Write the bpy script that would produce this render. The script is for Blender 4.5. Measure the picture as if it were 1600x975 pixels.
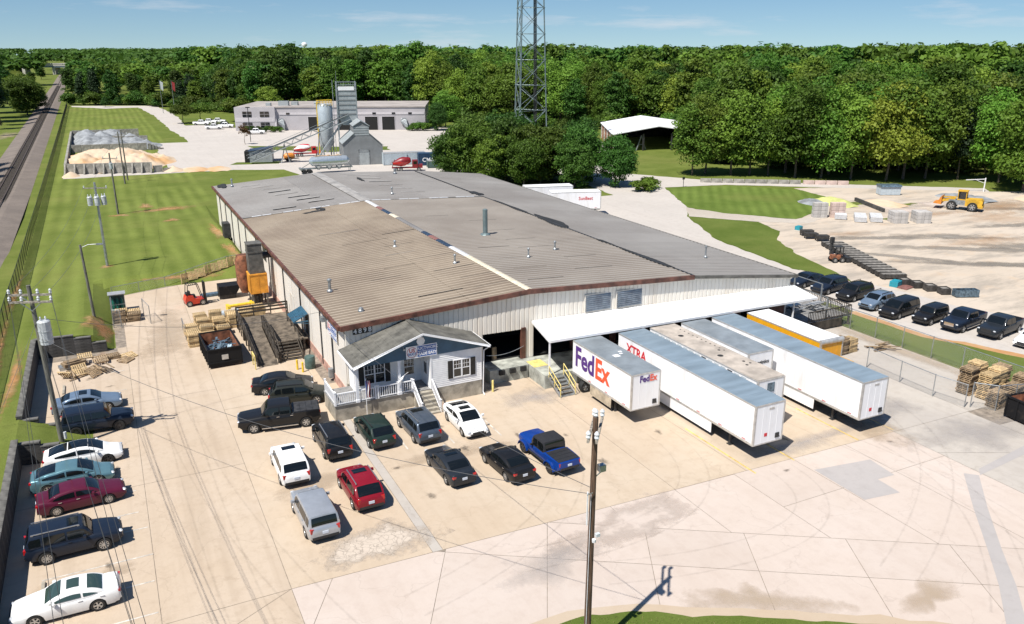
import bpy, bmesh, math, random
import numpy as np
from mathutils import Vector, Matrix, noise
R = math.radians
rng = random.Random(7)
sc = bpy.context.scene
for o in list(bpy.data.objects): bpy.data.objects.remove(o, do_unlink=True)
C = sc.collection

# ------------------------------------------------------------------ camera, sky, sun, exposure
cam_d = bpy.data.cameras.new('camera'); cam = bpy.data.objects.new('camera', cam_d); C.objects.link(cam)
cam.location = (-14.765, -59.67, 26.6)
cam.rotation_euler = (R(90 - 18.02), 0, R(-26.457))
cam_d.sensor_width = 36; cam_d.lens = 36 * 1265 / 1600
cam_d.clip_start = 0.5; cam_d.clip_end = 12000
sc.camera = cam
SUN_EL, SUN_AZ = R(58), R(24)            # shadows run from +X turned 24 degrees towards +Y
sun_dir = Vector((-math.cos(SUN_EL) * math.cos(SUN_AZ), -math.cos(SUN_EL) * math.sin(SUN_AZ), math.sin(SUN_EL)))
world = bpy.data.worlds.new('World'); sc.world = world; world.use_nodes = True
wn, wl = world.node_tree.nodes, world.node_tree.links
wn.clear()
sky = wn.new('ShaderNodeTexSky'); sky.sky_type = 'NISHITA'; sky.sun_disc = False
sky.sun_elevation = SUN_EL; sky.sun_rotation = math.atan2(sun_dir.x, sun_dir.y)
sky.altitude = 250; sky.air_density = 1.0; sky.dust_density = 0.2; sky.ozone_density = 2.4
bg = wn.new('ShaderNodeBackground'); bg.inputs[1].default_value = 0.072
wo = wn.new('ShaderNodeOutputWorld')
# thin fair-weather cloud streaks, spread over the whole sky
tc = wn.new('ShaderNodeTexCoord'); mp = wn.new('ShaderNodeMapping'); mp.inputs['Scale'].default_value = (2.2, 2.2, 17)
nz = wn.new('ShaderNodeTexNoise'); nz.inputs['Scale'].default_value = 1.9; nz.inputs['Detail'].default_value = 7; nz.inputs['Roughness'].default_value = 0.62
mr = wn.new('ShaderNodeMapRange'); mr.inputs[1].default_value = 0.54; mr.inputs[2].default_value = 0.78; mr.inputs[3].default_value = 0.0; mr.inputs[4].default_value = 0.75
mx = wn.new('ShaderNodeMix'); mx.data_type = 'RGBA'; mx.inputs[7].default_value = (7.4, 7.6, 8.0, 1)
sv = wn.new('ShaderNodeVectorMath'); sv.operation = 'ADD'; sv.inputs[1].default_value = (0, 0, 0.07); sn = wn.new('ShaderNodeVectorMath'); sn.operation = 'NORMALIZE'
wl.new(tc.outputs['Generated'], sv.inputs[0]); wl.new(sv.outputs[0], sn.inputs[0]); wl.new(sn.outputs[0], sky.inputs['Vector'])   # clear dry air: the whitish rim of the horizon is skipped
wl.new(tc.outputs['Generated'], mp.inputs['Vector']); wl.new(mp.outputs[0], nz.inputs['Vector']); wl.new(nz.outputs[0], mr.inputs[0])
wl.new(mr.outputs[0], mx.inputs[0]); hsv = wn.new('ShaderNodeHueSaturation'); hsv.inputs['Saturation'].default_value = 1.22; wl.new(sky.outputs[0], hsv.inputs['Color']); wl.new(hsv.outputs[0], mx.inputs[6]); wl.new(mx.outputs[2], bg.inputs[0]); wl.new(bg.outputs[0], wo.inputs[0])
sun_d = bpy.data.lights.new('sun', 'SUN'); sun_d.energy = 5.0; sun_d.angle = R(0.53); sun_d.color = (1.0, 0.955, 0.88)
sun = bpy.data.objects.new('sun', sun_d); C.objects.link(sun)
sun.rotation_euler = (-sun_dir).to_track_quat('-Z', 'Y').to_euler()
sc.view_settings.view_transform = 'Standard'; sc.view_settings.look = 'None'
sc.view_settings.gamma = 1; sc.view_settings.use_curve_mapping = False
sc.view_settings.exposure = 0.5

# ------------------------------------------------------------------ materials
M = {}
def nodes_of(name):
    m = bpy.data.materials.new(name); m.use_nodes = True
    return m, m.node_tree.nodes, m.node_tree.links, m.node_tree.nodes['Principled BSDF']
def lin(r, g, b):                         # 0-255 display value to a linear colour
    f = lambda c: (c / 255 / 12.92) if c / 255 <= 0.04045 else ((c / 255 + 0.055) / 1.055) ** 2.4
    return (f(r), f(g), f(b))
def mat(name, col, rough=0.6, metal=0.0, var=0.12, scale=3.0, bump=0.0, space='Object', col2=None, detail=5, rnd=0.0, lo=0.35, hi=0.65, coat=0.0, spec=None, stretch=None):
    m, n, l, b = nodes_of(name)
    b.inputs['Roughness'].default_value = rough; b.inputs['Metallic'].default_value = metal
    if coat: b.inputs['Coat Weight'].default_value = coat; b.inputs['Coat Roughness'].default_value = 0.04
    if spec is not None: b.inputs['Specular IOR Level'].default_value = spec
    c2 = col2 or tuple(max(0, c * (1 - 2 * var)) for c in col); c1 = col if col2 else tuple(c * (1 + var) for c in col)
    if var or col2:
        if space == 'World': src = n.new('ShaderNodeNewGeometry').outputs['Position']
        else: src = n.new('ShaderNodeTexCoord').outputs['Object']
        if stretch:
            mp = n.new('ShaderNodeMapping'); mp.inputs['Scale'].default_value = stretch; l.new(src, mp.inputs[0]); src = mp.outputs[0]
        t = n.new('ShaderNodeTexNoise'); t.inputs['Scale'].default_value = scale; t.inputs['Detail'].default_value = detail; t.inputs['Roughness'].default_value = 0.6
        l.new(src, t.inputs['Vector'])
        r = n.new('ShaderNodeMapRange'); r.inputs[1].default_value = lo; r.inputs[2].default_value = hi; l.new(t.outputs[0], r.inputs[0])
        x = n.new('ShaderNodeMix'); x.data_type = 'RGBA'; x.inputs[6].default_value = (*c1, 1); x.inputs[7].default_value = (*c2, 1)
        l.new(r.outputs[0], x.inputs[0]); out = x.outputs[2]
        if rnd:
            oi = n.new('ShaderNodeObjectInfo'); hs = n.new('ShaderNodeHueSaturation'); q = n.new('ShaderNodeMapRange')
            q.inputs[3].default_value = 1 - rnd; q.inputs[4].default_value = 1 + rnd; l.new(oi.outputs['Random'], q.inputs[0])
            l.new(q.outputs[0], hs.inputs['Value']); l.new(out, hs.inputs['Color']); out = hs.outputs[0]
        l.new(out, b.inputs['Base Color'])
        if bump:
            t2 = n.new('ShaderNodeTexNoise'); t2.inputs['Scale'].default_value = scale * 6; t2.inputs['Detail'].default_value = 4; l.new(src, t2.inputs['Vector'])
            bp = n.new('ShaderNodeBump'); bp.inputs['Strength'].default_value = bump; bp.inputs['Distance'].default_value = 0.03
            l.new(t2.outputs[0], bp.inputs['Height']); l.new(bp.outputs[0], b.inputs['Normal'])
    else: b.inputs['Base Color'].default_value = (*col, 1)
    M[name] = m; return m
def mixn(n, l, fac, a, b_, blend='MIX'):
    x = n.new('ShaderNodeMix'); x.data_type = 'RGBA'; x.blend_type = blend
    for s, v in ((0, fac), (6, a), (7, b_)):
        if isinstance(v, (int, float)): x.inputs[s].default_value = v
        elif isinstance(v, tuple): x.inputs[s].default_value = (*v, 1)
        else: l.new(v, x.inputs[s])
    return x.outputs[2]
def noi(n, l, src, scale, detail=5, rough=0.6, lo=0.35, hi=0.65, stretch=None, rot=0):
    if stretch or rot:
        mp = n.new('ShaderNodeMapping'); mp.inputs['Scale'].default_value = stretch or (1, 1, 1); mp.inputs['Rotation'].default_value = (0, 0, rot); l.new(src, mp.inputs[0]); src = mp.outputs[0]
    t = n.new('ShaderNodeTexNoise'); t.inputs['Scale'].default_value = scale; t.inputs['Detail'].default_value = detail; t.inputs['Roughness'].default_value = rough; l.new(src, t.inputs['Vector'])
    r = n.new('ShaderNodeMapRange'); r.inputs[1].default_value = lo; r.inputs[2].default_value = hi; l.new(t.outputs[0], r.inputs[0])
    return r.outputs[0]
def mth(n, l, op, a, b_=0.0, clamp=False):
    x = n.new('ShaderNodeMath'); x.operation = op; x.use_clamp = clamp
    for i, v in ((0, a), (1, b_)):
        if isinstance(v, (int, float)): x.inputs[i].default_value = v
        else: l.new(v, x.inputs[i])
    return x.outputs[0]
def ground_mat(name, base, stain, dark, crack=0.0, rnd=0.06, s1=0.12, s2=1.3, tracks=0.0, rough=0.85):
    m, n, l, b = nodes_of(name)
    P = n.new('ShaderNodeNewGeometry').outputs['Position']
    c = mixn(n, l, noi(n, l, P, s1, 6, 0.62, 0.38, 0.66), base, stain)
    c = mixn(n, l, mth(n, l, 'MULTIPLY', noi(n, l, P, s2, 6, 0.7, 0.48, 0.8), 0.55), c, dark)
    c = mixn(n, l, mth(n, l, 'MULTIPLY', noi(n, l, P, 14, 4, 0.7, 0.4, 0.7), 0.10), c, dark)
    if tracks:
        c = mixn(n, l, mth(n, l, 'MULTIPLY', noi(n, l, P, 0.9, 3, 0.6, 0.5, 0.75, (1.0, 0.05, 1)), tracks), c, dark)
        c = mixn(n, l, mth(n, l, 'MULTIPLY', noi(n, l, P, 0.55, 5, 0.75, 0.6, 0.68), tracks * 0.8), c, dark)      # drips and oil spots
    if tracks:
        v = n.new('ShaderNodeTexVoronoi'); v.feature = 'DISTANCE_TO_EDGE'; v.inputs['Scale'].default_value = 0.11
        w = n.new('ShaderNodeTexNoise'); w.inputs['Scale'].default_value = 0.5; w.inputs['Detail'].default_value = 7; l.new(P, w.inputs['Vector'])
        sc_ = n.new('ShaderNodeVectorMath'); sc_.operation = 'SCALE'; sc_.inputs[3].default_value = 3.0; l.new(w.outputs[1], sc_.inputs[0])
        ad = n.new('ShaderNodeVectorMath'); ad.operation = 'ADD'; l.new(P, ad.inputs[0]); l.new(sc_.outputs[0], ad.inputs[1]); l.new(ad.outputs[0], v.inputs['Vector'])
        cr = n.new('ShaderNodeMapRange'); cr.inputs[1].default_value = 0.0; cr.inputs[2].default_value = 0.005; cr.inputs[3].default_value = 0.2; cr.inputs[4].default_value = 0; l.new(v.outputs[0], cr.inputs[0])
        c = mixn(n, l, cr.outputs[0], c, tuple(x * 0.6 for x in dark))
    if crack:
        v = n.new('ShaderNodeTexVoronoi'); v.feature = 'DISTANCE_TO_EDGE'; v.inputs['Scale'].default_value = 2.6
        w = n.new('ShaderNodeTexNoise'); w.inputs['Scale'].default_value = 1.2; w.inputs['Detail'].default_value = 5; l.new(P, w.inputs['Vector'])
        ad = n.new('ShaderNodeVectorMath'); ad.operation = 'ADD'; l.new(P, ad.inputs[0]); l.new(w.outputs[1], ad.inputs[1]); l.new(ad.outputs[0], v.inputs['Vector'])
        cr = n.new('ShaderNodeMapRange'); cr.inputs[1].default_value = 0.0; cr.inputs[2].default_value = 0.07; cr.inputs[3].default_value = crack; cr.inputs[4].default_value = 0; l.new(v.outputs[0], cr.inputs[0])
        c = mixn(n, l, cr.outputs[0], c, tuple(x * 0.35 for x in dark))
    if rnd:
        oi = n.new('ShaderNodeObjectInfo'); hs = n.new('ShaderNodeHueSaturation'); q = n.new('ShaderNodeMapRange')
        q.inputs[3].default_value = 1 - rnd; q.inputs[4].default_value = 1 + rnd; l.new(oi.outputs['Random'], q.inputs[0]); l.new(q.outputs[0], hs.inputs['Value']); l.new(c, hs.inputs['Color']); c = hs.outputs[0]
    l.new(c, b.inputs['Base Color']); b.inputs['Roughness'].default_value = rough; b.inputs['Specular IOR Level'].default_value = 0.25
    bp = n.new('ShaderNodeBump'); bp.inputs['Strength'].default_value = 0.25; bp.inputs['Distance'].default_value = 0.02
    t = n.new('ShaderNodeTexNoise'); t.inputs['Scale'].default_value = 6; t.inputs['Detail'].default_value = 6; l.new(P, t.inputs['Vector']); l.new(t.outputs[0], bp.inputs['Height']); l.new(bp.outputs[0], b.inputs['Normal'])
    M[name] = m
def grass_mat(name, stripes, ang=0.0, c1=(0.102, 0.134, 0.024), c2=(0.150, 0.180, 0.041)):
    m, n, l, b = nodes_of(name)
    P = n.new('ShaderNodeNewGeometry').outputs['Position']
    c = mixn(n, l, noi(n, l, P, 0.16, 6, 0.65, 0.36, 0.66), c1, c2)
    if stripes:
        mp = n.new('ShaderNodeMapping'); mp.inputs['Rotation'].default_value = (0, 0, ang); l.new(P, mp.inputs[0])
        w = n.new('ShaderNodeTexWave'); w.inputs['Scale'].default_value = stripes; w.inputs['Distortion'].default_value = 2.2; w.inputs['Detail'].default_value = 3; w.inputs['Detail Scale'].default_value = 0.12; l.new(mp.outputs[0], w.inputs['Vector'])
        c = mixn(n, l, mth(n, l, 'MULTIPLY', mth(n, l, 'MULTIPLY', w.outputs['Fac'], noi(n, l, P, 0.07, 4, 0.6, 0.3, 0.6)), 0.6), c, tuple(x * 1.45 for x in c2))
    c = mixn(n, l, mth(n, l, 'MULTIPLY', noi(n, l, P, 2.2, 6, 0.75, 0.45, 0.75), 0.3), c, tuple(x * 0.55 for x in c1))
    c = mixn(n, l, mth(n, l, 'MULTIPLY', noi(n, l, P, 0.05, 4, 0.6, 0.52, 0.75), 0.5), c, (0.20, 0.19, 0.06))
    c = mixn(n, l, mth(n, l, 'MULTIPLY', noi(n, l, P, 11, 4, 0.7, 0.4, 0.7), 0.35), c, tuple(x * 0.5 for x in c1))
    l.new(c, b.inputs['Base Color']); b.inputs['Roughness'].default_value = 0.9; b.inputs['Specular IOR Level'].default_value = 0.1
    bp = n.new('ShaderNodeBump'); bp.inputs['Strength'].default_value = 0.5; bp.inputs['Distance'].default_value = 0.06
    t = n.new('ShaderNodeTexNoise'); t.inputs['Scale'].default_value = 9; t.inputs['Detail'].default_value = 5; l.new(P, t.inputs['Vector']); l.new(t.outputs[0], bp.inputs['Height']); l.new(bp.outputs[0], b.inputs['Normal'])
    M[name] = m
def leaf_mat(name, c1, c2, rnd=0.34):
    m, n, l, b = nodes_of(name)
    g = n.new('ShaderNodeNewGeometry'); oi = n.new('ShaderNodeObjectInfo')
    c = mixn(n, l, noi(n, l, g.outputs['Position'], 0.5, 4, 0.6, 0.36, 0.64), c1, c2)
    c = mixn(n, l, mth(n, l, 'MULTIPLY', g.outputs['Random Per Island'], 0.4), c, tuple(x * 1.5 for x in c2))
    hs = n.new('ShaderNodeHueSaturation'); q = n.new('ShaderNodeMapRange'); q.inputs[3].default_value = 1 - rnd; q.inputs[4].default_value = 1 + rnd * 1.2
    l.new(oi.outputs['Random'], q.inputs[0]); l.new(q.outputs[0], hs.inputs['Value']); l.new(c, hs.inputs['Color'])
    q2 = n.new('ShaderNodeMapRange'); q2.inputs[3].default_value = 0.475; q2.inputs[4].default_value = 0.525
    l.new(mth(n, l, 'FRACT', mth(n, l, 'MULTIPLY', oi.outputs['Random'], 7.31)), q2.inputs[0]); l.new(q2.outputs[0], hs.inputs['Hue'])
    l.new(hs.outputs[0], b.inputs['Base Color']); b.inputs['Roughness'].default_value = 0.6; b.inputs['Specular IOR Level'].default_value = 0.25
    tr = n.new('ShaderNodeBsdfTranslucent'); l.new(hs.outputs[0], tr.inputs[0])
    ms = n.new('ShaderNodeMixShader'); ms.inputs[0].default_value = 0.34; l.new(b.outputs[0], ms.inputs[1]); l.new(tr.outputs[0], ms.inputs[2])
    l.new(ms.outputs[0], n['Material Output'].inputs[0]); M[name] = m
def paint(name, col, rough=0.5, metal=0.0, coat=0.5):
    return mat(name, col, rough=rough, metal=metal, var=0.05, scale=1.5, coat=coat, spec=0.15)

ground_mat('concrete', (0.445, 0.355, 0.265), (0.48, 0.395, 0.31), (0.33, 0.255, 0.185), tracks=0.5, rnd=0.02)
ground_mat('concrete_pale', (0.475, 0.40, 0.345), (0.505, 0.435, 0.385), (0.40, 0.325, 0.275), tracks=0.3, rnd=0.03)
ground_mat('concrete_tan', (0.455, 0.362, 0.268), (0.485, 0.402, 0.312), (0.36, 0.28, 0.20), tracks=0.4, rnd=0.02)
ground_mat('concrete_cracked', (0.496, 0.424, 0.352), (0.528, 0.456, 0.376), (0.360, 0.296, 0.240), crack=0.55, rnd=0)
ground_mat('concrete_grey', (0.400, 0.364, 0.328), (0.448, 0.408, 0.360), (0.304, 0.264, 0.224), tracks=0.3, rnd=0.02)
ground_mat('asphalt_patch', (0.352, 0.328, 0.316), (0.392, 0.360, 0.344), (0.288, 0.264, 0.248), rnd=0)
ground_mat('road_pale', (0.440, 0.404, 0.368), (0.480, 0.440, 0.400), (0.336, 0.296, 0.264), tracks=0.25, rnd=0)
ground_mat('gravel', (0.400, 0.352, 0.296), (0.464, 0.416, 0.360), (0.264, 0.232, 0.192), s1=0.05, rnd=0)
ground_mat('ballast', (0.165, 0.138, 0.118), (0.21, 0.175, 0.148), (0.065, 0.052, 0.044), s1=0.25, s2=3.5, rnd=0)
ground_mat('dirt', (0.400, 0.200, 0.080), (0.448, 0.288, 0.152), (0.304, 0.176, 0.088), s1=0.5, rnd=0)
ground_mat('stain', (0.415, 0.325, 0.235), (0.44, 0.36, 0.275), (0.37, 0.285, 0.20), rnd=0)
def soften(name, src, lo=0.28, hi=0.52, ns=0.9, top=1.0):
    m = M[src].copy(); m.name = name; n, l = m.node_tree.nodes, m.node_tree.links; b = n['Principled BSDF']
    at = n.new('ShaderNodeAttribute'); at.attribute_name = 'fade'; P = n.new('ShaderNodeNewGeometry').outputs['Position']
    t = n.new('ShaderNodeTexNoise'); t.inputs['Scale'].default_value = ns; t.inputs['Detail'].default_value = 7; t.inputs['Roughness'].default_value = 0.65; l.new(P, t.inputs['Vector'])
    x = mth(n, l, 'ADD', mth(n, l, 'MULTIPLY', at.outputs['Fac'], 0.75), mth(n, l, 'MULTIPLY', mth(n, l, 'SUBTRACT', t.outputs[0], 0.5), 1.1))
    r = n.new('ShaderNodeMapRange'); r.inputs[1].default_value = lo; r.inputs[2].default_value = hi; r.inputs[4].default_value = top; l.new(x, r.inputs[0]); l.new(r.outputs[0], b.inputs['Alpha']); M[name] = m
soften('soft_dirt', 'dirt', 0.15, 0.75, 1.4, 0.9); soften('soft_stain', 'stain', 0.15, 0.7, 0.6, 0.65); soften('soft_dirt_thin', 'dirt', 0.15, 0.9, 0.4, 0.4); soften('soft_cracked', 'concrete_cracked', 0.05, 0.45); soften('soft_grey', 'asphalt_patch', 0.2, 0.8, 0.5, 0.55); soften('soft_pale', 'concrete_pale', 0.2, 0.6, 0.5)
grass_mat('grass', 0.0); grass_mat('lawn', 0.135); grass_mat('lawn_diag', 0.16, R(38), (0.086, 0.130, 0.022), (0.125, 0.170, 0.036)); grass_mat('lawn_fence', 0.0, 0, (0.084, 0.120, 0.021), (0.120, 0.155, 0.034))
ground_mat('churned', (0.235, 0.21, 0.18), (0.28, 0.25, 0.215), (0.16, 0.14, 0.12), rnd=0); soften('soft_churned', 'churned', 0.1, 0.75, 0.35)
leaf_mat('leaf_yellow', (0.14, 0.20, 0.02), (0.20, 0.26, 0.032), 0.15)
ground_mat('oil', (0.10, 0.085, 0.07), (0.13, 0.11, 0.09), (0.07, 0.06, 0.05), rnd=0); soften('soft_oil', 'oil', 0.2, 0.8, 3.0, 0.6); soften('tyre_mark', 'oil', 0.25, 0.95, 1.6, 0.17)
soften('soft_grass', 'grass', 0.2, 0.5)
# gravel storage yard: pale stone with grey wheel-churned bands
m, n, l, b = nodes_of('yard'); P = n.new('ShaderNodeNewGeometry').outputs['Position']
c = mixn(n, l, noi(n, l, P, 0.07, 5), (0.50, 0.425, 0.345), (0.455, 0.38, 0.30))
c = mixn(n, l, mth(n, l, 'MULTIPLY', noi(n, l, P, 0.26, 8, 0.72, 0.47, 0.62, (0.36, 1.3, 1), R(-58)), 0.62), c, (0.22, 0.195, 0.165))
c = mixn(n, l, mth(n, l, 'MULTIPLY', noi(n, l, P, 0.3, 6, 0.65, 0.56, 0.74, (1, 1, 1), 2.0), 0.5), c, (0.52, 0.36, 0.22))
c = mixn(n, l, mth(n, l, 'MULTIPLY', noi(n, l, P, 3, 6, 0.7, 0.4, 0.7), 0.25), c, (0.40, 0.35, 0.29))
l.new(c, b.inputs['Base Color']); b.inputs['Roughness'].default_value = 0.95; M['yard'] = m
leaf_mat('leaf_dark', (0.032, 0.072, 0.010), (0.058, 0.118, 0.017)); leaf_mat('leaf_mid', (0.058, 0.110, 0.012), (0.095, 0.165, 0.020))
leaf_mat('leaf_light', (0.10, 0.185, 0.020), (0.155, 0.25, 0.032)); leaf_mat('leaf_evergreen', (0.015, 0.035, 0.013), (0.026, 0.053, 0.018)); leaf_mat('leaf_red', (0.10, 0.05, 0.025), (0.14, 0.07, 0.03))
mat('bark', (0.13, 0.10, 0.075), 0.9, scale=4, var=0.3, bump=0.6)
mat('pole_wood', (0.115, 0.068, 0.042), 0.85, scale=3, var=0.3, bump=0.4, stretch=(6, 6, 0.4)); mat('pole_grey', (0.16, 0.155, 0.13), 0.85, scale=3, var=0.3, bump=0.4, stretch=(6, 6, 0.4))
mat('crossarm_wood', (0.30, 0.27, 0.23), 0.85, scale=6, var=0.3)
mat('galv', (0.42, 0.44, 0.45), 0.45, 0.75, scale=2, var=0.15); mat('steel_grey', (0.30, 0.32, 0.33), 0.5, 0.4, scale=2, var=0.15); mat('steel_dark', (0.05, 0.05, 0.052), 0.55, 0.3, scale=3, var=0.25)
mat('tower_steel', (0.19, 0.245, 0.25), 0.5, 0.5, scale=1, var=0.15); mat('wire', (0.16, 0.16, 0.165), 0.5, 0.6, var=0); mat('wire_dark', (0.035, 0.035, 0.035), 0.6, var=0)
mat('insulator', (0.62, 0.64, 0.66), 0.25, var=0.1); mat('transformer', (0.47, 0.49, 0.50), 0.4, var=0.12, scale=2)
mat('black_metal', (0.014, 0.014, 0.015), 0.5, var=0.3, scale=2); mat('black_steel_worn', (0.010, 0.010, 0.011), 0.6, var=0, col2=(0.045, 0.036, 0.03), scale=1.4, lo=0.58, hi=0.8, spec=0.2)
mat('rust', (0.26, 0.10, 0.05), 0.85, var=0.35, scale=1.6); mat('brown_trim', (0.145, 0.058, 0.04), 0.55, var=0.3, scale=1.2)
mat('roof_tan', (0.237, 0.193, 0.145), 0.62, 0.0, var=0, col2=(0.163, 0.127, 0.095), scale=0.14, space='World', rnd=0.07, lo=0.38, hi=0.62, spec=0.35)
mat('roof_grey_tan', (0.237, 0.210, 0.181), 0.62, 0.0, var=0, col2=(0.183, 0.157, 0.133), scale=0.12, space='World', rnd=0.06, spec=0.35)
mat('roof_grey', (0.228, 0.219, 0.210), 0.6, 0.0, var=0, col2=(0.172, 0.160, 0.151), scale=0.11, space='World', rnd=0.06, spec=0.35)
mat('roof_grey_dark', (0.207, 0.199, 0.193), 0.6, 0.0, var=0, col2=(0.154, 0.145, 0.139), scale=0.11, space='World', rnd=0.06, spec=0.35)
mat('rib_tan', (0.437, 0.366, 0.285), 0.6, var=0, col2=(0.323, 0.261, 0.199), scale=0.2, space='World', spec=0.35); mat('rib_grey', (0.380, 0.351, 0.318), 0.6, var=0, col2=(0.314, 0.285, 0.257), scale=0.2, space='World', spec=0.35)
mat('roof_bare', (0.348, 0.327, 0.300), 0.55, 0.1, var=0.18, scale=0.6); mat('tar', (0.022, 0.022, 0.022), 0.8, var=0.2, scale=2)
mat('cap_cream', (0.62, 0.55, 0.42), 0.6, var=0.12); mat('cap_white', (0.576, 0.576, 0.584), 0.5, var=0.08); mat('cap_red', (0.22, 0.10, 0.085), 0.6, var=0.15); mat('cap_blue', (0.03, 0.05, 0.085), 0.5, var=0.2)
mat('wall_white', (0.69, 0.645, 0.575), 0.55, var=0, col2=(0.55, 0.47, 0.375), scale=0.6, space='World', lo=0.5, hi=0.85, rnd=0.035, stretch=(1, 1, 0.22)); mat('wall_white_side', (0.72, 0.67, 0.60), 0.6, var=0, col2=(0.64, 0.56, 0.47), scale=0.35, space='World', lo=0.48, hi=0.85, rnd=0.02, stretch=(1, 1, 0.25))
mat('block_pink', (0.50, 0.30, 0.24), 0.85, var=0.2, scale=2); mat('block_grey', (0.295, 0.279, 0.246), 0.9, var=0.2, scale=1.4, bump=0.3, rnd=0.12); mat('block_dark', (0.068, 0.065, 0.062), 0.9, var=0.3, scale=1.1, bump=0.3, rnd=0.15)
mat('foundation', (0.353, 0.320, 0.262), 0.85, var=0.22, scale=1.2, bump=0.2); mat('dock_concrete', (0.36, 0.37, 0.33), 0.85, var=0.25, scale=1.1, bump=0.2)
mat('white_paint', (0.78, 0.78, 0.79), 0.4, var=0.04, scale=1.0); mat('white_vinyl', (0.80, 0.79, 0.775), 0.5, var=0.05, scale=1.5); mat('white_roof', (0.82, 0.82, 0.82), 0.5, var=0.03, scale=0.4)
mat('trailer_white', (0.80, 0.80, 0.81), 0.4, var=0, col2=(0.60, 0.575, 0.54), scale=1.1, lo=0.52, hi=0.85, coat=0.15, stretch=(1, 1, 0.25)); mat('trailer_roof_blue', (0.285, 0.36, 0.415), 0.42, 0.35, var=0.1, scale=0.5, stretch=(0.5, 2, 1)); mat('trailer_roof_grey', (0.31, 0.345, 0.365), 0.42, 0.35, var=0.12, scale=0.6); mat('trailer_roof_tan', (0.43, 0.375, 0.32), 0.7, var=0.15, scale=0.8); mat('trailer_rail', (0.55, 0.54, 0.52), 0.4, 0.5, var=0.1)
mat('trailer_dusty', (0.45, 0.38, 0.28), 0.75, var=0.18, scale=1.5); mat('yellow_truck', (0.681, 0.344, 0.010), 0.35, var=0.05, coat=0.4); mat('logo_purple', (0.075, 0.02, 0.19), 0.4, var=0); mat('logo_orange', (0.80, 0.09, 0.03), 0.4, var=0); mat('logo_red', (0.55, 0.02, 0.03), 0.4, var=0); mat('ink_black', (0.02, 0.02, 0.022), 0.5, var=0); mat('ink_white', (0.8, 0.8, 0.8), 0.5, var=0)
mat('house_blue', (0.045, 0.105, 0.165), 0.6, var=0.12, scale=1.0); mat('shingle', (0.127, 0.121, 0.104), 0.9, var=0.22, scale=1.2, bump=0.4, rnd=0.10); mat('deck_grey', (0.23, 0.225, 0.22), 0.8, var=0.15); mat('awning_blue', (0.035, 0.105, 0.165), 0.5, var=0.1); mat('sign_blue', (0.03, 0.10, 0.33), 0.45, var=0); mat('sign_red', (0.48, 0.06, 0.06), 0.45, var=0)
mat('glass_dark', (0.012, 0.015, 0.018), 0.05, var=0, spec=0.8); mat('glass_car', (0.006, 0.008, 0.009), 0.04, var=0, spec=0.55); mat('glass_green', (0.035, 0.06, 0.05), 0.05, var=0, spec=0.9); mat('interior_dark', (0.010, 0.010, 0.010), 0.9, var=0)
mat('rubber', (0.018, 0.018, 0.018), 0.85, var=0.15); mat('alloy', (0.50, 0.51, 0.52), 0.3, 0.8, var=0.05); mat('alloy_dark', (0.06, 0.06, 0.065), 0.35, 0.6, var=0.05); mat('plastic_black', (0.02, 0.02, 0.022), 0.6, var=0.1); mat('lamp_red', (0.42, 0.012, 0.012), 0.15, var=0, coat=0.6); mat('lamp_clear', (0.62, 0.64, 0.66), 0.12, 0.3, var=0, coat=0.6); mat('lamp_orange', (0.75, 0.22, 0.02), 0.2, var=0); mat('plate', (0.55, 0.6, 0.68), 0.5, var=0); mat('chrome', (0.62, 0.62, 0.63), 0.15, 0.95, var=0)
mat('pallet_new', (0.541, 0.394, 0.209), 0.8, var=0.2, scale=2.5, rnd=0.22, stretch=(1, 4, 1)); mat('pallet_old', (0.328, 0.234, 0.139), 0.85, var=0.28, scale=2.5, rnd=0.25, stretch=(1, 4, 1)); mat('ramp_dark', (0.062, 0.05, 0.038), 0.75, var=0.3, scale=2); mat('ramp_floor', (0.135, 0.108, 0.08), 0.85, var=0.3, scale=1.8)
mat('yellow_safety', (0.74, 0.50, 0.035), 0.5, var=0.12, scale=3); mat('yellow_faded', (0.72, 0.58, 0.20), 0.6, var=0.15, scale=3); mat('hopper_orange', (0.68, 0.29, 0.03), 0.55, var=0.15, scale=1.4); mat('hopper_hood', (0.115, 0.108, 0.095), 0.7, var=0.25, scale=1.5); mat('forklift_red', (0.58, 0.045, 0.02), 0.35, var=0.08); mat('steel_blue', (0.13, 0.19, 0.24), 0.4, 0.4, var=0.3, scale=4); mat('green_tank', (0.015, 0.14, 0.10), 0.4, var=0.1)
mat('sand', (0.54, 0.42, 0.30), 0.95, var=0, col2=(0.50, 0.29, 0.13), scale=0.10, space='World', lo=0.48, hi=0.66, bump=0.5); mat('stone_grey', (0.254, 0.267, 0.279), 0.95, var=0.2, scale=0.6, space='World', bump=0.4); mat('sulfur', (0.467, 0.483, 0.171), 0.95, var=0.1, scale=0.6)
mat('far_wall', (0.398, 0.377, 0.389), 0.7, var=0.04, scale=0.3); mat('far_wall_light', (0.508, 0.480, 0.492), 0.7, var=0.04); mat('far_roof', (0.344, 0.307, 0.283), 0.8, var=0.12, scale=0.2); mat('plant_grey', (0.19, 0.20, 0.205), 0.6, var=0.08, scale=0.5); mat('plant_light', (0.353, 0.381, 0.389), 0.5, 0.2, var=0.08, scale=0.7); mat('silo', (0.410, 0.459, 0.492), 0.4, 0.2, var=0.08, scale=0.6)
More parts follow.
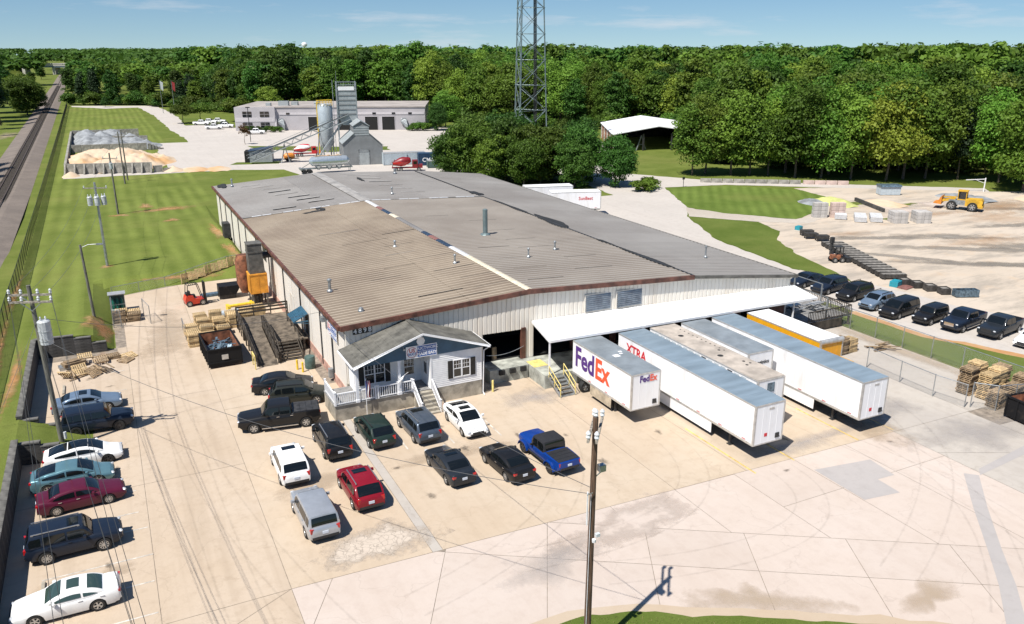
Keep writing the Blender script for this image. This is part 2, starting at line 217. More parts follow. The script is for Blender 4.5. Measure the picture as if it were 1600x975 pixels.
mat('tank_silver', (0.55, 0.60, 0.64), 0.28, 0.6, var=0.08); mat('mixer_red', (0.50, 0.015, 0.02), 0.3, var=0.06, coat=0.5); mat('mixer_blue', (0.02, 0.05, 0.25), 0.35, var=0.05); mat('container_grey', (0.43, 0.49, 0.53), 0.5, var=0.08); mat('container_blue', (0.018, 0.05, 0.105), 0.45, var=0.1); mat('container_green', (0.07, 0.12, 0.11), 0.6, var=0.15); mat('orange_machine', (0.62, 0.22, 0.03), 0.5, var=0.12); mat('loader_yellow', (0.62, 0.36, 0.03), 0.5, var=0.15, scale=1.5)
mat('mold_dark', (0.05, 0.046, 0.042), 0.7, var=0.3, scale=2, rnd=0.3); mat('mold_top', (0.20, 0.185, 0.165), 0.8, var=0.25, scale=2); mat('block_stack', (0.459, 0.435, 0.410), 0.85, var=0.12, scale=1.2, rnd=0.08); mat('block_stack_pink', (0.52, 0.40, 0.35), 0.85, var=0.12, scale=1.2, rnd=0.1); mat('teal', (0.02, 0.26, 0.33), 0.5, var=0.1)
mat('rail_steel', (0.16, 0.115, 0.09), 0.5, 0.5, var=0.2); mat('tie_wood', (0.075, 0.062, 0.05), 0.9, var=0.25); mat('bridge', (0.42, 0.40, 0.36), 0.85, var=0.1, scale=0.05); mat('joint', (0.246, 0.205, 0.164), 0.95, var=0.2, scale=2); mat('paint_line', (0.541, 0.500, 0.443), 0.8, var=0.2, scale=2); mat('paint_yellow', (0.62, 0.43, 0.10), 0.8, var=0.25, scale=2)
for k, c in dict(white=(0.80, 0.80, 0.79), black=(0.010, 0.010, 0.011), navy=(0.010, 0.016, 0.030), charcoal=(0.016, 0.020, 0.026), maroon=(0.085, 0.008, 0.026), red=(0.20, 0.006, 0.015), green=(0.016, 0.030, 0.025), olive=(0.022, 0.024, 0.019), jeep=(0.003, 0.036, 0.21)).items(): paint('paint_' + k, c)
for k, c in dict(silver=(0.40, 0.42, 0.45), teal=(0.14, 0.27, 0.31), slate=(0.10, 0.125, 0.16), bluegrey=(0.20, 0.27, 0.36)).items(): paint('paint_' + k, c, 0.28, 0.45)
# chain-link: thin crossing wires with open gaps
def link_mat(name, col, cell, thick):
    m, n, l, b = nodes_of(name); P = n.new('ShaderNodeTexCoord').outputs['Object']
    s = n.new('ShaderNodeSeparateXYZ'); l.new(P, s.inputs[0])
    h = mth(n, l, 'ADD', s.outputs[0], s.outputs[1])
    def band(x): return mth(n, l, 'LESS_THAN', mth(n, l, 'FRACT', mth(n, l, 'DIVIDE', x, cell)), thick)
    a = mth(n, l, 'MAXIMUM', band(mth(n, l, 'ADD', h, s.outputs[2])), band(mth(n, l, 'SUBTRACT', h, s.outputs[2])))
    b.inputs['Base Color'].default_value = (*col, 1); b.inputs['Roughness'].default_value = 0.5; b.inputs['Metallic'].default_value = 0.3
    l.new(a, b.inputs['Alpha']); M[name] = m
link_mat('chain_link', (0.42, 0.44, 0.45), 0.075, 0.075); link_mat('chain_link_black', (0.02, 0.02, 0.02), 0.06, 0.30)

# ------------------------------------------------------------------ mesh helpers
class MB:
    def __init__(s): s.v, s.f, s.m = [], [], []
    def add(s, vs, fs, m=0):
        o = len(s.v); s.v += [tuple(p) for p in vs]; s.f += [tuple(i + o for i in q) for q in fs]; s.m += [m] * len(fs); return s
    def box(s, x0, x1, y0, y1, z0, z1, m=0):
        return s.add([(x0,y0,z0),(x1,y0,z0),(x1,y1,z0),(x0,y1,z0),(x0,y0,z1),(x1,y0,z1),(x1,y1,z1),(x0,y1,z1)], [(0,3,2,1),(4,5,6,7),(0,1,5,4),(1,2,6,5),(2,3,7,6),(3,0,4,7)], m)
    def obox(s, c, d, rz=0, m=0, ry=0):
        mt = Matrix.Rotation(rz, 4, 'Z') @ Matrix.Rotation(ry, 4, 'Y'); vs = []
        for k in (-.5, .5):
            for a, b in ((-.5,-.5),(.5,-.5),(.5,.5),(-.5,.5)): vs.append(Vector(c) + mt @ Vector((a*d[0], b*d[1], k*d[2])))
        return s.add(vs, [(0,3,2,1),(4,5,6,7),(0,1,5,4),(1,2,6,5),(2,3,7,6),(3,0,4,7)], m)
    def bar(s, p, q, w=0.05, h=None, m=0):                    # rectangular bar between two points
        h = h or w; p, q = Vector(p), Vector(q); d = (q - p).normalized()
        a = d.cross(Vector((0,0,1))); a = a.normalized() if a.length > 1e-4 else Vector((1,0,0)); b = a.cross(d).normalized()
        vs = [c + a*i*w/2 + b*j*h/2 for c in (p, q) for i, j in ((-1,-1),(1,-1),(1,1),(-1,1))]
        return s.add(vs, [(0,3,2,1),(4,5,6,7),(0,1,5,4),(1,2,6,5),(2,3,7,6),(3,0,4,7)], m)
    def tube(s, p, q, r, n=8, r2=None, m=0, caps=True):
        r2 = r if r2 is None else r2; p, q = Vector(p), Vector(q); d = (q - p).normalized()
        a = d.cross(Vector((0,0,1))); a = a.normalized() if a.length > 1e-4 else Vector((1,0,0)); b = a.cross(d)
        vs = [c + (a*math.cos(t) + b*math.sin(t))*rr for c, rr in ((p, r), (q, r2)) for t in [2*math.pi*i/n for i in range(n)]]
        fs = [(i, (i+1) % n, n+(i+1) % n, n+i) for i in range(n)]
        if caps: fs += [tuple(range(n-1, -1, -1)), tuple(range(n, 2*n))]
        return s.add(vs, fs, m)
    def prism(s, pts, z0, z1, m=0):
        n = len(pts); vs = [(x, y, z0) for x, y in pts] + [(x, y, z1) for x, y in pts]
        return s.add(vs, [tuple(range(n-1, -1, -1)), tuple(range(n, 2*n))] + [(i, (i+1) % n, n+(i+1) % n, n+i) for i in range(n)], m)
    def extr(s, pts, axis, a, b, m=0):                        # outline in the plane across an axis, extruded along it
        f = {'x': lambda p, t: (t, p[0], p[1]), 'y': lambda p, t: (p[0], t, p[1])}[axis]; n = len(pts)
        return s.add([f(p, a) for p in pts] + [f(p, b) for p in pts], [tuple(range(n-1, -1, -1)), tuple(range(n, 2*n))] + [(i, (i+1) % n, n+(i+1) % n, n+i) for i in range(n)], m)
    def lathe(s, prof, n=16, c=(0,0,0), axis='z', m=0):
        vs = []
        for r, h in prof:
            for i in range(n):
                t = 2*math.pi*i/n; x, y = r*math.cos(t), r*math.sin(t)
                vs.append({'z': (c[0]+x, c[1]+y, c[2]+h), 'y': (c[0]+x, c[1]+h, c[2]+y), 'x': (c[0]+h, c[1]+x, c[2]+y)}[axis])
        fs = [(j*n+i, j*n+(i+1) % n, (j+1)*n+(i+1) % n, (j+1)*n+i) for j in range(len(prof)-1) for i in range(n)]
        fs += [tuple(range(n-1, -1, -1)), tuple(range((len(prof)-1)*n, len(prof)*n))]
        return s.add(vs, fs, m)
    def poly(s, pts, m=0): return s.add(pts, [tuple(range(len(pts)))], m)
    def mesh(s, name, mats, smooth=False):
        me = bpy.data.meshes.new(name); me.from_pydata(s.v, [], s.f)
        for k in (mats if isinstance(mats, (list, tuple)) else [mats]): me.materials.append(M[k])
        if len(set(s.m)) > 1 or (s.m and s.m[0]): me.polygons.foreach_set('material_index', s.m)
        bm = bmesh.new(); bm.from_mesh(me); bmesh.ops.recalc_face_normals(bm, faces=bm.faces); bm.to_mesh(me); bm.free()
        if smooth:
            me.polygons.foreach_set('use_smooth', [True]*len(me.polygons))
            try: me.set_sharp_from_angle(angle=R(38))
            except Exception: pass
        me.update(); return me
    def build(s, name, mats, parent=None, loc=(0,0,0), rz=0, smooth=False, label=None, cat=None, group=None, kind=None):
        return link(name, s.mesh(name, mats, smooth), parent, loc, rz, label, cat, group, kind)
def link(name, me, parent=None, loc=(0,0,0), rz=0, label=None, cat=None, group=None, kind=None, rot=None, scale=None):
    o = bpy.data.objects.new(name, me); C.objects.link(o); o.location = loc; o.rotation_euler = rot or (0, 0, rz)
    if scale is not None: o.scale = scale if hasattr(scale, '__len__') else (scale,)*3
    if parent: o.parent = parent
    for k, v in (('label', label), ('category', cat), ('group', group), ('kind', kind)):
        if v: o[k] = v
    return o
def thing(name, label, cat, loc=(0,0,0), rz=0, group=None):
    return link(name, None, None, loc, rz, label, cat, group)
def struct(name, mb, mats, parent=None, label=None, smooth=False):
    return mb.build(name, mats, parent, kind='structure' if parent is None else None, label=label, smooth=smooth)
def text(name, s, size, m, parent, loc, rot, bold=0.0, sx=1.0, extr=0.004, align='CENTER'):
    cu = bpy.data.curves.new(name, 'FONT'); cu.body = s; cu.size = size; cu.extrude = extr; cu.offset = bold; cu.align_x = align; cu.align_y = 'CENTER'; cu.resolution_u = 3
    t = bpy.data.objects.new(name, cu); C.objects.link(t); dg = bpy.context.evaluated_depsgraph_get()
    me = bpy.data.meshes.new_from_object(t.evaluated_get(dg)); bpy.data.objects.remove(t, do_unlink=True); bpy.data.curves.remove(cu)
    me.materials.clear(); me.materials.append(M[m])
    return link(name, me, parent, loc, rot=rot, scale=(sx, 1, 1))
FRONT, LEFT = (R(90), 0, 0), (R(90), 0, R(-90))               # lettering that faces -Y, and -X
def soft_patch(name, pts, z, m, parent=None, zf=None, dz=0.0):
    c = (sum(p[0] for p in pts)/len(pts), sum(p[1] for p in pts)/len(pts)); mb = MB(); n = len(pts); ks = (0.35, 0.65, 0.85, 1.0, 1.3)
    f = (lambda x, y: zf(x, y)+dz) if zf else (lambda x, y: z)
    V = [(c[0], c[1], f(*c))]; A = [1.0]
    for k in ks:
        for p in pts: x, y = c[0]+(p[0]-c[0])*k, c[1]+(p[1]-c[1])*k; V.append((x, y, f(x, y))); A.append(max(0, 1-k/1.3))
    F = [(0, 1+i, 1+(i+1) % n) for i in range(n)]
    for q in range(len(ks)-1): F += [(1+q*n+i, 1+(q+1)*n+i, 1+(q+1)*n+(i+1) % n, 1+q*n+(i+1) % n) for i in range(n)]
    mb.add(V, F); o = mb.build(name, m, parent, kind='structure' if parent is None else None)
    at = o.data.attributes.new('fade', 'FLOAT', 'POINT'); at.data.foreach_set('value', A); return o
def ragged(pts, amp=0.35, step=1.2, seed=0):
    out = []
    for i, p in enumerate(pts):
        q = pts[(i+1) % len(pts)]; L = math.hypot(q[0]-p[0], q[1]-p[1]); n = max(1, min(60, int(L/step)))
        for k in range(n):
            x, y = p[0]+(q[0]-p[0])*k/n, p[1]+(q[1]-p[1])*k/n; v = noise.fractal(Vector((x*0.45, y*0.45, seed)), 1.0, 2.0, 4)
            w = noise.fractal(Vector((x*0.45, y*0.45, seed+9)), 1.0, 2.0, 4); out.append((x+v*amp, y+w*amp))
    return out
def sheet(name, pts, z, m, parent=None, label=None, thick=0.0):
    mb = MB()
    if parent is None and name not in ('parking_lot',): pts = ragged(pts, 0.35 if min(p[1] for p in pts) < 80 else 1.0, 1.0 if min(p[1] for p in pts) < 80 else 4.0)
    if thick: mb.prism(pts, z - thick, z)
    else: mb.poly([(x, y, z) for x, y in pts])
    return struct(name, mb, m, parent, label)
def blob(c, rx, ry, n=22, j=0.25, rot=0, seed=0):             # irregular outline for worn patches
    r = random.Random(seed); ph = [r.uniform(0, 6.28) for _ in range(4)]; out = []
    for i in range(n):
        t = 2*math.pi*i/n; k = 1 + j*(math.sin(2*t+ph[0])*0.5 + math.sin(3*t+ph[1])*0.4 + math.sin(5*t+ph[2])*0.35 + math.sin(9*t+ph[3])*0.2)
        x, y = rx*k*math.cos(t), ry*k*math.sin(t); out.append((c[0]+x*math.cos(rot)-y*math.sin(rot), c[1]+x*math.sin(rot)+y*math.cos(rot)))
    return out
# ------------------------------------------------------------------ terrain
def ramp(x, a, b):
    t = max(0.0, min(1.0, (x - a) / (b - a))); return t
def gz(u, v):
    h = 1.7 if v < 18 else (1.7-0.2*ramp(v, 18, 30) if v < 30 else (1.5-0.4*ramp(v, 30, 42) if v < 42 else 1.1*(1-ramp(v, 42, 95))))
    if -1.6 < v < 2.4: r1 = ramp(u, -18.6, -22.75)
    else: r1 = ramp(u, -22.75, -22.95)
    r2 = ramp(v, 20.25, 20.45) * ramp(u, -16.4, -18.2)
    r3 = ramp(v, 40.8, 43.0) * ramp(u, 0.2, -0.6)
    z = h * max(r1, r2, r3)
    if u < -60 or v > 700 or u > 260:                     # land swells gently far off
        k = min(1, max(0, (max(abs(u) - 260, v - 700)) / 900)); z += k * 9 * (0.5 + 0.5 * noise.noise(Vector((u * 0.0011, v * 0.0011, 3))))
    return z
us = [-3000, -2000, -1200, -700, -400, -200, -110, -80, -60, -50, -44] + list(np.arange(-40, -26, 1.5)) + list(np.arange(-26, -23.1, 0.5)) + [-22.95, -22.75, -22.6, -22.3, -21.9, -21.4, -20.6, -19.8, -18.8, -18, -17, -16.4, -15.8] + list(np.arange(-15, -1, 1.2)) + [-0.6, 0.2, 2, 6, 14, 25, 40, 60, 90, 130, 180, 240, 330, 450, 700, 1100, 1800, 3000]
vs_ = [-400, -200, -120, -80, -60, -45, -35, -28, -20, -14, -9, -5, -2.6, -1.6, -1.55, -0.8, 0, 0.9, 1.8, 2.35, 2.4, 3, 5, 8, 12, 16, 19, 20.25, 20.45, 21, 22, 24, 27, 31, 35, 39, 40.8, 41.5, 42.2, 43, 45, 49, 55, 62, 70, 80, 95, 110, 130, 160, 200, 250, 300, 389, 470, 600, 750, 950, 1200, 1600, 2200, 3200]
us = sorted(set(round(float(x), 3) for x in us)); nu, nv = len(us), len(vs_)
mb = MB(); vv = [(u, v, gz(u, v)) for v in vs_ for u in us]; ff, fm = [], []
for j in range(nv - 1):
    for i in range(nu - 1):
        ff.append((j*nu+i, j*nu+i+1, (j+1)*nu+i+1, (j+1)*nu+i)); cu, cv = (us[i]+us[i+1])/2, (vs_[j]+vs_[j+1])/2
        fm.append(1 if (-26.2 < cu < 2 and -60 < cv < 389) else 0)
mb.v, mb.f, mb.m = vv, ff, fm
struct('ground', mb, ['grass', 'lawn'])

# ------------------------------------------------------------------ concrete lot of separate slabs
def clip(poly, a, b, c):                                   # keep a*x + b*y <= c
    out = []
    for i, p in enumerate(poly):
        q = poly[(i+1) % len(poly)]; dp, dq = a*p[0]+b*p[1]-c, a*q[0]+b*q[1]-c
        if dp <= 0: out.append(p)
        if (dp < 0 < dq) or (dq < 0 < dp): t = dp/(dp-dq); out.append((p[0]+(q[0]-p[0])*t, p[1]+(q[1]-p[1])*t))
    return out
def cut(polys, a, b, c):
    out = []
    for p in polys:
        for q in (clip(p, a, b, c), clip(p, -a, -b, -c)):
            if len(q) > 2 and abs(sum(q[i][0]*q[(i+1) % len(q)][1]-q[(i+1) % len(q)][0]*q[i][1] for i in range(len(q))))/2 > 0.6: out.append(q)
    return out
def shrink(p, d):
    n = len(p); ar = sum(p[i][0]*p[(i+1) % n][1]-p[(i+1) % n][0]*p[i][1] for i in range(n)); s = 1 if ar > 0 else -1
    q = list(p)
    lines = []
    for i in range(n):
        (x0, y0), (x1, y1) = p[i], p[(i+1) % n]; L = math.hypot(x1-x0, y1-y0)
        if L < 1e-6: continue
        nx, ny = s*(y1-y0)/L, -s*(x1-x0)/L; lines.append((nx, ny, nx*x0+ny*y0-d))
    for a, b, c in lines: q = clip(q, a, b, c)
    return q
lot = sheet('parking_lot', [(-22.62, -70), (70, -70), (70, -28), (57, -27.5), (49.4, -24.5), (49.4, -2.0), (46, -1), (46, 41), (-0.2, 40.6), (-10.4, 40.3), (-16.3, 38.2), (-16.3, 20.2), (-22.62, 20.2)], 0.006, 'joint')
A_ = (0.631, 1.0); cA = 0.631*13.33 - 28.2; cB = 0.631*11.07 - 30.97
zones = []
upL = [[(-22.6, -22.9), (-9.2, -22.9), (-9.2, 40.2), (-16.2, 38.1), (-16.2, 20.1), (-22.6, 20.1)]]
for c in (18.6, 6.0, -8.0): upL = cut(upL, 0, 1, c)
upL = cut(upL, 1, 0, -15.4)
zones += [(p, 'concrete') for p in upL]
nearL = [[(-22.6, -70), (-9.2, -70), (-9.2, -22.9), (-22.6, -22.9)]]
nearL = cut(nearL, 0.53, -1, 0.53*-9.2+22.9)
zones += [(p, 'concrete') for p in nearL]
mid = [[(-9.2, -22.9), (14.7, -23.7), (14.7, 3), (0, 3), (0, 40.4), (-9.2, 40.3)]]
for c in (22, 1.5): mid = cut(mid, 0, 1, c)
mid = cut(mid, 1, 0, -1.5)
mid = cut(mid, 1, 0, -0.9)
zones += [(p, 'concrete_grey' if all(-1.6 < q[0] < -0.8 for q in p) and min(q[1] for q in p) < -9 else 'concrete_tan') for p in mid]
rgt = [[(14.7, -23.7), (34, -24.2), (34, 2), (14.7, 2)]]
for c in (20.4, 24.4, 30.6): rgt = cut(rgt, 1, 0, c)
zones += [(p, 'concrete_tan') for p in rgt]
gate = [[(34, -24.2), (34, 2), (49.4, 2), (49.4, -24.5)]]
gate = cut(gate, 1, 0, 42.3)
zones += [(p, 'concrete_grey') for p in gate]
low = [[(-9.2, -70), (34, -70), (34, -24.2), (14.7, -23.7), (-9.2, -22.9)]]
low = cut(low, *A_, cA); low = cut(low, *A_, cB)
res = []
for p in low:
    cx, cy = sum(q[0] for q in p)/len(p), sum(q[1] for q in p)/len(p)
    if A_[0]*cx + cy > cA:
        ps = [p]
        for c in (5, 9.9, 14.65, 19.35, 24.35, 29.2): ps = cut(ps, 1, 0, c)
        for c in (-28.3,): ps = sum([cut([q], 0, 1, c) if min(t[0] for t in q) > 18 else [q] for q in ps], [])
    else:
        ps = [p]
        for k in range(-4, 6): ps = cut(ps, 0.876, -0.482, 0.876*(15.24+4.8*k) + 0.482*(29.38+3.02*k))
    res += [(q, 'concrete_pale') for q in ps]
zones += res
far = [[(34, -70), (70, -70), (70, -28), (57, -27.5), (49.4, -24.5), (34, -24.2)]]
far = cut(far, 0.5, 1, -10.8); far = cut(far, 1, 0, 42)
zones += [(p, 'concrete_grey') for p in far]
for p, m in zones:
    q = shrink(p, 0.016)
    if len(q) > 2:
        mb = MB(); mb.poly([(x, y, 0.02) for x, y in q]); mb.build('concrete_slab', m, lot)
def patch(name, pts, m, z=0.025, parent=lot): return sheet(name, pts, z, m, parent)
soft_patch('cracked_patch', blob((-4.0, -20.9), 2.7, 1.75, j=0.3, seed=3), 0.025, 'soft_cracked', lot)
patch('asphalt_patch', [(24.5, -25.76), (29.0, -26.41), (28.7, -28.6), (27.26, -28.52), (27.14, -30.29), (24.43, -29.93)], 'asphalt_patch', 0.026)
patch('asphalt_patch', [(32.98, -30.47), (33.62, -31.11), (30.35, -33.95), (26.99, -37.09), (24.66, -39.41), (20.5, -43), (19.8, -42.3), (23.84, -39.01), (26.27, -36.74), (29.57, -33.57)], 'asphalt_patch', 0.026)
patch('asphalt_patch', [(34.44, -30.54), (40.36, -29.81), (46, -29.0), (46, -29.8), (39.09, -30.63), (33.68, -31.14)], 'asphalt_patch', 0.027)
soft_patch('sand_stain', [(9.0, -31.9), (10.2, -32.3), (11.0, -33.0), (12.2, -32.7), (12.6, -33.8), (13.4, -34.6), (14.6, -35.6), (15.9, -36.9), (15.0, -37.8), (11.5, -35.6), (8.6, -34.0), (7.4, -33.1)], 0.028, 'soft_stain', lot)
soft_patch('sand_stain', [(17.2, -38.3), (18.0, -37.6), (19.4, -37.4), (20.4, -36.8), (21.6, -37.4), (22.2, -38.0), (21.0, -38.7), (19.6, -38.6), (18.6, -39.4)], 0.028, 'soft_stain', lot)
for i, (c, a, b_) in enumerate([((-17.4, -17.2), 1.2, 0.5), ((-20.9, -12.4), 0.7, 1.0), ((-20.6, -17.6), 1.1, 0.8), ((-18.6, 1.2), 2.2, 1.2), ((-16.2, 27.5), 1.0, 2.4), ((10.6, -3.9), 1.7, 0.9), ((33.5, -22), 2.5, 3.5)]):
    soft_patch('dirt_stain', blob(c, a, b_, j=0.35, seed=20+i), 0.029 + i*0.0004, 'soft_stain', lot)
for i, (c, a, b_, m) in enumerate([((40, -27), 8, 2.6, 'soft_grey'), ((37.5, -21), 2.5, 3, 'soft_grey'), ((13.5, -7), 3, 2, 'soft_grey'), ((27, -22.5), 7, 1.0, 'soft_grey'), ((-11.5, 22), 2.6, 8, 'soft_stain'), ((-5, -12.8), 4, 1.0, 'soft_stain'), ((4, -13), 5, 0.8, 'soft_stain'), ((10, -25.5), 5, 2, 'soft_pale'), ((4, -27), 3.5, 1.5, 'soft_grey')]):
    soft_patch('worn_patch', blob(c, a, b_, j=0.35, seed=120+i), 0.0215 + i*0.0003, m, lot)
orr = random.Random(9)
for i, (x, y) in enumerate([(-18, -11.3), (-17.6, -16.5), (-16.9, -5), (-17, 10.5), (-18.5, 13), (1.3, -6), (4.6, -8.6), (8.0, -8.9), (-0.2, -13.2), (5.0, -12.6), (0.6, -17.5), (9.2, -12.5), (12.3, -14), (12.6, -18.5), (22.8, -25), (32.4, -25.2), (18.6, -16.6), (26, -21.5), (-6.5, -14), (-3.4, -12.2)]):
    soft_patch('oil_drip', blob((x, y), orr.uniform(0.18, 0.5), orr.uniform(0.18, 0.6), j=0.35, seed=300+i), 0.0305 + i*0.0001, 'soft_oil', lot)
def tyre_marks(pts, gap=1.9, w=0.34):                      # a pair of faint wheel tracks along a curved way
    for s_ in (-gap/2, gap/2):
        mb = MB(); n = 40; P = []
        for k in range(n+1):
            t = k/n; a, b_, c, d = [Vector((*p, 0)) for p in pts]; q = a*(1-t)**3+b_*3*t*(1-t)**2+c*3*t*t*(1-t)+d*t**3; dq = ((b_-a)*(1-t)**2+(c-b_)*2*t*(1-t)+(d-c)*t*t).normalized(); nn = Vector((-dq.y, dq.x, 0))
            for e in (-1, 0, 1): v_ = q+nn*(s_+e*w/2); P.append((v_.x, v_.y, 0.0312 if s_ < 0 else 0.0316))
        mb.add(P, [(3*i+j, 3*i+j+1, 3*i+j+4, 3*i+j+3) for i in range(n) for j in (0, 1)]); o = mb.build('tyre_mark', 'tyre_mark', lot)
        at = o.data.attributes.new('fade', 'FLOAT', 'POINT'); at.data.foreach_set('value', [0.75 if i % 3 == 1 else 0.0 for i in range(len(P))])
for pts in ([(22.7, -24.5), (22.7, -30), (18, -33), (6, -29)], [(32.4, -25), (32.4, -31), (29, -36), (22, -41)], [(18.6, -16.5), (18.6, -24), (14, -28), (2, -26)], [(29, -17), (29, -26), (34, -33), (26, -44)], [(-12.5, 30), (-12.5, 8), (-12.8, -12), (-11, -30)], [(-13.4, 18), (-12.9, 0), (-12.0, -14), (-7, -30)], [(12.8, -5), (12.8, -16), (10, -24), (-4, -27)], [(38, -18), (37, -26), (32, -31), (20, -36)]): tyre_marks(pts)
mb = MB()                                                  # painted bay lines
for v, u0, u1 in ((-21.8, -19.5, -15.5), (-19.0, -20.5, -15.5), (-16.4, -20.8, -15.4), (-13.4, -19, -15.5), (-11.4, -20.8, -15.9), (-8.6, -20, -15.9), (4.2, -20.9, -16.0), (9.2, -21, -15.8), (13.8, -19, -15.8)):
    mb.obox(((u0+u1)/2, v, 0.026), (u1-u0, 0.10, 0.004))
for u, v0, v1 in ((1.35, -11.0, -7.0), (4.6, -11.6, -7.6), (8.1, -12, -8), (-1.8, -10, -7.4)): mb.obox((u, (v0+v1)/2, 0.026), (0.10, v1-v0, 0.004))
mb.build('bay_markings', 'paint_line', lot)
mb = MB()
for u, v0, v1 in ((20.7, -24.4, -17), (24.3, -24.2, -21), (30.6, -24.0, -18), (34.2, -24.0, -17)): mb.obox((u, (v0+v1)/2, 0.026), (0.11, v1-v0, 0.004))
mb.build('dock_markings', 'paint_yellow', lot)
wheel_stop = MB().extr([(-0.11, 0), (0.11, 0), (0.08, 0.13), (-0.08, 0.13)], 'y', -0.9, 0.9).mesh('wheel_stop', 'foundation')
for i, (x, y) in enumerate([(-20.6, 8.2), (-20.4, 11.2), (-20.7, -17.6), (-21.0, -12.2), (-20.95, -8.7)]):
    link('wheel_stop', wheel_stop, None, (x, y, 0.02), label='short concrete wheel stop at the head of a parking bay by the retaining wall', cat='wheel stop', group='wheel stops along the retaining wall')

# verge at the street edge
rim = [(-6, -60), (-3.5, -32.5), (-1.0, -30.7), (1.6, -30.75), (3.6, -31.0), (7.1, -32.5), (9.2, -33.8), (11.8, -35.2), (15.4, -37.3), (19, -40.1), (23, -46), (30, -60)]
sheet('sandy_edge', rim, 0.034, 'stain')
mb = MB(); gr = ragged([(-4, -60), (-2.0, -33.0), (-0.3, -31.5), (1.9, -31.35), (3.6, -31.55), (7.0, -33.1), (9.0, -34.3), (11.5, -35.75), (15.0, -37.9), (18.2, -40.5), (22, -46), (29, -60)], 0.3, 0.5)
mb.poly([(x, y, 0.045) for x, y in gr]); struct('verge', mb, 'lawn_fence')

# right side: drive, storage yard, lawns
sheet('storage_yard', [(60, -60), (60, 8), (66, 22), (78, 38), (86, 37), (104, 46), (108, 60), (118, 57), (139, 40), (215, 10), (215, -60)], 0.012, 'yard')
sheet('drive', [(44.2, 70), (44.2, 2), (54.2, 2.0), (54.2, -3.6), (54.6, -11.3), (57.8, -18.7), (61.5, -27.8), (72, -28), (69, -14), (66.0, -6), (65, 2), (63.4, 6), (61.6, 13.5), (63.6, 30.7), (70.7, 46.7), (76, 53), (85.2, 72.5), (98.6, 69.5), (139, 40), (142, 43), (100, 75), (89, 92), (110, 128), (124, 160), (120, 172), (90, 150), (79, 120), (71, 69.5)], 0.018, 'road_pale')
sheet('lawn', [(85.1, 72.0), (98.6, 68.0), (107.4, 57.5), (106, 50), (101, 46.2), (96, 41), (85.2, 36.6), (78, 46.2), (75.8, 53)], 0.03, 'lawn_diag')
sheet('lawn', [(70.7, 46.2), (78.1, 37.8), (76, 31), (71.6, 26.7), (67.3, 18.1), (65.2, 10), (63.4, 6), (61.8, 13.4), (63.8, 30.6)], 0.03, 'lawn_fence')
sheet('path', [(75.5, 53.0), (78.3, 45.8), (85.2, 36.3), (97, 40.6), (95, 37), (84.5, 33.5), (78.5, 37.6), (71.0, 46.4)], 0.026, 'gravel')
sheet('fence_strip', [(49.6, -2.2), (53.4, -2.6), (53.9, -11), (56.6, -18), (60, -27), (49.6, -24)], 0.024, 'lawn_fence')
sheet('dirt_edge', [(53.2, -2.6), (54.4, -2.6), (54.8, -11.3), (58, -18.7), (61.5, -27.6), (60, -27.5), (56.4, -18), (53.8, -11)], 0.021, 'dirt')
soft_patch('dirt_edge', blob((48.6, -12.5), 1.3, 9.5, j=0.12, seed=5), 0.0315, 'soft_stain')
for i, (c, a, b_) in enumerate([((104, 43), 9, 4), ((112, 38), 6, 3), ((100, 30), 7, 2)]): soft_patch('grass_patch', blob(c, a*0.5, b_*0.5, j=0.4, seed=40+i), 0.022 + i*0.001, 'soft_grass')
for i, (c, a, b_, m) in enumerate([((126, 30), 10, 5, 'soft_stain'), ((134, 21), 9, 3.5, 'soft_dirt'), ((118, 36), 6, 3, 'soft_pale'), ((108, 34), 6, 2.6, 'soft_pale')]): soft_patch('bare_patch', blob(c, a, b_, j=0.35, seed=50+i), 0.016 + i*0.001, m)
for i, (c, a, b_, rot) in enumerate([((86, 21), 8, 1.5, -0.5), ((96, 17), 9, 1.8, -0.55), ((93, 9.5), 13, 1.6, -0.62), ((84, 5), 12, 1.3, -0.6), ((100, 8), 8, 2.0, -0.6), ((79, 12), 8, 1.0, -0.9), ((112, 18), 7, 1.6, -0.3), ((128, 26), 8, 1.5, -0.4), ((92, 0), 14, 1.2, -0.6)]):
    soft_patch('churned_gravel', blob(c, a, b_, j=0.3, rot=rot, seed=160+i), 0.0155 + i*0.0002, 'soft_churned')
for i, (c, a, b_) in enumerate([((126, 29), 9, 5), ((116, 23), 9, 4), ((108, 30), 6, 3), ((98, 13), 10, 3), ((136, 16), 9, 5), ((84, 25), 5, 2)]): soft_patch('clay_wash', blob(c, a, b_, j=0.4, seed=190+i), 0.0185 + i*0.0002, 'soft_dirt_thin')
# plant yard and drives behind the building
sheet('plant_yard', [(-24, 139), (-24, 146), (-2, 141), (-1.2, 205), (8.5, 203), (6.4, 255), (5.9, 320), (2.3, 374), (-11, 372), (-26, 392), (-26, 400), (10, 384), (14, 330), (14, 262), (24, 264), (28, 243), (38, 232), (84, 214), (105, 222), (132, 190), (128, 172), (112, 160), (90, 150), (79, 118), (46, 98), (43, 117), (24, 120), (22, 132), (12, 137)], 0.014, 'road_pale')
for i, pts in enumerate([[(14, 150), (24, 147), (23, 143.5), (12, 146)], [(22, 185), (46, 172), (50, 163), (40, 160), (24, 176)], [(13, 262), (23, 262), (27, 285), (14, 300)], [(46, 175), (58, 166), (56, 158), (49, 160)]]): sheet('grass_patch', pts, 0.024, 'lawn_fence')
sheet('gravel_patch', [(43, 116), (43, 98), (46, 76), (44, 75), (0, 78), (0, 96), (18, 118)], 0.02, 'grass')
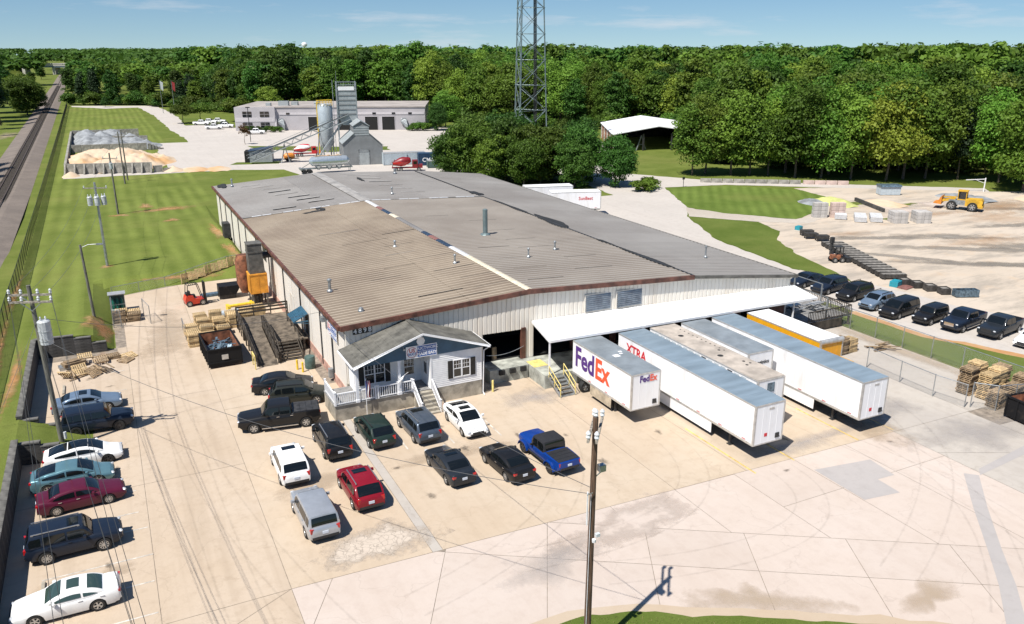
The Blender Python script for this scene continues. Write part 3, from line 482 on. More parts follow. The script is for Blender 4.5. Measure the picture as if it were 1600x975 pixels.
# worn clay showing through the lawn
def drape(name, pts, m, dz=0.012): return soft_patch(name, pts, 0, {'dirt': 'soft_dirt', 'stain': 'soft_stain'}[m], None, gz, dz)
for i, (c, a, b_) in enumerate([((-16.4, 49.6), 1.0, 0.9), ((-13.9, 89), 1.6, 1.4), ((-6.5, 92), 4.8, 2.4), ((-9.5, 97), 1.0, 3.4), ((-6.5, 80), 1.6, 1.3), ((-1.2, 66), 1.0, 7), ((-1.2, 52), 0.8, 6), ((-17.8, 25.0), 1.5, 2.3), ((-17.2, 23.5), 0.9, 4), ((-23.7, 11), 0.42, 8.5), ((-23.7, -9), 0.42, 7.5), ((-25.3, 16), 0.5, 14), ((-25.6, 40), 0.35, 12), ((-8, 41.9), 5, 0.5)]):
    drape('clay_patch', blob(c, a, b_, j=0.4, seed=70+i), 'dirt', 0.02)
# railway
def rl(v): return -32.0 - 0.0093 * v
mb = MB(); st = [-60, 0, 60, 120, 200, 320, 480, 650, 900, 1300]
prof = [(-5.0, 0.02), (-1.9, 0.55), (1.9, 0.55), (4.6, 0.02)]
for v in st: mb.v += [(rl(v)+dx, v, gz(rl(v)+dx, v)*(0.9 if k in (0, 3) else 1.0) + h - 0.0) for k, (dx, h) in enumerate(prof)]
for i in range(len(st)-1):
    for k in range(3): mb.f.append((i*4+k, i*4+k+1, (i+1)*4+k+1, (i+1)*4+k)); mb.m.append(0)
bal = struct('railway_bed', mb, 'ballast')
for s in (-0.75, 0.75):
    mb = MB()
    for i in range(len(st)-1):
        a, b_ = st[i], st[i+1]; mb.bar((rl(a)+s, a, gz(rl(a), a)+0.78), (rl(b_)+s, b_, gz(rl(b_), b_)+0.78), 0.13, 0.16)
    mb.build('rail', 'rail_steel', bal)
mb = MB(); v = 30.0
while v < 640: mb.obox((rl(v), v, gz(rl(v), v)+0.62), (2.6, 0.26, 0.16)); v += 0.62
mb.build('railway_sleepers', 'tie_wood', bal, kind='stuff')
drape('clay_patch', blob((-42, 250), 3, 14, j=0.3, seed=91), 'stain', 0.03); drape('clay_patch', blob((-37.6, 330), 1.2, 60, j=0.2, seed=92), 'stain', 0.03)
# ------------------------------------------------------------------ warehouse
K = -0.055                                                # the cross lines of the building run slightly skew
def fv(u): return -0.8 + K*u
ZE, ZR, ZS, ZQ = 6.15, 7.30, 6.72, 5.5                     # left eave, ridge, seam, right eave
UR, US, UE = 15.6, 32.2, 44.2
def roofz(u):
    if u < UR: return ZE + (ZR-ZE)*(u+0.35)/(UR+0.35)
    if u < US: return ZR + (ZS-ZR)*(u-UR)/(US-UR)
    return ZS + (ZQ-ZS)*(u-US)/(UE-US)
wh = thing('warehouse', 'long low white metal warehouse with a ribbed tan and grey roof and loading docks', 'building')
core = MB()                                               # inner walls behind the cladding, open at the doors
def skew_box(mb, u0, u1, v0, v1, z0, z1a, z1b, m=0):
    mb.add([(u0, v0+K*u0, z0), (u1, v0+K*u1, z0), (u1, v1+K*u1, z0), (u0, v1+K*u0, z0), (u0, v0+K*u0, z1a), (u1, v0+K*u1, z1b), (u1, v1+K*u1, z1b), (u0, v1+K*u0, z1a)], [(0,3,2,1),(4,5,6,7),(0,1,5,4),(1,2,6,5),(2,3,7,6),(3,0,4,7)], m)
# side, rear and back-of-cladding walls
skew_box(core, 0.08, 0.3, -0.7, 74.4, 0, ZE-0.1, ZE-0.08); skew_box(core, 43.7, 43.9, -0.6, 74.4, 0, ZQ-0.1, ZQ-0.12)
for a, b_ in ((0.1, UR), (UR, US), (US, 43.8)): skew_box(core, a, b_, 74.2, 74.4, 0, roofz(a)-0.1, roofz(b_)-0.1)
skew_box(core, 0.2, 11.4, -0.6, -0.5, 0, roofz(0.2)-0.12, roofz(11.4)-0.12); skew_box(core, 11.4, UR, -0.6, -0.5, 3.9, roofz(11.4)-0.12, ZR-0.12)
skew_box(core, UR, 16.0, -0.6, -0.5, 0, ZR-0.12, roofz(16)-0.12); skew_box(core, 16.0, US, -0.6, -0.5, 4.15, roofz(16)-0.12, ZS-0.12); skew_box(core, US, 43.7, -0.6, -0.5, 4.0, ZS-0.12, ZQ-0.12)
core.build('inner_wall', 'wall_white', wh)
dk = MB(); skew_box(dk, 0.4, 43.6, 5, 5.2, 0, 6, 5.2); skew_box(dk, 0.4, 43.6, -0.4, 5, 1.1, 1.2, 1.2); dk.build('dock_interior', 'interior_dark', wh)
for u, w in ((19.9, 0.55), (23.9, 0.55), (27.3, 0.55), (30.6, 0.55), (34.1, 0.55), (37.8, 0.55), (42.0, 1.7)):
    mb = MB(); skew_box(mb, u, u+w, -0.62, -0.4, 1.2, 4.2, 4.2); mb.build('dock_pier', 'brown_trim', wh)
# front cladding: one pressed panel after another
def panel(u0, u1, zb):
    mb = MB(); w = u1-u0; d = 0.055; pts = [(0.0, 0), (0.04, d), (w-0.085, d), (w-0.045, 0), (w, 0)]
    top = lambda u: roofz(u) - 0.10
    V = []
    for x, y in pts: V += [(u0+x, fv(u0+x)-0.02-y, zb), (u0+x, fv(u0+x)-0.02-y, top(u0+x))]
    mb.add(V, [(2*i, 2*i+2, 2*i+3, 2*i+1) for i in range(4)]); return mb
u = 0.0; i = 0
while u < 43.9:
    w = 0.425; zb = 1.35 if u < 11.2 else (3.85 if u < 15.3 else (1.2 if u < 16.0 else (4.3 if u < 33 else 4.2)))
    panel(u, min(u+w, 43.9), zb).build('wall_panel', 'wall_white', wh); u += w; i += 1
fnd = MB(); skew_box(fnd, -0.05, 11.3, -0.93, -0.6, 0, 1.34, 1.34); fnd.build('foundation', 'foundation', wh)
# left side: broad bays with dark joints over a pink block base
v = -0.75; bays = [3.9]*19
for w in bays:
    if v > 74: break
    e = min(v+w, 74.4); zb = max(gz(-0.7, (v+e)/2), 0.75); zt = ZE-0.1
    mb = MB(); n = 5
    for k in range(n):
        a, b_ = v+0.06+(e-v-0.12)*k/n, v+0.06+(e-v-0.12)*(k+1)/n; mb.box(-0.03, 0.07, a, b_-0.025, zb, zt)
        mb.box(-0.02, 0.07, b_-0.025, b_, zb, zt)
    mb.build('side_panel', 'wall_white_side', wh); v += w
mb = MB(); mb.box(-0.07, 0.06, -0.7, 40.5, 0, 0.82); mb.build('block_base', 'block_pink', wh)
mb = MB()
for v in (3.2, 7.0, 14.9, 22.6, 30.4, 38.2, 46.0, 51.8, 57.7, 63.6, 69.4): mb.box(-0.14, -0.03, v-0.06, v+0.06, 0.3, ZE-0.15)
mb.build('downspouts', 'steel_dark', wh)
mb = MB(); mb.box(-0.05, -0.035, 18.2, 20.0, 1.2, 3.4); mb.build('side_door', 'wall_white', wh)
mb = MB(); mb.box(-0.06, 0.05, 32.2, 34.2, 3.6, 5.3); mb.build('louvre', 'steel_dark', wh)
for v0 in (60.5,):
    mb = MB(); mb.box(-1.0, -0.1, v0, v0+1.9, gz(-0.8, v0), gz(-0.8, v0)+2.1); mb.build('hvac_unit', 'steel_dark', wh)
# roof sheets: ribbed, in two courses per slope, laid panel by panel
PW = 2.6
def roof_mesh(name, ua, ub, za, zb_, m, ribs=4, wid=PW):
    mb = MB(); pr = []
    for r in range(ribs):
        a = wid*r/ribs; p = wid/ribs; pr += [(a, 0.0), (a+p*0.62, 0.0), (a+p*0.72, 0.065), (a+p*0.90, 0.065)]
    pr.append((wid, 0.0)); V = []
    for y, h in pr: V += [(ua, y+K*ua, za+h), (ub, y+K*ub, zb_+h)]
    mb.add(V, [(2*i, 2*i+1, 2*i+3, 2*i+2) for i in range(len(pr)-1)]); mb.m = [1 if i % 4 == 2 else 0 for i in range(len(pr)-1)]; return mb.mesh(name, [m, 'rib_tan' if m == 'roof_tan' else 'rib_grey'])
UM1, UM2 = 10.4, 24.6
rows = [(-0.35, UM1, 'L'), (UM1, UR, 'L'), (UR, UM2, 'R'), (UM2, US, 'R')]
near_m = {}; far_m = {}
for k, (a, b_, s) in enumerate(rows):
    dz = 0.02 if k in (1, 2) else 0.0
    near_m[k] = roof_mesh('roof_panel', a, b_, roofz(a)+dz, roofz(b_)+dz, 'roof_tan' if s == 'L' else 'roof_grey_tan')
    far_m[k] = roof_mesh('roof_panel', a, b_, roofz(a)+dz-0.06, roofz(b_)+dz-0.06, 'roof_grey' if k != 1 else 'roof_grey_dark', ribs=3)
ann_m = roof_mesh('roof_panel', US, UE+0.25, ZS-0.02, ZQ-0.03, 'roof_grey', ribs=4)
v = -1.05; i = 0
while v < 74.3:
    for k in range(4): link('roof_panel', (near_m if i < 18 else far_m)[k], wh, (0, v, 0))
    link('roof_panel', ann_m, wh, (0, v, 0)); v += PW; i += 1
VSTEP = -1.05 + 18*PW
VR = v
# trims
def strip(u0, u1, v0, v1, dz, t, m, name, n=1):
    mb = MB()
    for k in range(n):
        a, b_ = u0+(u1-u0)*k/n, u0+(u1-u0)*(k+1)/n
        P = [(a, v0+K*a), (b_, v0+K*b_), (b_, v1+K*b_), (a, v1+K*a)]; zz = [roofz(a), roofz(b_), roofz(b_), roofz(a)]
        mb.add([(x, y, z+dz) for (x, y), z in zip(P, zz)] + [(x, y, z+dz+t) for (x, y), z in zip(P, zz)], [(0,3,2,1),(4,5,6,7),(0,1,5,4),(1,2,6,5),(2,3,7,6),(3,0,4,7)])
    return mb.build(name, m, wh)
for a, b_ in ((-0.38, UR), (UR, US)): strip(a, b_, -1.22, -1.06, -0.30, 0.40, 'brown_trim', 'fascia')
strip(US, UE+0.2, -1.22, -1.06, -0.22, 0.28, 'hopper_hood', 'fascia')
mb = MB(); mb.box(-0.55, -0.32, -0.95, VR-0.1, ZE-0.28, ZE+0.05); mb.build('gutter', 'brown_trim', wh)
mb = MB(); mb.box(UE+0.2, UE+0.4, fv(UE)-0.3, VR-2.6, ZQ-0.25, ZQ+0.02); mb.build('gutter', 'hopper_hood', wh)
mat('rib_shade_patch', (0.10, 0.088, 0.075), 0.8, var=0.3, scale=0.8)  # dark tone that paints the shadow lines along the roof ribs
rd = random.Random(3)
caps = [(-1.05, 12.0, 'cap_cream'), (12.0, 16.2, 'cap_white'), (16.2, 19.8, 'cap_blue'), (19.8, 22.0, 'cap_red'), (22.0, 24.2, 'cap_blue'), (24.2, 33.0, 'roof_grey_dark'), (33.0, 35.4, 'cap_cream'), (35.4, 38.6, 'cap_blue'), (38.6, 40.8, 'cap_red'), (40.8, 45.6, 'cap_white'), (45.6, 74, 'roof_bare')]
for a, b_, m in caps:
    mb = MB(); wd = 0.33 if m != 'roof_bare' else 0.8
    mb.add([(UR-wd, a+K*UR, ZR+0.06), (UR, a+K*UR, ZR+0.14), (UR+wd, a+K*UR, ZR+0.06), (UR-wd, b_+K*UR, ZR+0.06), (UR, b_+K*UR, ZR+0.14), (UR+wd, b_+K*UR, ZR+0.06)], [(0,1,4,3),(1,2,5,4),(0,3,5,2)])
    mb.build('ridge_cap', m, wh)
k = 0; u = -0.3
while u < US-0.2:
    w = rd.uniform(1.0, 1.6); strip(u, min(u+w-0.14, US), VSTEP-0.16, VSTEP+0.16, 0.07, 0.06, 'cap_white' if k % 3 else 'roof_bare', 'step_flashing'); u += w; k += 1
strip(-0.3, US, VSTEP-0.22, VSTEP+0.22, 0.052, 0.015, 'tar', 'step_seal', n=2)
strip(US-0.1, US+0.12, -1.0, 74, 0.07, 0.012, 'steel_dark', 'seam_strip')
for (a, b_, v0, v1) in ((US-0.35, US+0.35, 1, 12), (US-0.2, US+0.3, 12, 16), (US-0.5, US+1.3, 22, 31), (US-0.25, US+0.5, 31, 42), (US-0.4, US+1.2, 47.4, 50.5)):
    mb = MB(); P = blob(((a+b_)/2, (v0+v1)/2), (b_-a)/2, (v1-v0)/2, n=40, j=0.28, seed=int(v0*3)); mb.poly([(x, y+K*x, roofz(x)+0.088) for x, y in P]); mb.build('tar_patch', 'tar', wh)
for (u, v, a, b_) in ((8.2, 43.0, 1.4, 0.45), (9.2, 44.3, 0.5, 0.9), (0.9, 73.0, 0.8, 1.6), (20.5, 64.5, 0.35, 1.8)):
    mb = MB(); mb.poly([(x, y, roofz(x)+0.088) for x, y in blob((u, v), a, b_, n=30, j=0.35, seed=int(u*7))]); mb.build('tar_patch', 'tar', wh)
for (u0, u1, v, m, wd) in [(7.2, 11.2, 2.6, 'tar', 0.10), (8.2, 12.6, 0.6, 'tar', 0.10), (5.2, 8.0, 9.4, 'steel_dark', 0.10), (7.4, 10.6, 12.5, 'steel_dark', 0.10), (9.0, 12.0, 17, 'roof_bare', 0.10), (10.0, 13.2, 20.5, 'steel_dark', 0.08), (11.0, 15.0, 9.0, 'steel_dark', 0.08), (10.5, 15.0, 14, 'steel_dark', 0.07), (12.2, 15.0, 5.5, 'steel_dark', 0.09), (12.0, 15.3, 2.2, 'steel_dark', 0.10), (11.5, 15.2, 26, 'steel_dark', 0.07), (6.5, 11.5, 24, 'steel_dark', 0.06), (5.5, 10.0, 30, 'roof_bare', 0.08), (17, 20.5, 2, 'tar', 0.08), (17.6, 21, 6, 'tar', 0.07), (18, 21.5, 10, 'tar', 0.07), (18, 21.5, 15, 'tar', 0.07), (23, 27, 4.4, 'tar', 0.09), (24.5, 28, 9.0, 'tar', 0.07), (22, 26, 14, 'tar', 0.07), (22.5, 26, 18, 'tar', 0.06), (22.5, 26, 23, 'tar', 0.06), (23, 26.5, 29, 'tar', 0.06), (19, 22, 33, 'tar', 0.06)]:
    strip(u0, u1, v-wd*0.3, v+wd*0.3, 0.068, 0.02, 'rib_shade_patch' if m != 'roof_bare' else m, 'rib_shade_patch')  # dark strips paint rib shadow lines as colour; bare-metal ones are raised patches
for (u0, u1, v) in [(3.2, 6.0, 70), (4.6, 7.6, 67.6), (5.4, 8.2, 65), (5.8, 9.0, 62), (6.2, 9.4, 59), (7.4, 10.4, 56), (8.0, 11.2, 53.3), (9.0, 12.5, 50.5), (4.0, 7.0, 48.8), (19, 22.6, 72), (19.6, 23.2, 70), (20.4, 24, 66.5), (21, 24.6, 63), (21.4, 25, 59), (21.8, 25.4, 55.5), (22.4, 26, 52)]:
    strip(u0, u1, v-0.22, v+0.22, 0.075, 0.012, 'roof_bare', 'roof_patch')
# roof vents
def vent(u, v, h, r, base='galv', capr=1.6, m='galv'):
    z = roofz(u)+0.03; mb = MB(); mb.tube((u, v, z-0.1), (u, v, z+h), r, 10); mb.lathe([(r*2.2, 0), (r*2.0, 0.10), (r*1.1, 0.2)], 10, (u, v, z+0.02)); mb.lathe([(r*capr, h), (r*capr, h+0.12), (r*0.4, h+0.2)], 10, (u, v, z))
    mb.build('roof_vent', m, wh)
vent(1.3, 8.5, 1.0, 0.13); vent(10.9, 19.2, 0.55, 0.10); vent(13.6, 9.5, 0.75, 0.09); vent(2.1, 1.7, 0.15, 0.12); vent(21.5, 19.8, 2.7, 0.27, capr=1.05, m='tower_steel'); vent(21.0, 8.6, 0.8, 0.08); vent(25.2, 10.8, 0.75, 0.09); vent(39.5, 4.4, 1.1, 0.09); vent(20.7, 49.5, 0.8, 0.09); vent(2.2, 71.5, 1.0, 0.12); vent(28, 70, 0.6, 0.15)
mb = MB(); mb.box(1.1, 1.5, 8.3, 8.7, 6.2, 6.42); mb.build('vent_kerb', 'block_pink', wh)
# front wall louvres
for u0, u1 in ((21.05, 23.6), (24.2, 26.8)):
    mb = MB(); y = fv((u0+u1)/2)-0.16; mb.box(u0-0.1, u1+0.1, y+0.03, y+0.12, 4.55, 6.2); fr = mb.build('louvre_frame', 'wall_white', wh)
    mb = MB(); mb.box(u0, u1, y+0.0, y+0.029, 4.65, 6.1); mb.build('louvre_back', 'interior_dark', fr)
    for k in range(8):
        mb = MB(); z = 4.74+k*0.182; mb.add([(u0, y-0.06, z-0.05), (u1, y-0.06, z-0.05), (u1, y, z+0.07), (u0, y, z+0.07), (u0, y-0.06, z-0.03), (u1, y-0.06, z-0.03), (u1, y, z+0.09), (u0, y, z+0.09)], [(0,3,2,1),(4,5,6,7),(0,1,5,4),(1,2,6,5),(2,3,7,6),(3,0,4,7)]); mb.build('louvre_blade', 'galv', fr)
# number plates 4898
for k, ch in enumerate('4898'):
    u = 0.80+k*0.39; mb = MB(); y = fv(u)-0.115; mb.box(u-0.19, u+0.19, y, y+0.03, 5.38+k*0.02, 5.86+k*0.02); p = mb.build('number_plate', 'ink_black', wh)
    text('digit', ch, 0.56, 'ink_white', p, (u, y-0.006, 5.62+k*0.02), FRONT, 0.010)
# signs of the duct firm
def duct_sign(parent, w, h, loc, rot):
    s = link('sign', None, parent, loc, rot=rot); s.empty_display_size = 0.2
    mb = MB(); mb.box(-w/2, w/2, -h/2, h/2, 0, 0.03); mb.build('board', 'ink_white', s)
    mb = MB(); mb.box(-w*0.14, w*0.48, 0.02*h, h*0.44, 0.031, 0.036); mb.box(-w*0.14, w*0.48, -h*0.44, -0.02*h, 0.031, 0.036); mb.build('blue_band', 'sign_blue', s)
    mb = MB(); n = 28; c = -w*0.31; ro, ri = h*0.43, h*0.39
    for a in range(n):
        t0, t1 = 2*math.pi*a/n, 2*math.pi*(a+1)/n; mb.add([(c+ri*math.cos(t0), ri*math.sin(t0), 0.034), (c+ro*math.cos(t0), ro*math.sin(t0), 0.034), (c+ro*math.cos(t1), ro*math.sin(t1), 0.034), (c+ri*math.cos(t1), ri*math.sin(t1), 0.034)], [(0, 1, 2, 3)])
    mb.build('ring', 'sign_red', s)
    text('lettering', 'US', h*0.42, 'sign_red', s, (c, h*0.13, 0.034), (0, 0, 0), 0.012*h); text('lettering', 'DUCT', h*0.26, 'sign_blue', s, (c, -h*0.15, 0.036), (0, 0, 0), 0.01*h)
    text('lettering', 'DUCTWORK', h*0.34, 'ink_white', s, (w*0.17, h*0.22, 0.038), (0, 0, 0), 0.004*h, 0.92); text('lettering', 'MADE EASY', h*0.34, 'ink_white', s, (w*0.17, -h*0.23, 0.038), (0, 0, 0), 0.012*h, 0.92)
    return s
s2 = duct_sign(wh, 2.9, 1.25, (-0.16, 2.55, 4.75), LEFT)
mb = MB(); mb.box(-0.5, 0.05, 4.6, 5.2, 4.9, 5.3); mb.tube((-0.3, 4.9, 5.3), (-0.3, 4.9, 5.8), 0.05); mb.build('service_bracket', 'steel_grey', wh)
mb = MB(); mb.box(-0.45, -0.1, 3.4, 3.8, 0.3, 1.1); mb.build('meter_box', 'steel_grey', wh)
# canopy over the docks
cn = MB(); ca = [(16.0, fv(16.0)-0.1, 4.42), (44.4, fv(44.4)-0.1, 4.30), (43.6, -7.05, 4.18), (15.2, -6.3, 4.18)]
cn.add([(x, y, z) for x, y, z in ca] + [(x, y, z+0.10) for x, y, z in ca], [(0,3,2,1),(4,5,6,7),(0,1,5,4),(1,2,6,5),(2,3,7,6),(3,0,4,7)])
canopy = cn.build('canopy', 'white_roof', wh)
mb = MB(); mb.bar((15.18, -6.34, 4.2), (43.6, -7.1, 4.2), 0.06, 0.2); mb.bar((15.9, fv(16)-0.2, 4.42), (15.16, -6.3, 4.2), 0.06, 0.2); mb.build('canopy_edge', 'white_paint', canopy)
mb = MB()
for k in range(94):
    u = 16.2+k*0.3; mb.bar((u, fv(u)-0.15, 4.525-u*0.0015+0.018), (u-0.8, -6.3-(u-16)*0.027, 4.29), 0.03, 0.03)
mb.build('canopy_ribs', 'white_roof', canopy)
for u in (15.3, 24.2, 33.9, 41.0):
    mb = MB(); y = -6.1-(u-15.3)*0.026; mb.box(u-0.06, u+0.06, y-0.06, y+0.06, 1.2, 4.17); mb.build('canopy_post', 'white_paint', wh)
# raised dock platform and the open dock bay
mb = MB(); mb.add([(14.95, fv(15)-0.1, 0), (43.6, fv(43.6)-0.1, 0), (43.6, -6.75, 0), (14.95, -6.05, 0), (14.95, fv(15)-0.1, 1.2), (43.6, fv(43.6)-0.1, 1.2), (43.6, -6.75, 1.2), (14.95, -6.05, 1.2)], [(0,3,2,1),(4,5,6,7),(0,1,5,4),(1,2,6,5),(2,3,7,6),(3,0,4,7)])
plat = mb.build('dock_platform', 'dock_concrete', wh)
mb = MB(); mb.box(15.0, 16.3, -4.1, -2.6, 1.203, 1.23); mb.build('yellow_plate', 'yellow_faded', plat)
mb = MB(); mb.box(11.3, 14.9, -3.2, -1.2, 0, 1.2); bay = mb.build('dock_bay', 'dock_concrete', wh)
for u in (12.35, 13.35, 14.35): mb = MB(); mb.box(u-0.25, u+0.25, -3.42, -3.205, 0.75, 1.15); mb.build('dock_bumper', 'rubber', bay)
mb = MB(); mb.box(14.95, 15.35, fv(15)-0.2, fv(15)+0.1, 1.21, 4.0); mb.build('door_jamb', 'brown_trim', wh)
mb = MB(); mb.box(12.6, 13.0, -0.9, -0.7, 1.2, 2.3); mb.build('stacked_board', 'pallet_old', wh)
mb = MB()
for k in range(8): a, b_ = k/8, (k+1)/8; f = lambda t: (11.6+3.5*t, -1.9, 2.1-0.55*4*t*(1-t)*0.5+0.3*t); mb.tube(f(a), f(b_), 0.02, 5)
mb.build('safety_chain', 'galv', wh)
# steel stairs with yellow rails
st_ = thing('dock_stairs', 'steel stairs with yellow handrails down from the covered dock beside the parcel trailer', 'stairs', (15.9, -6.1, 0))
for k in range(6): mb = MB(); mb.box(-0.62, 0.62, -0.34-k*0.34, -0.04-k*0.34, 0.98-k*0.19, 1.03-k*0.19); mb.build('tread', 'galv', st_)
for s in (-0.68, 0.68):
    mb = MB(); mb.bar((s, -0.03, 1.05), (s, -2.1, 0.04), 0.05, 0.2); mb.build('stringer', 'galv', st_)
    mb = MB()
    for y, z in ((-0.1, 1.0), (-1.05, 0.52), (-2.05, 0.02)): mb.tube((s, y, z), (s, y, z+1.05), 0.035, 8)
    mb.tube((s, -0.1, 2.05), (s, -2.05, 1.07), 0.035, 8); mb.tube((s, -0.1, 1.55), (s, -2.05, 0.57), 0.03, 8); mb.build('handrail', 'yellow_faded', st_)

# ------------------------------------------------------------------ office front
hs = thing('office_annex', 'small white clapboard office with navy gable, grey shingle roof and covered porch', 'office')
HV = -4.6; FZ = 1.4; EZ = 4.12
mb = MB(); mb.box(5.62, 9.9, HV-0.02, -1.5, 0, FZ-0.1); mb.build('foundation', 'foundation', hs)
mb = MB(); mb.box(-2.0, 5.6, HV+0.12, -1.2, 0, FZ-0.16); mb.build('porch_base', 'foundation', hs)
mb = MB(); mb.box(-2.05, 5.62, HV+0.05, -1.2, FZ-0.155, FZ-0.1); mb.build('porch_deck', 'deck_grey', hs)
def siding(name, x0, x1, y, z0, z1, parent, face=-1, axis='y'):
    mb = MB(); z = z0; n = max(1, int((z1-z0)/0.155)); d = (z1-z0)/n
    for k in range(n):
        a, b_ = z0+k*d, z0+(k+1)*d
        if axis == 'y': mb.add([(x0, y-0.035, a), (x1, y-0.035, a), (x1, y-0.004, b_), (x0, y-0.004, b_), (x0, y+0.05, a), (x1, y+0.05, a), (x1, y+0.05, b_), (x0, y+0.05, b_)], [(0,1,2,3),(4,7,6,5),(0,4,5,1),(3,2,6,7),(0,3,7,4),(1,5,6,2)])
        else: mb.add([(y-0.035, x0, a), (y-0.035, x1, a), (y-0.004, x1, b_), (y-0.004, x0, b_), (y+0.05, x0, a), (y+0.05, x1, a), (y+0.05, x1, b_), (y+0.05, x0, b_)], [(0,1,2,3),(4,7,6,5),(0,4,5,1),(3,2,6,7),(0,3,7,4),(1,5,6,2)])
    return mb.build(name, 'white_vinyl', parent)
siding('front_siding', 5.62, 9.9, HV, FZ-0.1, EZ, hs); siding('porch_siding', 0.15, 5.6, -2.45, FZ-0.1, EZ, hs); siding('return_siding', HV, -2.45, 5.58, FZ-0.1, EZ, hs, axis='x')
siding('left_siding', -2.45, -1.0, 0.12, FZ-0.1, EZ, hs, axis='x'); mb = MB(); mb.box(9.85, 9.9, HV+0.05, -1.5, FZ-0.1, EZ); mb.build('right_wall', 'white_vinyl', hs)
for x in (5.62, 9.86): mb = MB(); mb.box(x-0.06, x+0.06, HV-0.055, HV+0.02, FZ-0.1, EZ); mb.build('corner_board', 'white_paint', hs)
AP = 4.92
def hz(u): return 4.28 + (6.12-4.28)*(1-abs(u-AP)/5.55)
mb = MB(); mb.extr([(-0.45, EZ-0.02), (10.25, EZ-0.02), (10.25, hz(10.25)-0.14), (AP, hz(AP)-0.12), (-0.45, hz(-0.45)-0.14)], 'y', HV-0.06, HV+0.1); mb.build('gable', 'house_blue', hs)
mb = MB(); mb.box(-0.4, 5.6, HV+0.1, -2.4, EZ-0.02, EZ+0.02); mb.build('porch_ceiling', 'white_vinyl', hs)
for s in (0, 1):                                          # roof slopes in shingle courses
    n = 9; u0, u1 = (-0.62, AP) if s == 0 else (10.46, AP)
    for k in range(n):
        a, b_ = u0+(u1-u0)*k/n, u0+(u1-u0)*(k+1)/n; mb = MB(); y0, y1 = HV-0.42, fv(a)-0.09
        mb.add([(a, y0, hz(a)-0.03), (b_, y0, hz(b_)-0.045), (b_, y1, hz(b_)-0.045), (a, y1, hz(a)-0.03), (a, y0, hz(a)+0.035), (b_, y0, hz(b_)+0.012), (b_, y1, hz(b_)+0.012), (a, y1, hz(a)+0.035)], [(0,3,2,1),(4,5,6,7),(0,1,5,4),(1,2,6,5),(2,3,7,6),(3,0,4,7)])
        mb.build('shingle_course', 'shingle', hs)
mb = MB(); mb.bar((AP, HV-0.43, hz(AP)+0.03), (AP, fv(AP)-0.1, hz(AP)+0.03), 0.3, 0.05); mb.build('ridge_shingles', 'shingle', hs)
mb = MB()
for a in (-0.62, 10.46): mb.bar((a, HV-0.45, hz(a)-0.06), (AP, HV-0.45, hz(AP)-0.06), 0.05, 0.16)
mb.build('rake_board', 'white_paint', hs)
mb = MB()
for a in (-0.62, 10.46): mb.bar((a, HV-0.42, hz(a)-0.12), (AP, HV-0.22, hz(AP)-0.13), 0.36, 0.02)
mb.build('soffit', 'white_paint', hs)
for a in (-0.66, 10.5): mb = MB(); mb.bar((a, HV-0.42, hz(a)-0.05), (a, fv(a)-0.1, hz(a)-0.05), 0.12, 0.12); mb.build('gutter', 'white_paint', hs)
mb = MB(); mb.tube((10.5, HV-0.35, 4.15), (10.1, HV-0.07, 3.8), 0.045, 6); mb.tube((10.1, HV-0.07, 3.8), (10.0, HV-0.07, 0.2), 0.045, 6); mb.tube((10.0, HV-0.07, 0.2), (10.0, HV-0.4, 0.08), 0.045, 6); mb.build('downspout', 'white_paint', hs)
mb = MB(); mb.tube((-0.66, HV-0.35, 4.15), (-0.15, HV+0.15, 3.8), 0.045, 6); mb.tube((-0.15, HV+0.15, 3.8), (-0.15, HV+0.15, 1.4), 0.045, 6); mb.build('downspout', 'white_paint', hs)
mb = MB(); mb.lathe([(0.34, 0.0), (0.34, 0.05), (0.26, 0.06)], 8, (4.82, HV-0.12, 5.42), 'y'); mb.build('gable_vent', 'white_vinyl', hs)
duct_sign(hs, 2.5, 0.98, (4.86, HV-0.10, 4.62), FRONT)
mb = MB(); mb.tube((3.4, HV-0.3, 5.05), (3.4, HV-0.06, 5.15), 0.03, 6); mb.obox((3.4, HV-0.36, 5.02), (0.14, 0.14, 0.1)); mb.build('sign_lamp', 'steel_grey', hs)
def window(name, x0, x1, z0, z1, y, parent, panes=2, shutters=True, grid=True):
    w = link(name, None, parent, (0, 0, 0)); f = MB(); t = 0.07
    for a, b_, c, d in ((x0-t, x1+t, z1, z1+t), (x0-t, x1+t, z0-t, z0), (x0-t, x0, z0, z1), (x1, x1+t, z0, z1)): f.box(a, b_, y-0.08, y-0.02, c, d)
    for k in range(1, panes): x = x0+(x1-x0)*k/panes; f.box(x-0.06, x+0.06, y-0.078, y-0.02, z0, z1)
    f.box(x0, x1, y-0.06, y-0.022, (z0+z1)/2-0.03, (z0+z1)/2+0.03)
    if grid:
        for k in range(panes):
            a, b_ = x0+(x1-x0)*k/panes, x0+(x1-x0)*(k+1)/panes
            for q in (1, 2): x = a+(b_-a)*q/3; f.box(x-0.012, x+0.012, y-0.05, y-0.023, (z0+z1)/2, z1)
            f.box(a, b_, y-0.049, y-0.023, (z0*0.25+z1*0.75)-0.012, (z0*0.25+z1*0.75)+0.012)
    f.build('window_frame', 'white_paint', w)
    for k in range(panes):
        g = MB(); a, b_ = x0+(x1-x0)*k/panes, x0+(x1-x0)*(k+1)/panes; g.box(a, b_, y-0.04, y-0.025, z0, z1); g.build('pane', 'glass_dark', w)
    if shutters:
        for a, b_ in ((x0-t-0.42, x0-t-0.02), (x1+t+0.02, x1+t+0.42)): s = MB(); s.box(a, b_, y-0.09, y-0.04, z0-0.06, z1+0.06); s.build('shutter', 'black_metal', w)
    return w
window('window', 7.5, 8.85, 1.95, 3.32, HV, hs); window('window', 0.95, 2.5, 1.75, 3.25, -2.45, hs); window('window', 4.15, 4.95, 1.95, 3.25, -2.45, hs, 1, False)
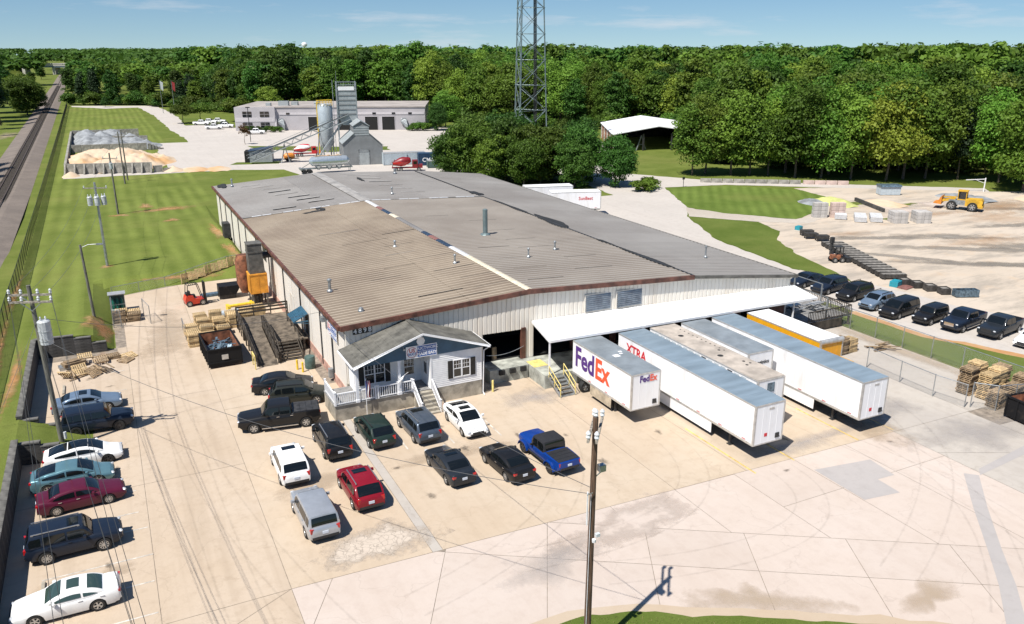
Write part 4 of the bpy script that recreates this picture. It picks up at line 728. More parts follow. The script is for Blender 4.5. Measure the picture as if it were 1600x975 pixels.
mb = MB(); mb.box(5.52, 5.575, -4.1, -3.1, FZ-0.08, 3.5); d = mb.build('entry_door', 'white_paint', hs)
mb = MB(); mb.box(5.49, 5.518, -3.85, -3.35, 2.3, 3.2); mb.build('door_pane', 'glass_dark', d)
for x, y in ((3.05, HV+0.12), (-0.25, HV+0.12)):
    mb = MB(); mb.box(x-0.11, x+0.11, y-0.11, y+0.11, FZ-0.1, EZ); mb.box(x-0.15, x+0.15, y-0.15, y+0.15, FZ-0.1, FZ+0.12); mb.box(x-0.15, x+0.15, y-0.15, y+0.15, EZ-0.15, EZ); mb.build('porch_post', 'white_paint', hs)
bal_m = MB().box(-0.022, 0.022, -0.022, 0.022, 0, 0.78).mesh('baluster', 'white_paint')
def railing(p, q, step=0.16):
    p, q = Vector(p), Vector(q); L = (q-p).length; n = max(2, int(L/step)); mb = MB()
    mb.bar(p+Vector((0,0,0.92)), q+Vector((0,0,0.92)), 0.10, 0.07); mb.bar(p+Vector((0,0,0.12)), q+Vector((0,0,0.12)), 0.06, 0.07); r = mb.build('railing', 'white_paint', hs)
    for k in range(1, n): c = p+(q-p)*k/n; link('baluster', bal_m, r, (c.x, c.y, c.z+0.13))
    for c in (p, q): m2 = MB(); m2.box(c.x-0.06, c.x+0.06, c.y-0.06, c.y+0.06, c.z, c.z+1.04); m2.obox((c.x, c.y, c.z+1.06), (0.16, 0.16, 0.05)); m2.build('newel', 'white_paint', r)
railing((-1.95, HV+0.12, 1.3), (1.15, HV+0.12, 1.3)); railing((1.35, HV+0.12, 1.3), (2.9, HV+0.12, 1.3)); railing((3.2, HV+0.12, 1.3), (4.05, HV+0.12, 1.3)); railing((-1.95, HV+0.3, 1.3), (-1.95, -1.5, 1.3)); 
for k in range(6):
    mb = MB(); mb.box(4.2, 5.6, HV-0.32-k*0.31, HV+0.12-k*0.31, 0.0, 1.28-k*0.215-0.06); mb.build('step', 'foundation', hs)
for x in (4.15, 5.66): railing((x, HV+0.05, 1.25), (x+0.02, HV-1.75, 0.0), 0.2)
fl = thing('flag', 'small striped flag hanging limp on a staff at the porch railing', 'flag', (0.35, HV-0.05, 0)); mb = MB(); mb.tube((0, 0, 0.05), (0, -0.1, 3.1), 0.025, 6); mb.lathe([(0.0, 0), (0.07, 0.05), (0, 0.1)], 8, (0, -0.1, 3.1)); mb.build('staff', 'white_paint', fl)
def flag_cloth(parent, x, y, z, w, h):
    n = 7
    for k in range(n):
        mb = MB(); V = []
        for r in range(9):
            t = r/8; V += [(x+(w*k/n)*(0.55+0.1*math.sin(t*5)), y-0.06*math.sin(k*1.6+t*2)-0.03, z-h*t), (x+(w*(k+1)/n)*(0.55+0.1*math.sin(t*5)), y-0.06*math.sin((k+1)*1.6+t*2)-0.03, z-h*t)]
        mb.add(V, [(2*i, 2*i+1, 2*i+3, 2*i+2) for i in range(8)]); mb.build('stripe', ('sign_red', 'ink_white')[k % 2] if k > 1 else 'sign_blue', parent)
flag_cloth(fl, -0.03, -0.1, 3.0, 0.6, 1.35)
f2 = thing('flag', 'folded flag on an angled staff fixed to the porch post', 'flag', (3.05, HV-0.0, 2.6)); mb = MB(); mb.tube((0, 0, 0), (0.45, -0.75, 0.75), 0.02, 6); mb.build('staff', 'white_paint', f2)
mb = MB(); mb.add([(-0.02, -0.05, -0.02), (0.2, -0.4, 0.4), (0.1, -0.42, 0.12), (-0.25, -0.1, -0.3), (-0.02, -0.09, -0.02), (0.2, -0.45, 0.4)], [(0, 1, 2, 3), (4, 5, 2, 3)]); mb.build('cloth', 'ink_white', f2)
# bollard
mb = MB(); mb.lathe([(0.09, 0), (0.09, 0.95), (0.07, 1.0), (0.0, 1.02)], 12); mb.build('bollard', 'yellow_faded', None, (10.9, -4.6, 0.02), smooth=True, label='pale yellow pipe bollard beside the office downspout', cat='bollard')

# ------------------------------------------------------------------ side ramp, landing, hopper
rp = thing('side_ramp', 'dark timber double ramp with plank sides down from the side landing', 'ramp')
mb = MB(); mb.box(-5.3, -0.25, 16.8, 20.6, 1.08, 1.2); mb.box(-3.35, -0.25, 11.8, 16.8, 1.08, 1.2); mb.build('landing', 'ramp_floor', rp)
mb = MB()
for x, y in ((-5.2, 20.4), (-5.2, 17), (-3, 20.4), (-0.6, 20.4), (-0.6, 12), (-3.1, 12)): mb.box(x-0.08, x+0.08, y-0.08, y+0.08, 0, 1.08)
mb.build('landing_posts', 'ramp_dark', rp)
for k in range(22):
    a, b_ = 16.8-k*0.345, 16.8-(k+1)*0.345; za, zb_ = 1.2*(1-k/22), 1.2*(1-(k+1)/22); mb = MB(); mb.add([(-5.2, a, za-0.06), (-3.55, a, za-0.06), (-3.55, b_+0.015, zb_-0.06), (-5.2, b_+0.015, zb_-0.06), (-5.2, a, za+0.02), (-3.55, a, za+0.02), (-3.55, b_+0.015, zb_+0.02), (-5.2, b_+0.015, zb_+0.02)], [(0,3,2,1),(4,5,6,7),(0,1,5,4),(1,2,6,5),(2,3,7,6),(3,0,4,7)]); mb.build('plank', 'ramp_floor', rp)
for x in (-5.28, -3.45):
    mb = MB()
    for dz in (0.28, 0.62, 0.98): mb.bar((x, 16.9, 1.2+dz), (x, 9.3, dz), 0.06, 0.22)
    for k in range(6): y = 16.8-k*1.45; z = 1.2*(y-9.2)/7.6; mb.box(x-0.06, x+0.06, y-0.06, y+0.06, max(z-0.9, 0), z+1.12)
    mb.build('ramp_rail', 'ramp_dark', rp)
for (p, q) in (((-5.3, 20.6), (-0.3, 20.6)), ((-5.3, 16.9), (-5.3, 20.6)), ((-3.3, 11.8), (-3.3, 16.8)), ((-0.95, 12.4), (-0.95, 17.5))):
    mb = MB()
    for dz in (0.45, 0.8, 1.08): mb.bar((p[0], p[1], 1.2+dz), (q[0], q[1], 1.2+dz), 0.06, 0.17)
    for k in range(4): x, y = p[0]+(q[0]-p[0])*k/3, p[1]+(q[1]-p[1])*k/3; mb.box(x-0.05, x+0.05, y-0.05, y+0.05, 0.1, 2.3)
    mb.build('landing_rail', 'ramp_dark', rp)
for k in range(6): mb = MB(); mb.box(-3.2, -1.3, 11.5-k*0.34, 11.78-k*0.34, 0.98-k*0.19, 1.04-k*0.19); mb.build('stair_tread', 'ramp_dark', rp)
for x in (-3.25, -1.25): mb = MB(); mb.bar((x, 11.8, 1.1), (x, 9.6, 0.0), 0.07, 0.26); mb.bar((x, 11.8, 2.15), (x, 9.6, 1.0), 0.06, 0.12); mb.box(x-0.05, x+0.05, 9.6, 9.7, 0, 1.05); mb.build('stair_side', 'ramp_dark', rp)
mb = MB(); mb.add([(-0.15, 11.6, 3.5), (-0.15, 14.2, 3.5), (-1.5, 14.2, 2.85), (-1.5, 11.6, 2.85), (-0.15, 11.6, 3.58), (-0.15, 14.2, 3.58), (-1.5, 14.2, 2.93), (-1.5, 11.6, 2.93)], [(0,3,2,1),(4,5,6,7),(0,1,5,4),(1,2,6,5),(2,3,7,6),(3,0,4,7)]); aw = mb.build('door_awning', 'awning_blue', wh)
mb = MB()
for k in range(9): y = 11.65+k*0.32; mb.bar((-0.15, y, 3.6), (-1.5, y, 2.95), 0.04, 0.04)
for y in (11.65, 14.15): mb.bar((-0.15, y, 2.6), (-1.45, y, 2.85), 0.05); mb.bar((-0.15, y, 2.85), (-1.5, y, 2.85), 0.04, 0.12)
mb.build('awning_ribs', 'awning_blue', aw)
mb = MB(); mb.box(-0.06, -0.035, 12.2, 13.4, 1.2, 3.3); mb.build('landing_door', 'black_metal', wh)
hp = thing('dust_hopper', 'orange steel dust hopper with tall dark hood on legs against the side wall', 'hopper', (-1.8, 28.2, 0))
mb = MB(); mb.box(-0.95, 0.85, -0.9, 0.9, 1.5, 3.6); bx = mb.build('bin', 'hopper_orange', hp)
mb = MB()
for x in (-0.95, -0.05, 0.85):
    for y in (-0.93,): mb.box(x-0.04, x+0.04, y, y+0.025, 1.5, 3.6)
mb.box(-0.99, 0.89, -0.95, 0.95, 3.55, 3.68); mb.build('stiffeners', 'hopper_orange', bx)
mb = MB(); mb.extr([(-0.85, 3.6), (0.75, 3.6), (0.62, 6.0), (0.62, 6.9), (-0.85, 6.9), (-0.85, 6.0)], 'y', -0.75, 0.75); mb.box(-0.9, 0.68, -0.8, 0.8, 5.95, 6.08); mb.box(-0.9, 0.68, -0.8, 0.8, 6.85, 6.95); mb.build('hood', 'hopper_hood', hp)
mb = MB()
for x in (-0.85, 0.75):
    for y in (-0.8, 0.8): mb.box(x-0.07, x+0.07, y-0.07, y+0.07, 0, 1.55)
mb.build('legs', 'hopper_hood', hp)
mb = MB(); mb.lathe([(0.5, 1.0), (0.9, 2.2), (0.9, 4.6), (0.7, 5.2)], 16, (-1.0, 2.2, 0)); mb.build('cyclone', 'rust', hp, smooth=True)
mb = MB(); mb.tube((0.5, 0.3, 5.4), (1.7, 0.3, 5.4), 0.35, 12); mb.build('duct', 'steel_dark', hp)
mb = MB(); mb.lathe([(0.35, 0.2), (0.35, 1.3)], 12, (0.1, 0.5, 0)); mb.box(-0.6, -0.2, -0.6, 0.3, 0.2, 1.2); mb.build('motor', 'steel_dark', hp)
# ------------------------------------------------------------------ cars
def interp(pts, x):
    if x <= pts[0][0]: return pts[0][1]
    for (a, p), (b_, q) in zip(pts, pts[1:]):
        if x <= b_: t = (x-a)/(b_-a); return p+(q-p)*t
    return pts[-1][1]
_wheels = {}
def wheel_meshes(r, w, style):
    k = (r, w, style)
    if k in _wheels: return _wheels[k]
    t = MB(); t.lathe([(r*0.64, -w/2), (r*0.93, -w/2), (r, -w*0.32), (r, w*0.32), (r*0.93, w/2), (r*0.64, w/2), (r*0.62, w*0.25), (0.02, w*0.22)], 22, axis='y'); tm = t.mesh('tyre', 'rubber', True)
    q = MB(); R0 = r*0.66
    for i in range(24):
        a, b_ = 2*math.pi*i/24, 2*math.pi*(i+1)/24; V = []
        for rr, yy in ((R0, w*0.47), (R0*0.88, w*0.46), (R0*0.86, w*0.3)):
            for t_ in (a, b_): V.append((rr*math.cos(t_), yy, rr*math.sin(t_)))
        q.add(V, [(0, 1, 3, 2), (2, 3, 5, 4)])
    ns = {'five': 5, 'ten': 10, 'six': 6}[style]
    for i in range(ns):
        t_ = 2*math.pi*i/ns; wd = R0*(0.20 if ns < 8 else 0.11); c, s = math.cos(t_), math.sin(t_)
        q.add([(c*R0*0.15-s*wd*k, y, s*R0*0.15+c*wd*k) for k in (-0.6, 0.6) for y in (w*0.33, w*0.46)] + [(c*R0*0.9-s*wd*k, y, s*R0*0.9+c*wd*k) for k in (-1, 1) for y in (w*0.33, w*0.455)], [(1, 3, 7, 5), (0, 1, 5, 4), (2, 6, 7, 3)])
    q.lathe([(R0*0.22, w*0.44), (R0*0.2, w*0.49), (0.01, w*0.49)], 10, axis='y')
    rm = (q.mesh('rim', 'alloy'), q.mesh('rim', 'alloy_dark')); _wheels[k] = (tm, rm); return _wheels[k]
KINDS = {   # length, width, height, wheelbase, wheel radius, belt, hood, tail height, ground clearance, windshield base/top, rear glass top/base (from centre)
 'sedan': dict(L=4.85, W=1.86, H=1.46, wb=2.82, r=0.335, belt=0.98, hood=0.86, cowl=1.00, tail=1.06, zb=0.20, xw0=1.05, xw1=0.28, xr1=-1.05, xr0=-1.78, bp=-0.32),
 'fastback': dict(L=4.75, W=1.88, H=1.45, wb=2.86, r=0.34, belt=0.97, hood=0.78, cowl=0.96, tail=1.10, zb=0.18, xw0=1.25, xw1=0.30, xr1=-0.85, xr0=-2.08, bp=-0.35),
 'coupe': dict(L=4.90, W=1.84, H=1.40, wb=2.74, r=0.335, belt=0.98, hood=0.84, cowl=0.98, tail=1.03, zb=0.19, xw0=0.92, xw1=0.10, xr1=-0.95, xr0=-1.72, bp=-0.75),
 'suv': dict(L=4.85, W=1.94, H=1.74, wb=2.84, r=0.37, belt=1.12, hood=1.02, cowl=1.14, tail=1.12, zb=0.26, xw0=1.15, xw1=0.55, xr1=-1.95, xr0=-2.30, bp=-0.30),
 'crossover': dict(L=4.60, W=1.86, H=1.66, wb=2.70, r=0.355, belt=1.06, hood=0.96, cowl=1.08, tail=1.06, zb=0.24, xw0=1.15, xw1=0.45, xr1=-1.65, xr0=-2.18, bp=-0.30),
 'boxwagon': dict(L=5.10, W=1.95, H=1.72, wb=2.98, r=0.37, belt=1.10, hood=1.04, cowl=1.14, tail=1.10, zb=0.24, xw0=1.20, xw1=0.68, xr1=-2.25, xr0=-2.44, bp=-0.25),
 'minivan': dict(L=5.10, W=1.98, H=1.76, wb=3.02, r=0.35, belt=1.08, hood=0.98, cowl=1.10, tail=1.08, zb=0.20, xw0=1.65, xw1=0.75, xr1=-2.15, xr0=-2.45, bp=0.05),
 'truckish': dict(L=4.82, W=1.93, H=1.80, wb=2.79, r=0.395, belt=1.18, hood=1.10, cowl=1.18, tail=1.18, zb=0.34, xw0=0.98, xw1=0.52, xr1=-2.05, xr0=-2.32, bp=-0.32),
 'pickup': dict(L=5.85, W=2.03, H=1.93, wb=3.68, r=0.40, belt=1.24, hood=1.16, cowl=1.24, tail=1.28, zb=0.36, xw0=1.28, xw1=0.72, xr1=-0.78, xr0=-0.95, bp=-0.02, bed=(-1.02, -2.86)),
}
def car(kind, color, label, x, y, heading, name='parked_car', group=None, cat='car', z=0.02, wheels='five', rim_dark=False, sunroof=False, rails=False, tonneau=None, roof=None, glass='glass_car', bed_open=False, plate=True, scale=1.0, lights=True, grp=None, trim=None, jeep=False):
    k = dict(KINDS[kind]); L, W, H, wb, r, belt, zb = k['L'], k['W'], k['H'], k['wb'], k['r'], k['belt'], k['zb']
    if jeep: r = 0.47; zb = 0.5; H = 1.95; belt = 1.22; k.update(hood=1.22, cowl=1.26, tail=1.24, xw0=0.95, xw1=0.62)
    pm = 'paint_'+color; root = thing(name, label, cat, (x, y, z), R(heading), group)
    if scale != 1: root.scale = (scale,)*3
    hl = L/2; xa = [wb/2, -wb/2]
    tops = [(-hl, zb+0.42), (-hl+0.03, k['tail']-0.14), (-hl+0.12, k['tail']-0.02), (-hl+0.5, k['tail']), (k['xr0'], max(k['tail']-0.02, belt)), (k['xr1'], belt), (k['xw1'], belt), (k['xw0'], k['cowl']), (hl-0.75, k['hood']), (hl-0.22, k['hood']-0.09 if not jeep else k['hood']-0.02), (hl-0.07, k['hood']-0.20), (hl, zb+0.34)]
    if 'bed' in k: tops = [(-hl, zb+0.30), (-hl+0.02, k['tail']-0.06), (-hl+0.08, k['tail']), (k['xr0'], k['tail']), (k['xr1'], belt)] + tops[6:]
    if kind == 'pickup' and not jeep: tops[-3:] = [(hl-0.2, k['hood']-0.04), (hl-0.05, k['hood']-0.16), (hl, zb+0.35)]
    xs = sorted(set([round(-hl+L*i/58, 3) for i in range(59)] + [round(p[0], 3) for p in tops]))
    ra = r*1.16
    def hw(xx):
        s = xx/hl; p = 0.16 if s > 0 else 0.12
        return W/2*(1-p*abs(s)**5 - (0.03 if abs(s) > 0.985 else 0))
    bed = k.get('bed'); fy = [0, 0.45, 0.76, 0.90, 0.965, 1.0, 1.0, 0.985, 0.95, 0.86]
    mb = MB(); nst = len(xs); npt = len(fy)
    if bed:
        xs = sorted(set(xs + [bed[0]-0.001, bed[0]-0.03, bed[1]+0.03, bed[1]])); nst = len(xs)
    for xx in xs:
        zt, w = interp(tops, xx), hw(xx); zl = zb + (0.10 if abs(xx) > hl-0.12 else 0.0) + (0.05 if abs(xx) > hl-0.3 else 0)
        zt = max(zt, zl+0.12); h = zt-zl
        zz = [zt+0.025, zt+0.018, zt, zt-0.035, zt-0.10, zl+h*0.66, zl+h*0.42, zl+h*0.22, zl+0.03, zl]
        f = list(fy)
        inb = bed and (bed[1]+0.03 <= xx <= bed[0]-0.03)
        if bed and xx < k['xr0']: f = [0, 0.45, 0.84, 0.87, 0.985, 1.0, 1.0, 0.985, 0.95, 0.86]; zz[0:5] = [zt, zt, zt, zt, zt-0.02]
        if inb and bed_open: zz[0:3] = [0.82, 0.82, 0.82]
        arch = 0
        for c in xa:
            d = abs(xx-c)
            if d < ra: arch = max(arch, r + math.sqrt(ra*ra-d*d)*1.0)
        row = []
        for q in range(npt):
            yy = f[q]*w; z_ = zz[q]
            if arch and q >= 5: z_ = max(z_, min(arch, zz[4]-0.02))
            row.append((xx, yy, z_))
        full = row + [(a, -b_, c) for a, b_, c in reversed(row[1:])]
        mb.v += full
    m_ = 2*npt-1
    for i in range(nst-1):
        for q in range(m_): a, b_ = i*m_+q, i*m_+(q+1) % m_; mb.f.append((a, b_, b_+m_, a+m_)); mb.m.append(0)
    mb.f += [tuple(range(m_)), tuple(range((nst-1)*m_, nst*m_))]; mb.m += [0, 0]
    body = mb.build('body', pm, root, smooth=True)
    # sill and wheel-well shadow shell
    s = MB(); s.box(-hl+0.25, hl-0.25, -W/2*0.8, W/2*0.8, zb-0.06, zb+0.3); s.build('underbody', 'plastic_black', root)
    # cabin
    xw0, xw1, xr1, xr0 = k['xw0'], k['xw1'], k['xr1'], k['xr0']; wb_, wt = W/2*0.955, W/2*(0.80 if not jeep else 0.88)
    ab, rb = interp(tops, xw0)-0.0, interp(tops, xr0)
    cr = 0.02 if kind in ('boxwagon', 'truckish', 'pickup', 'minivan') else 0.05
    def ztop(xx):
        if xx >= xw1: t = (xx-xw1)/(xw0-xw1); return (H-cr)*(1-t)+ab*t + 0.05*math.sin(math.pi*t)
        if xx <= xr1: t = (xr1-xx)/(xr1-xr0); return (H-cr*1.6)*(1-t)+rb*t + (0.06 if kind in ('sedan', 'coupe', 'fastback') else 0.03)*math.sin(math.pi*t)
        t = (xx-xr1)/(xw1-xr1); return H - cr*1.6*(1-t) - cr*t + cr*1.1*math.sin(math.pi*t)
    def wz(z_): return wb_+(wt-wb_)*max(0, min(1, (z_-belt)/(H-belt)))
    def edge(xx): return 1 - 0.10*max(0, (xx-xw1)/(xw0-xw1))**2 - 0.10*max(0, (xr1-xx)/(xr1-xr0))**2
    cx = sorted(set([xr0+(xw0-xr0)*i/36 for i in range(37)] + [xw1, xr1])); c = MB(); cf = [0, 0.5, 0.82, 0.96, 1, 1, 1]; cd = [0, 0.008, 0.025, 0.07, 0.17, 0.5, 1.0]
    for xx in cx:
        zt = ztop(xx); base = min(zt-0.005, interp(tops, xx)-0.06); d = max(zt-base, 0.01); row = []
        for q in range(7):
            z_ = zt-d*cd[q] if q > 3 else zt-min(d, 0.5)*cd[q]*1.2; row.append((xx, cf[q]*wz(z_)*edge(xx), z_))
        c.v += row+[(a, -b_, z_) for a, b_, z_ in reversed(row[1:])]
    m_ = 13
    for i in range(len(cx)-1):
        for q in range(m_): a, b_ = i*m_+q, i*m_+(q+1) % m_; c.f.append((a, b_, b_+m_, a+m_)); c.m.append(0)
    c.f += [tuple(range(7))+tuple(range(7, 13)), tuple(range((len(cx)-1)*m_, len(cx)*m_))]; c.m += [0, 0]
    cabin = c.build('cabin', ('paint_'+roof) if roof and roof.islower() and ('paint_'+roof) in M else (roof or pm), root, smooth=True)
    def glass_top(name, x0, x1, f0=0.84, mm=None):
        g = MB(); nx, ny = 7, 7
        for i in range(nx+1):
            xx = x0+(x1-x0)*i/nx; zt = ztop(xx); sl = (ztop(xx+0.02)-ztop(xx-0.02))/0.04; nn = math.hypot(1, sl)
            for j in range(ny+1):
                f = -1+2*j/ny; yy = f*f0*wz(zt)*edge(xx); g.v.append((xx-sl/nn*0.02, yy, zt-interp([(0, 0), (0.5, 0.0048), (0.82, 0.015), (0.96, 0.042), (1, 0.05)], abs(f)*f0)+1/nn*0.02))
        for i in range(nx):
            for j in range(ny): a = i*(ny+1)+j; g.f.append((a, a+1, a+ny+2, a+ny+1)); g.m.append(0)
        return g.build(name, mm or glass, cabin, smooth=True)
    glass_top('windshield', xw1+0.05, xw0-0.05, mm=glass if not (kind == 'minivan') else glass)
    if kind in ('suv', 'crossover', 'boxwagon', 'minivan', 'truckish', 'pickup'): glass_top('rear_window', xr0+(xr1-xr0)*0.12, xr1-0.03, 0.86)
    else: glass_top('rear_window', xr0+0.08, xr1-0.05, 0.82, glass)
    if sunroof: glass_top('sunroof', xw1-0.75, xw1-0.2, 0.55)
    if sunroof == 'full': glass_top('glass_roof', xr1+0.02, xw1+0.02, 0.80)
    def side_glass(x0, x1, s):
        g = MB(); n = 8
        for i in range(n+1):
            xx = x0+(x1-x0)*i/n; zlo = belt+0.035; zhi = max(zlo+0.01, ztop(xx)-0.13-0.02)
            for z_ in (zlo, (zlo+zhi)/2, zhi): g.v.append((xx, s*(wz(z_)*edge(xx)+0.012), z_))
        for i in range(n):
            for j in range(2): a = i*3+j; g.f.append((a, a+1, a+4, a+3)); g.m.append(0)
        g.build('side_window', glass, cabin)
    f1 = xw0-(xw0-xw1)*0.30; e1 = xr0+(xr1-xr0)*(0.35 if kind not in ('suv', 'crossover', 'boxwagon', 'minivan', 'truckish', 'pickup') else 0.75)
    for s in (-1, 1):
        bp = k['bp']; side_glass(bp+0.05, f1, s)
        if kind in ('suv', 'boxwagon', 'minivan', 'truckish', 'crossover'):
            cp = xr1+(0.55 if kind != 'crossover' else 0.38); side_glass(cp+0.05, bp-0.05, s); side_glass(e1, cp-0.05, s)
        else: side_glass(e1, bp-0.05, s)
    # details
    for s in (-1, 1):
        for xx in xa:
            tm, rm = wheel_meshes(round(r, 3), 0.235 if not jeep else 0.32, wheels); w_ = link('wheel', None, root, (xx, s*(W/2-0.13+(0.06 if jeep else 0)), r), rz=0 if s > 0 else math.pi)
            link('tyre', tm, w_); link('rim', rm[1 if rim_dark else 0], w_)
        zl_ = k['hood']-0.20; yl = hw(hl-0.14)-0.19
        mb = MB(); mb.lathe([(0.02, -0.13), (0.085, -0.07), (0.10, 0.0), (0.07, 0.08), (0.01, 0.12)], 10, axis='y'); hd = mb.build('headlight', 'lamp_clear', root, (hl-0.12, s*yl, zl_), s*R(-28), smooth=True); hd.scale = (1.2, 1.5, 0.85)
        zt_ = k['tail']-0.20; yt = hw(-hl+0.1)-0.13; tall = kind in ('suv', 'crossover', 'boxwagon', 'minivan', 'truckish', 'pickup')
        mb = MB(); mb.obox((0, 0, 0), (0.14, 0.20 if tall else 0.38, 0.26 if tall else 0.13), s*R(14)); tl = mb.build('taillight', 'lamp_red', root, (-hl+0.085, s*(yt-(0 if tall else 0.08)), zt_))
        mb = MB(); mb.obox((0, s*0.12, 0), (0.14, 0.20, 0.14), s*R(8)); mb.bar((0.02, -s*0.03, -0.04), (0.0, s*0.08, -0.02), 0.05); mb.build('mirror', pm if not jeep else 'plastic_black', root, (xw0-0.42, s*(W/2-0.035), belt+0.07))
        mb = MB()
        for xx in (k['bp']+0.12, k['bp']-0.85): mb.obox((xx, s*(W/2-0.004), belt-0.13), (0.2, 0.03, 0.035))
        mb.build('door_handles', 'chrome' if trim == 'chrome' else pm, root)
    mb = MB(); mb.obox((hl-0.035, 0, k['hood']-0.30), (0.08, W*0.46, 0.17 if kind != 'pickup' else 0.34)); mb.build('grille', 'chrome' if trim == 'chrome' and kind == 'pickup' else 'plastic_black', root)
    mb = MB(); mb.obox((hl-0.06, 0, zb+0.20), (0.14, W*0.62, 0.13)); mb.build('front_intake', 'plastic_black', root)
    mb = MB(); mb.obox((-hl+0.06, 0, zb+0.20), (0.14, W*0.78, 0.17)); mb.build('rear_bumper', 'chrome' if (trim == 'chrome' and kind == 'pickup') else 'plastic_black', root)
    if plate: mb = MB(); mb.obox((-hl-0.005, 0, (zb+k['tail'])/2+0.06), (0.03, 0.34, 0.16)); mb.build('licence_plate', 'plate', root)
    if rails:
        for s in (-1, 1): mb = MB(); y_ = s*(wt-0.10); mb.bar((xr1+0.1, y_, H+0.03), (xw1-0.15, y_, H+0.03), 0.045, 0.05); mb.obox((xr1+0.15, y_, H-0.0), (0.12, 0.05, 0.07)); mb.obox((xw1-0.2, y_, H-0.0), (0.12, 0.05, 0.07)); mb.build('roof_rail', 'alloy' if rails == 'silver' else 'plastic_black', root)
    if tonneau:
        b0, b1 = bed; mb = MB(); n = 4
        for q in range(n): a, b_ = b1+0.03+(b0-b1-0.06)*q/n, b1+0.03+(b0-b1-0.06)*(q+1)/n; mb.box(a+0.012, b_-0.012, -W/2*0.86, W/2*0.86, k['tail']+0.004, k['tail']+0.03)
        mb.build('tonneau_cover', tonneau, root)
    if kind == 'pickup' and trim == 'chrome': 
        for s in (-1, 1): mb = MB(); mb.obox((0, s*(W/2-0.02), zb-0.02), (wb-1.1, 0.14, 0.06)); mb.build('side_step', 'chrome', root)
    if jeep:
        for s in (-1, 1):
            for xx in xa:
                mb = MB(); V = []; n = 8
                for q in range(n+1):
                    t = math.pi*(0.04+0.92*q/n); cx_, cz_ = xx-math.cos(t)*0.66, r*0.75+math.sin(t)*0.66
                    for yy, dz in ((W/2-0.16, 0.02), (W/2+0.16, 0.0), (W/2+0.16, -0.09)): V.append((cx_, s*yy, min(cz_, r*0.75+0.62)+dz))
                mb.add(V, [(3*i+j, 3*i+j+1, 3*i+j+4, 3*i+j+3) for i in range(n) for j in range(2)]); mb.build('fender_flare', pm, root)
            mb = MB(); mb.tube((xa[1]+0.7, s*(W/2-0.02), 0.55), (xa[0]-0.7, s*(W/2-0.02), 0.55), 0.06, 8); mb.build('side_step', 'plastic_black', root)
    return root
PL = 'cars parked in the front lot'; BL = 'cars parked in bays along the retaining wall'; RL_ = 'vehicles parked along the gravel drive'
car('coupe', 'white', 'white two-door coupe with sunroof, nose to the retaining wall', -19.5, -19.5, 180, group=BL, sunroof=True, glass='glass_green', plate=False)
car('truckish', 'navy', 'dark navy off-road wagon with silver roof rails and big alloys backed to the retaining wall', -19.2, -14.0, 2, group=BL, wheels='ten', rails='silver', sunroof=True)
car('sedan', 'maroon', 'deep maroon sedan backed in next to a teal hatchback', -18.9, -8.8, 4, group=BL, wheels='ten', trim='chrome')
car('fastback', 'teal', 'pale teal fastback hatchback between maroon and white cars', -19.4, -5.85, 0, group=BL)
car('fastback', 'white', 'white fastback with black glass roof beside teal hatchback', -18.8, -3.0, 0, group=BL, rim_dark=True, sunroof='full')
car('truckish', 'navy', 'dark navy off-road wagon behind the transformer pole', -17.9, 2.2, -2, group=BL, wheels='ten', rim_dark=True)
car('sedan', 'bluegrey', 'blue-grey sedan with silver roofline beside the retaining wall', -18.6, 6.3, 0, group=BL, sunroof=True)
car('sedan', 'black', 'black sedan parked beside the warehouse wall near the green barrel', -4.3, 3.4, -12, group=PL, roof=None, glass='glass_car')
car('crossover', 'olive', 'dark olive crossover squeezed between black sedan and black pickup', -3.6, 0.6, -13, group=PL, rails=True)
car('pickup', 'black', 'black crew cab pickup with folding grey bed cover and chrome side step', -5.85, -3.1, 171, group=PL, cat='pickup', name='pickup_truck', wheels='six', tonneau='steel_dark', trim='chrome')
car('suv', 'black', 'glossy black SUV parked tail out at the porch wall', -3.3, -8.3, 90, group=PL, rails='silver', cat='suv')
car('crossover', 'green', 'dark green crossover with tailgate facing out, left of slate SUV', -0.2, -8.2, 92, group=PL, rails=True)
car('suv', 'slate', 'slate blue SUV with sunroof facing the office steps', 2.9, -8.8, 92, group=PL, sunroof=True, rails='silver', cat='suv')
car('fastback', 'white', 'white sedan with sunroof and dark grille facing away from the office', 6.4, -9.4, -90, group=PL, sunroof=True, wheels='ten', plate=False)
car('suv', 'white', 'white SUV with sunroof in front of a silver boxy wagon', -6.65, -10.5, 89, group=PL, sunroof=True, cat='suv')
car('crossover', 'red', 'dark red crossover SUV beside the silver boxy wagon', -3.35, -15.4, 91, group=PL, rails='silver', sunroof=True, wheels='ten', scale=1.04)
car('boxwagon', 'silver', 'silver boxy wagon with flat roof and wide dark tailgate glass', -6.6, -17.1, 91, group=PL, wheels='five')
car('sedan', 'charcoal', 'charcoal compact sedan parked alone in the middle row', 2.75, -15.2, 92, group=PL, sunroof=True)
car('sedan', 'black', 'black sedan with pale green rear window beside the blue pickup', 6.3, -16.5, 94, group=PL, glass='glass_car', wheels='ten', trim='chrome')
car('pickup', 'jeep', 'bright blue off-road pickup with black soft top and oversized tyres', 9.4, -16.6, 93, group=PL, cat='pickup', name='pickup_truck', jeep=True, roof='plastic_black', tonneau='plastic_black', rim_dark=True, scale=0.92)
car('sedan', 'navy', 'dark sedan furthest along the drive beside the break deck', 57.4, 7.4, 188, group=RL_)
car('suv', 'navy', 'dark SUV behind the break deck railing', 57.8, 4.2, 188, group=RL_, cat='suv')
car('suv', 'black', 'black SUV with roof rails at the deck steps', 58.2, 0.9, 188, group=RL_, cat='suv', rails=True, rim_dark=False)
car('crossover', 'bluegrey', 'light blue-grey crossover between the deck and a black minivan', 57.7, -2.5, 188, group=RL_, rails=True)
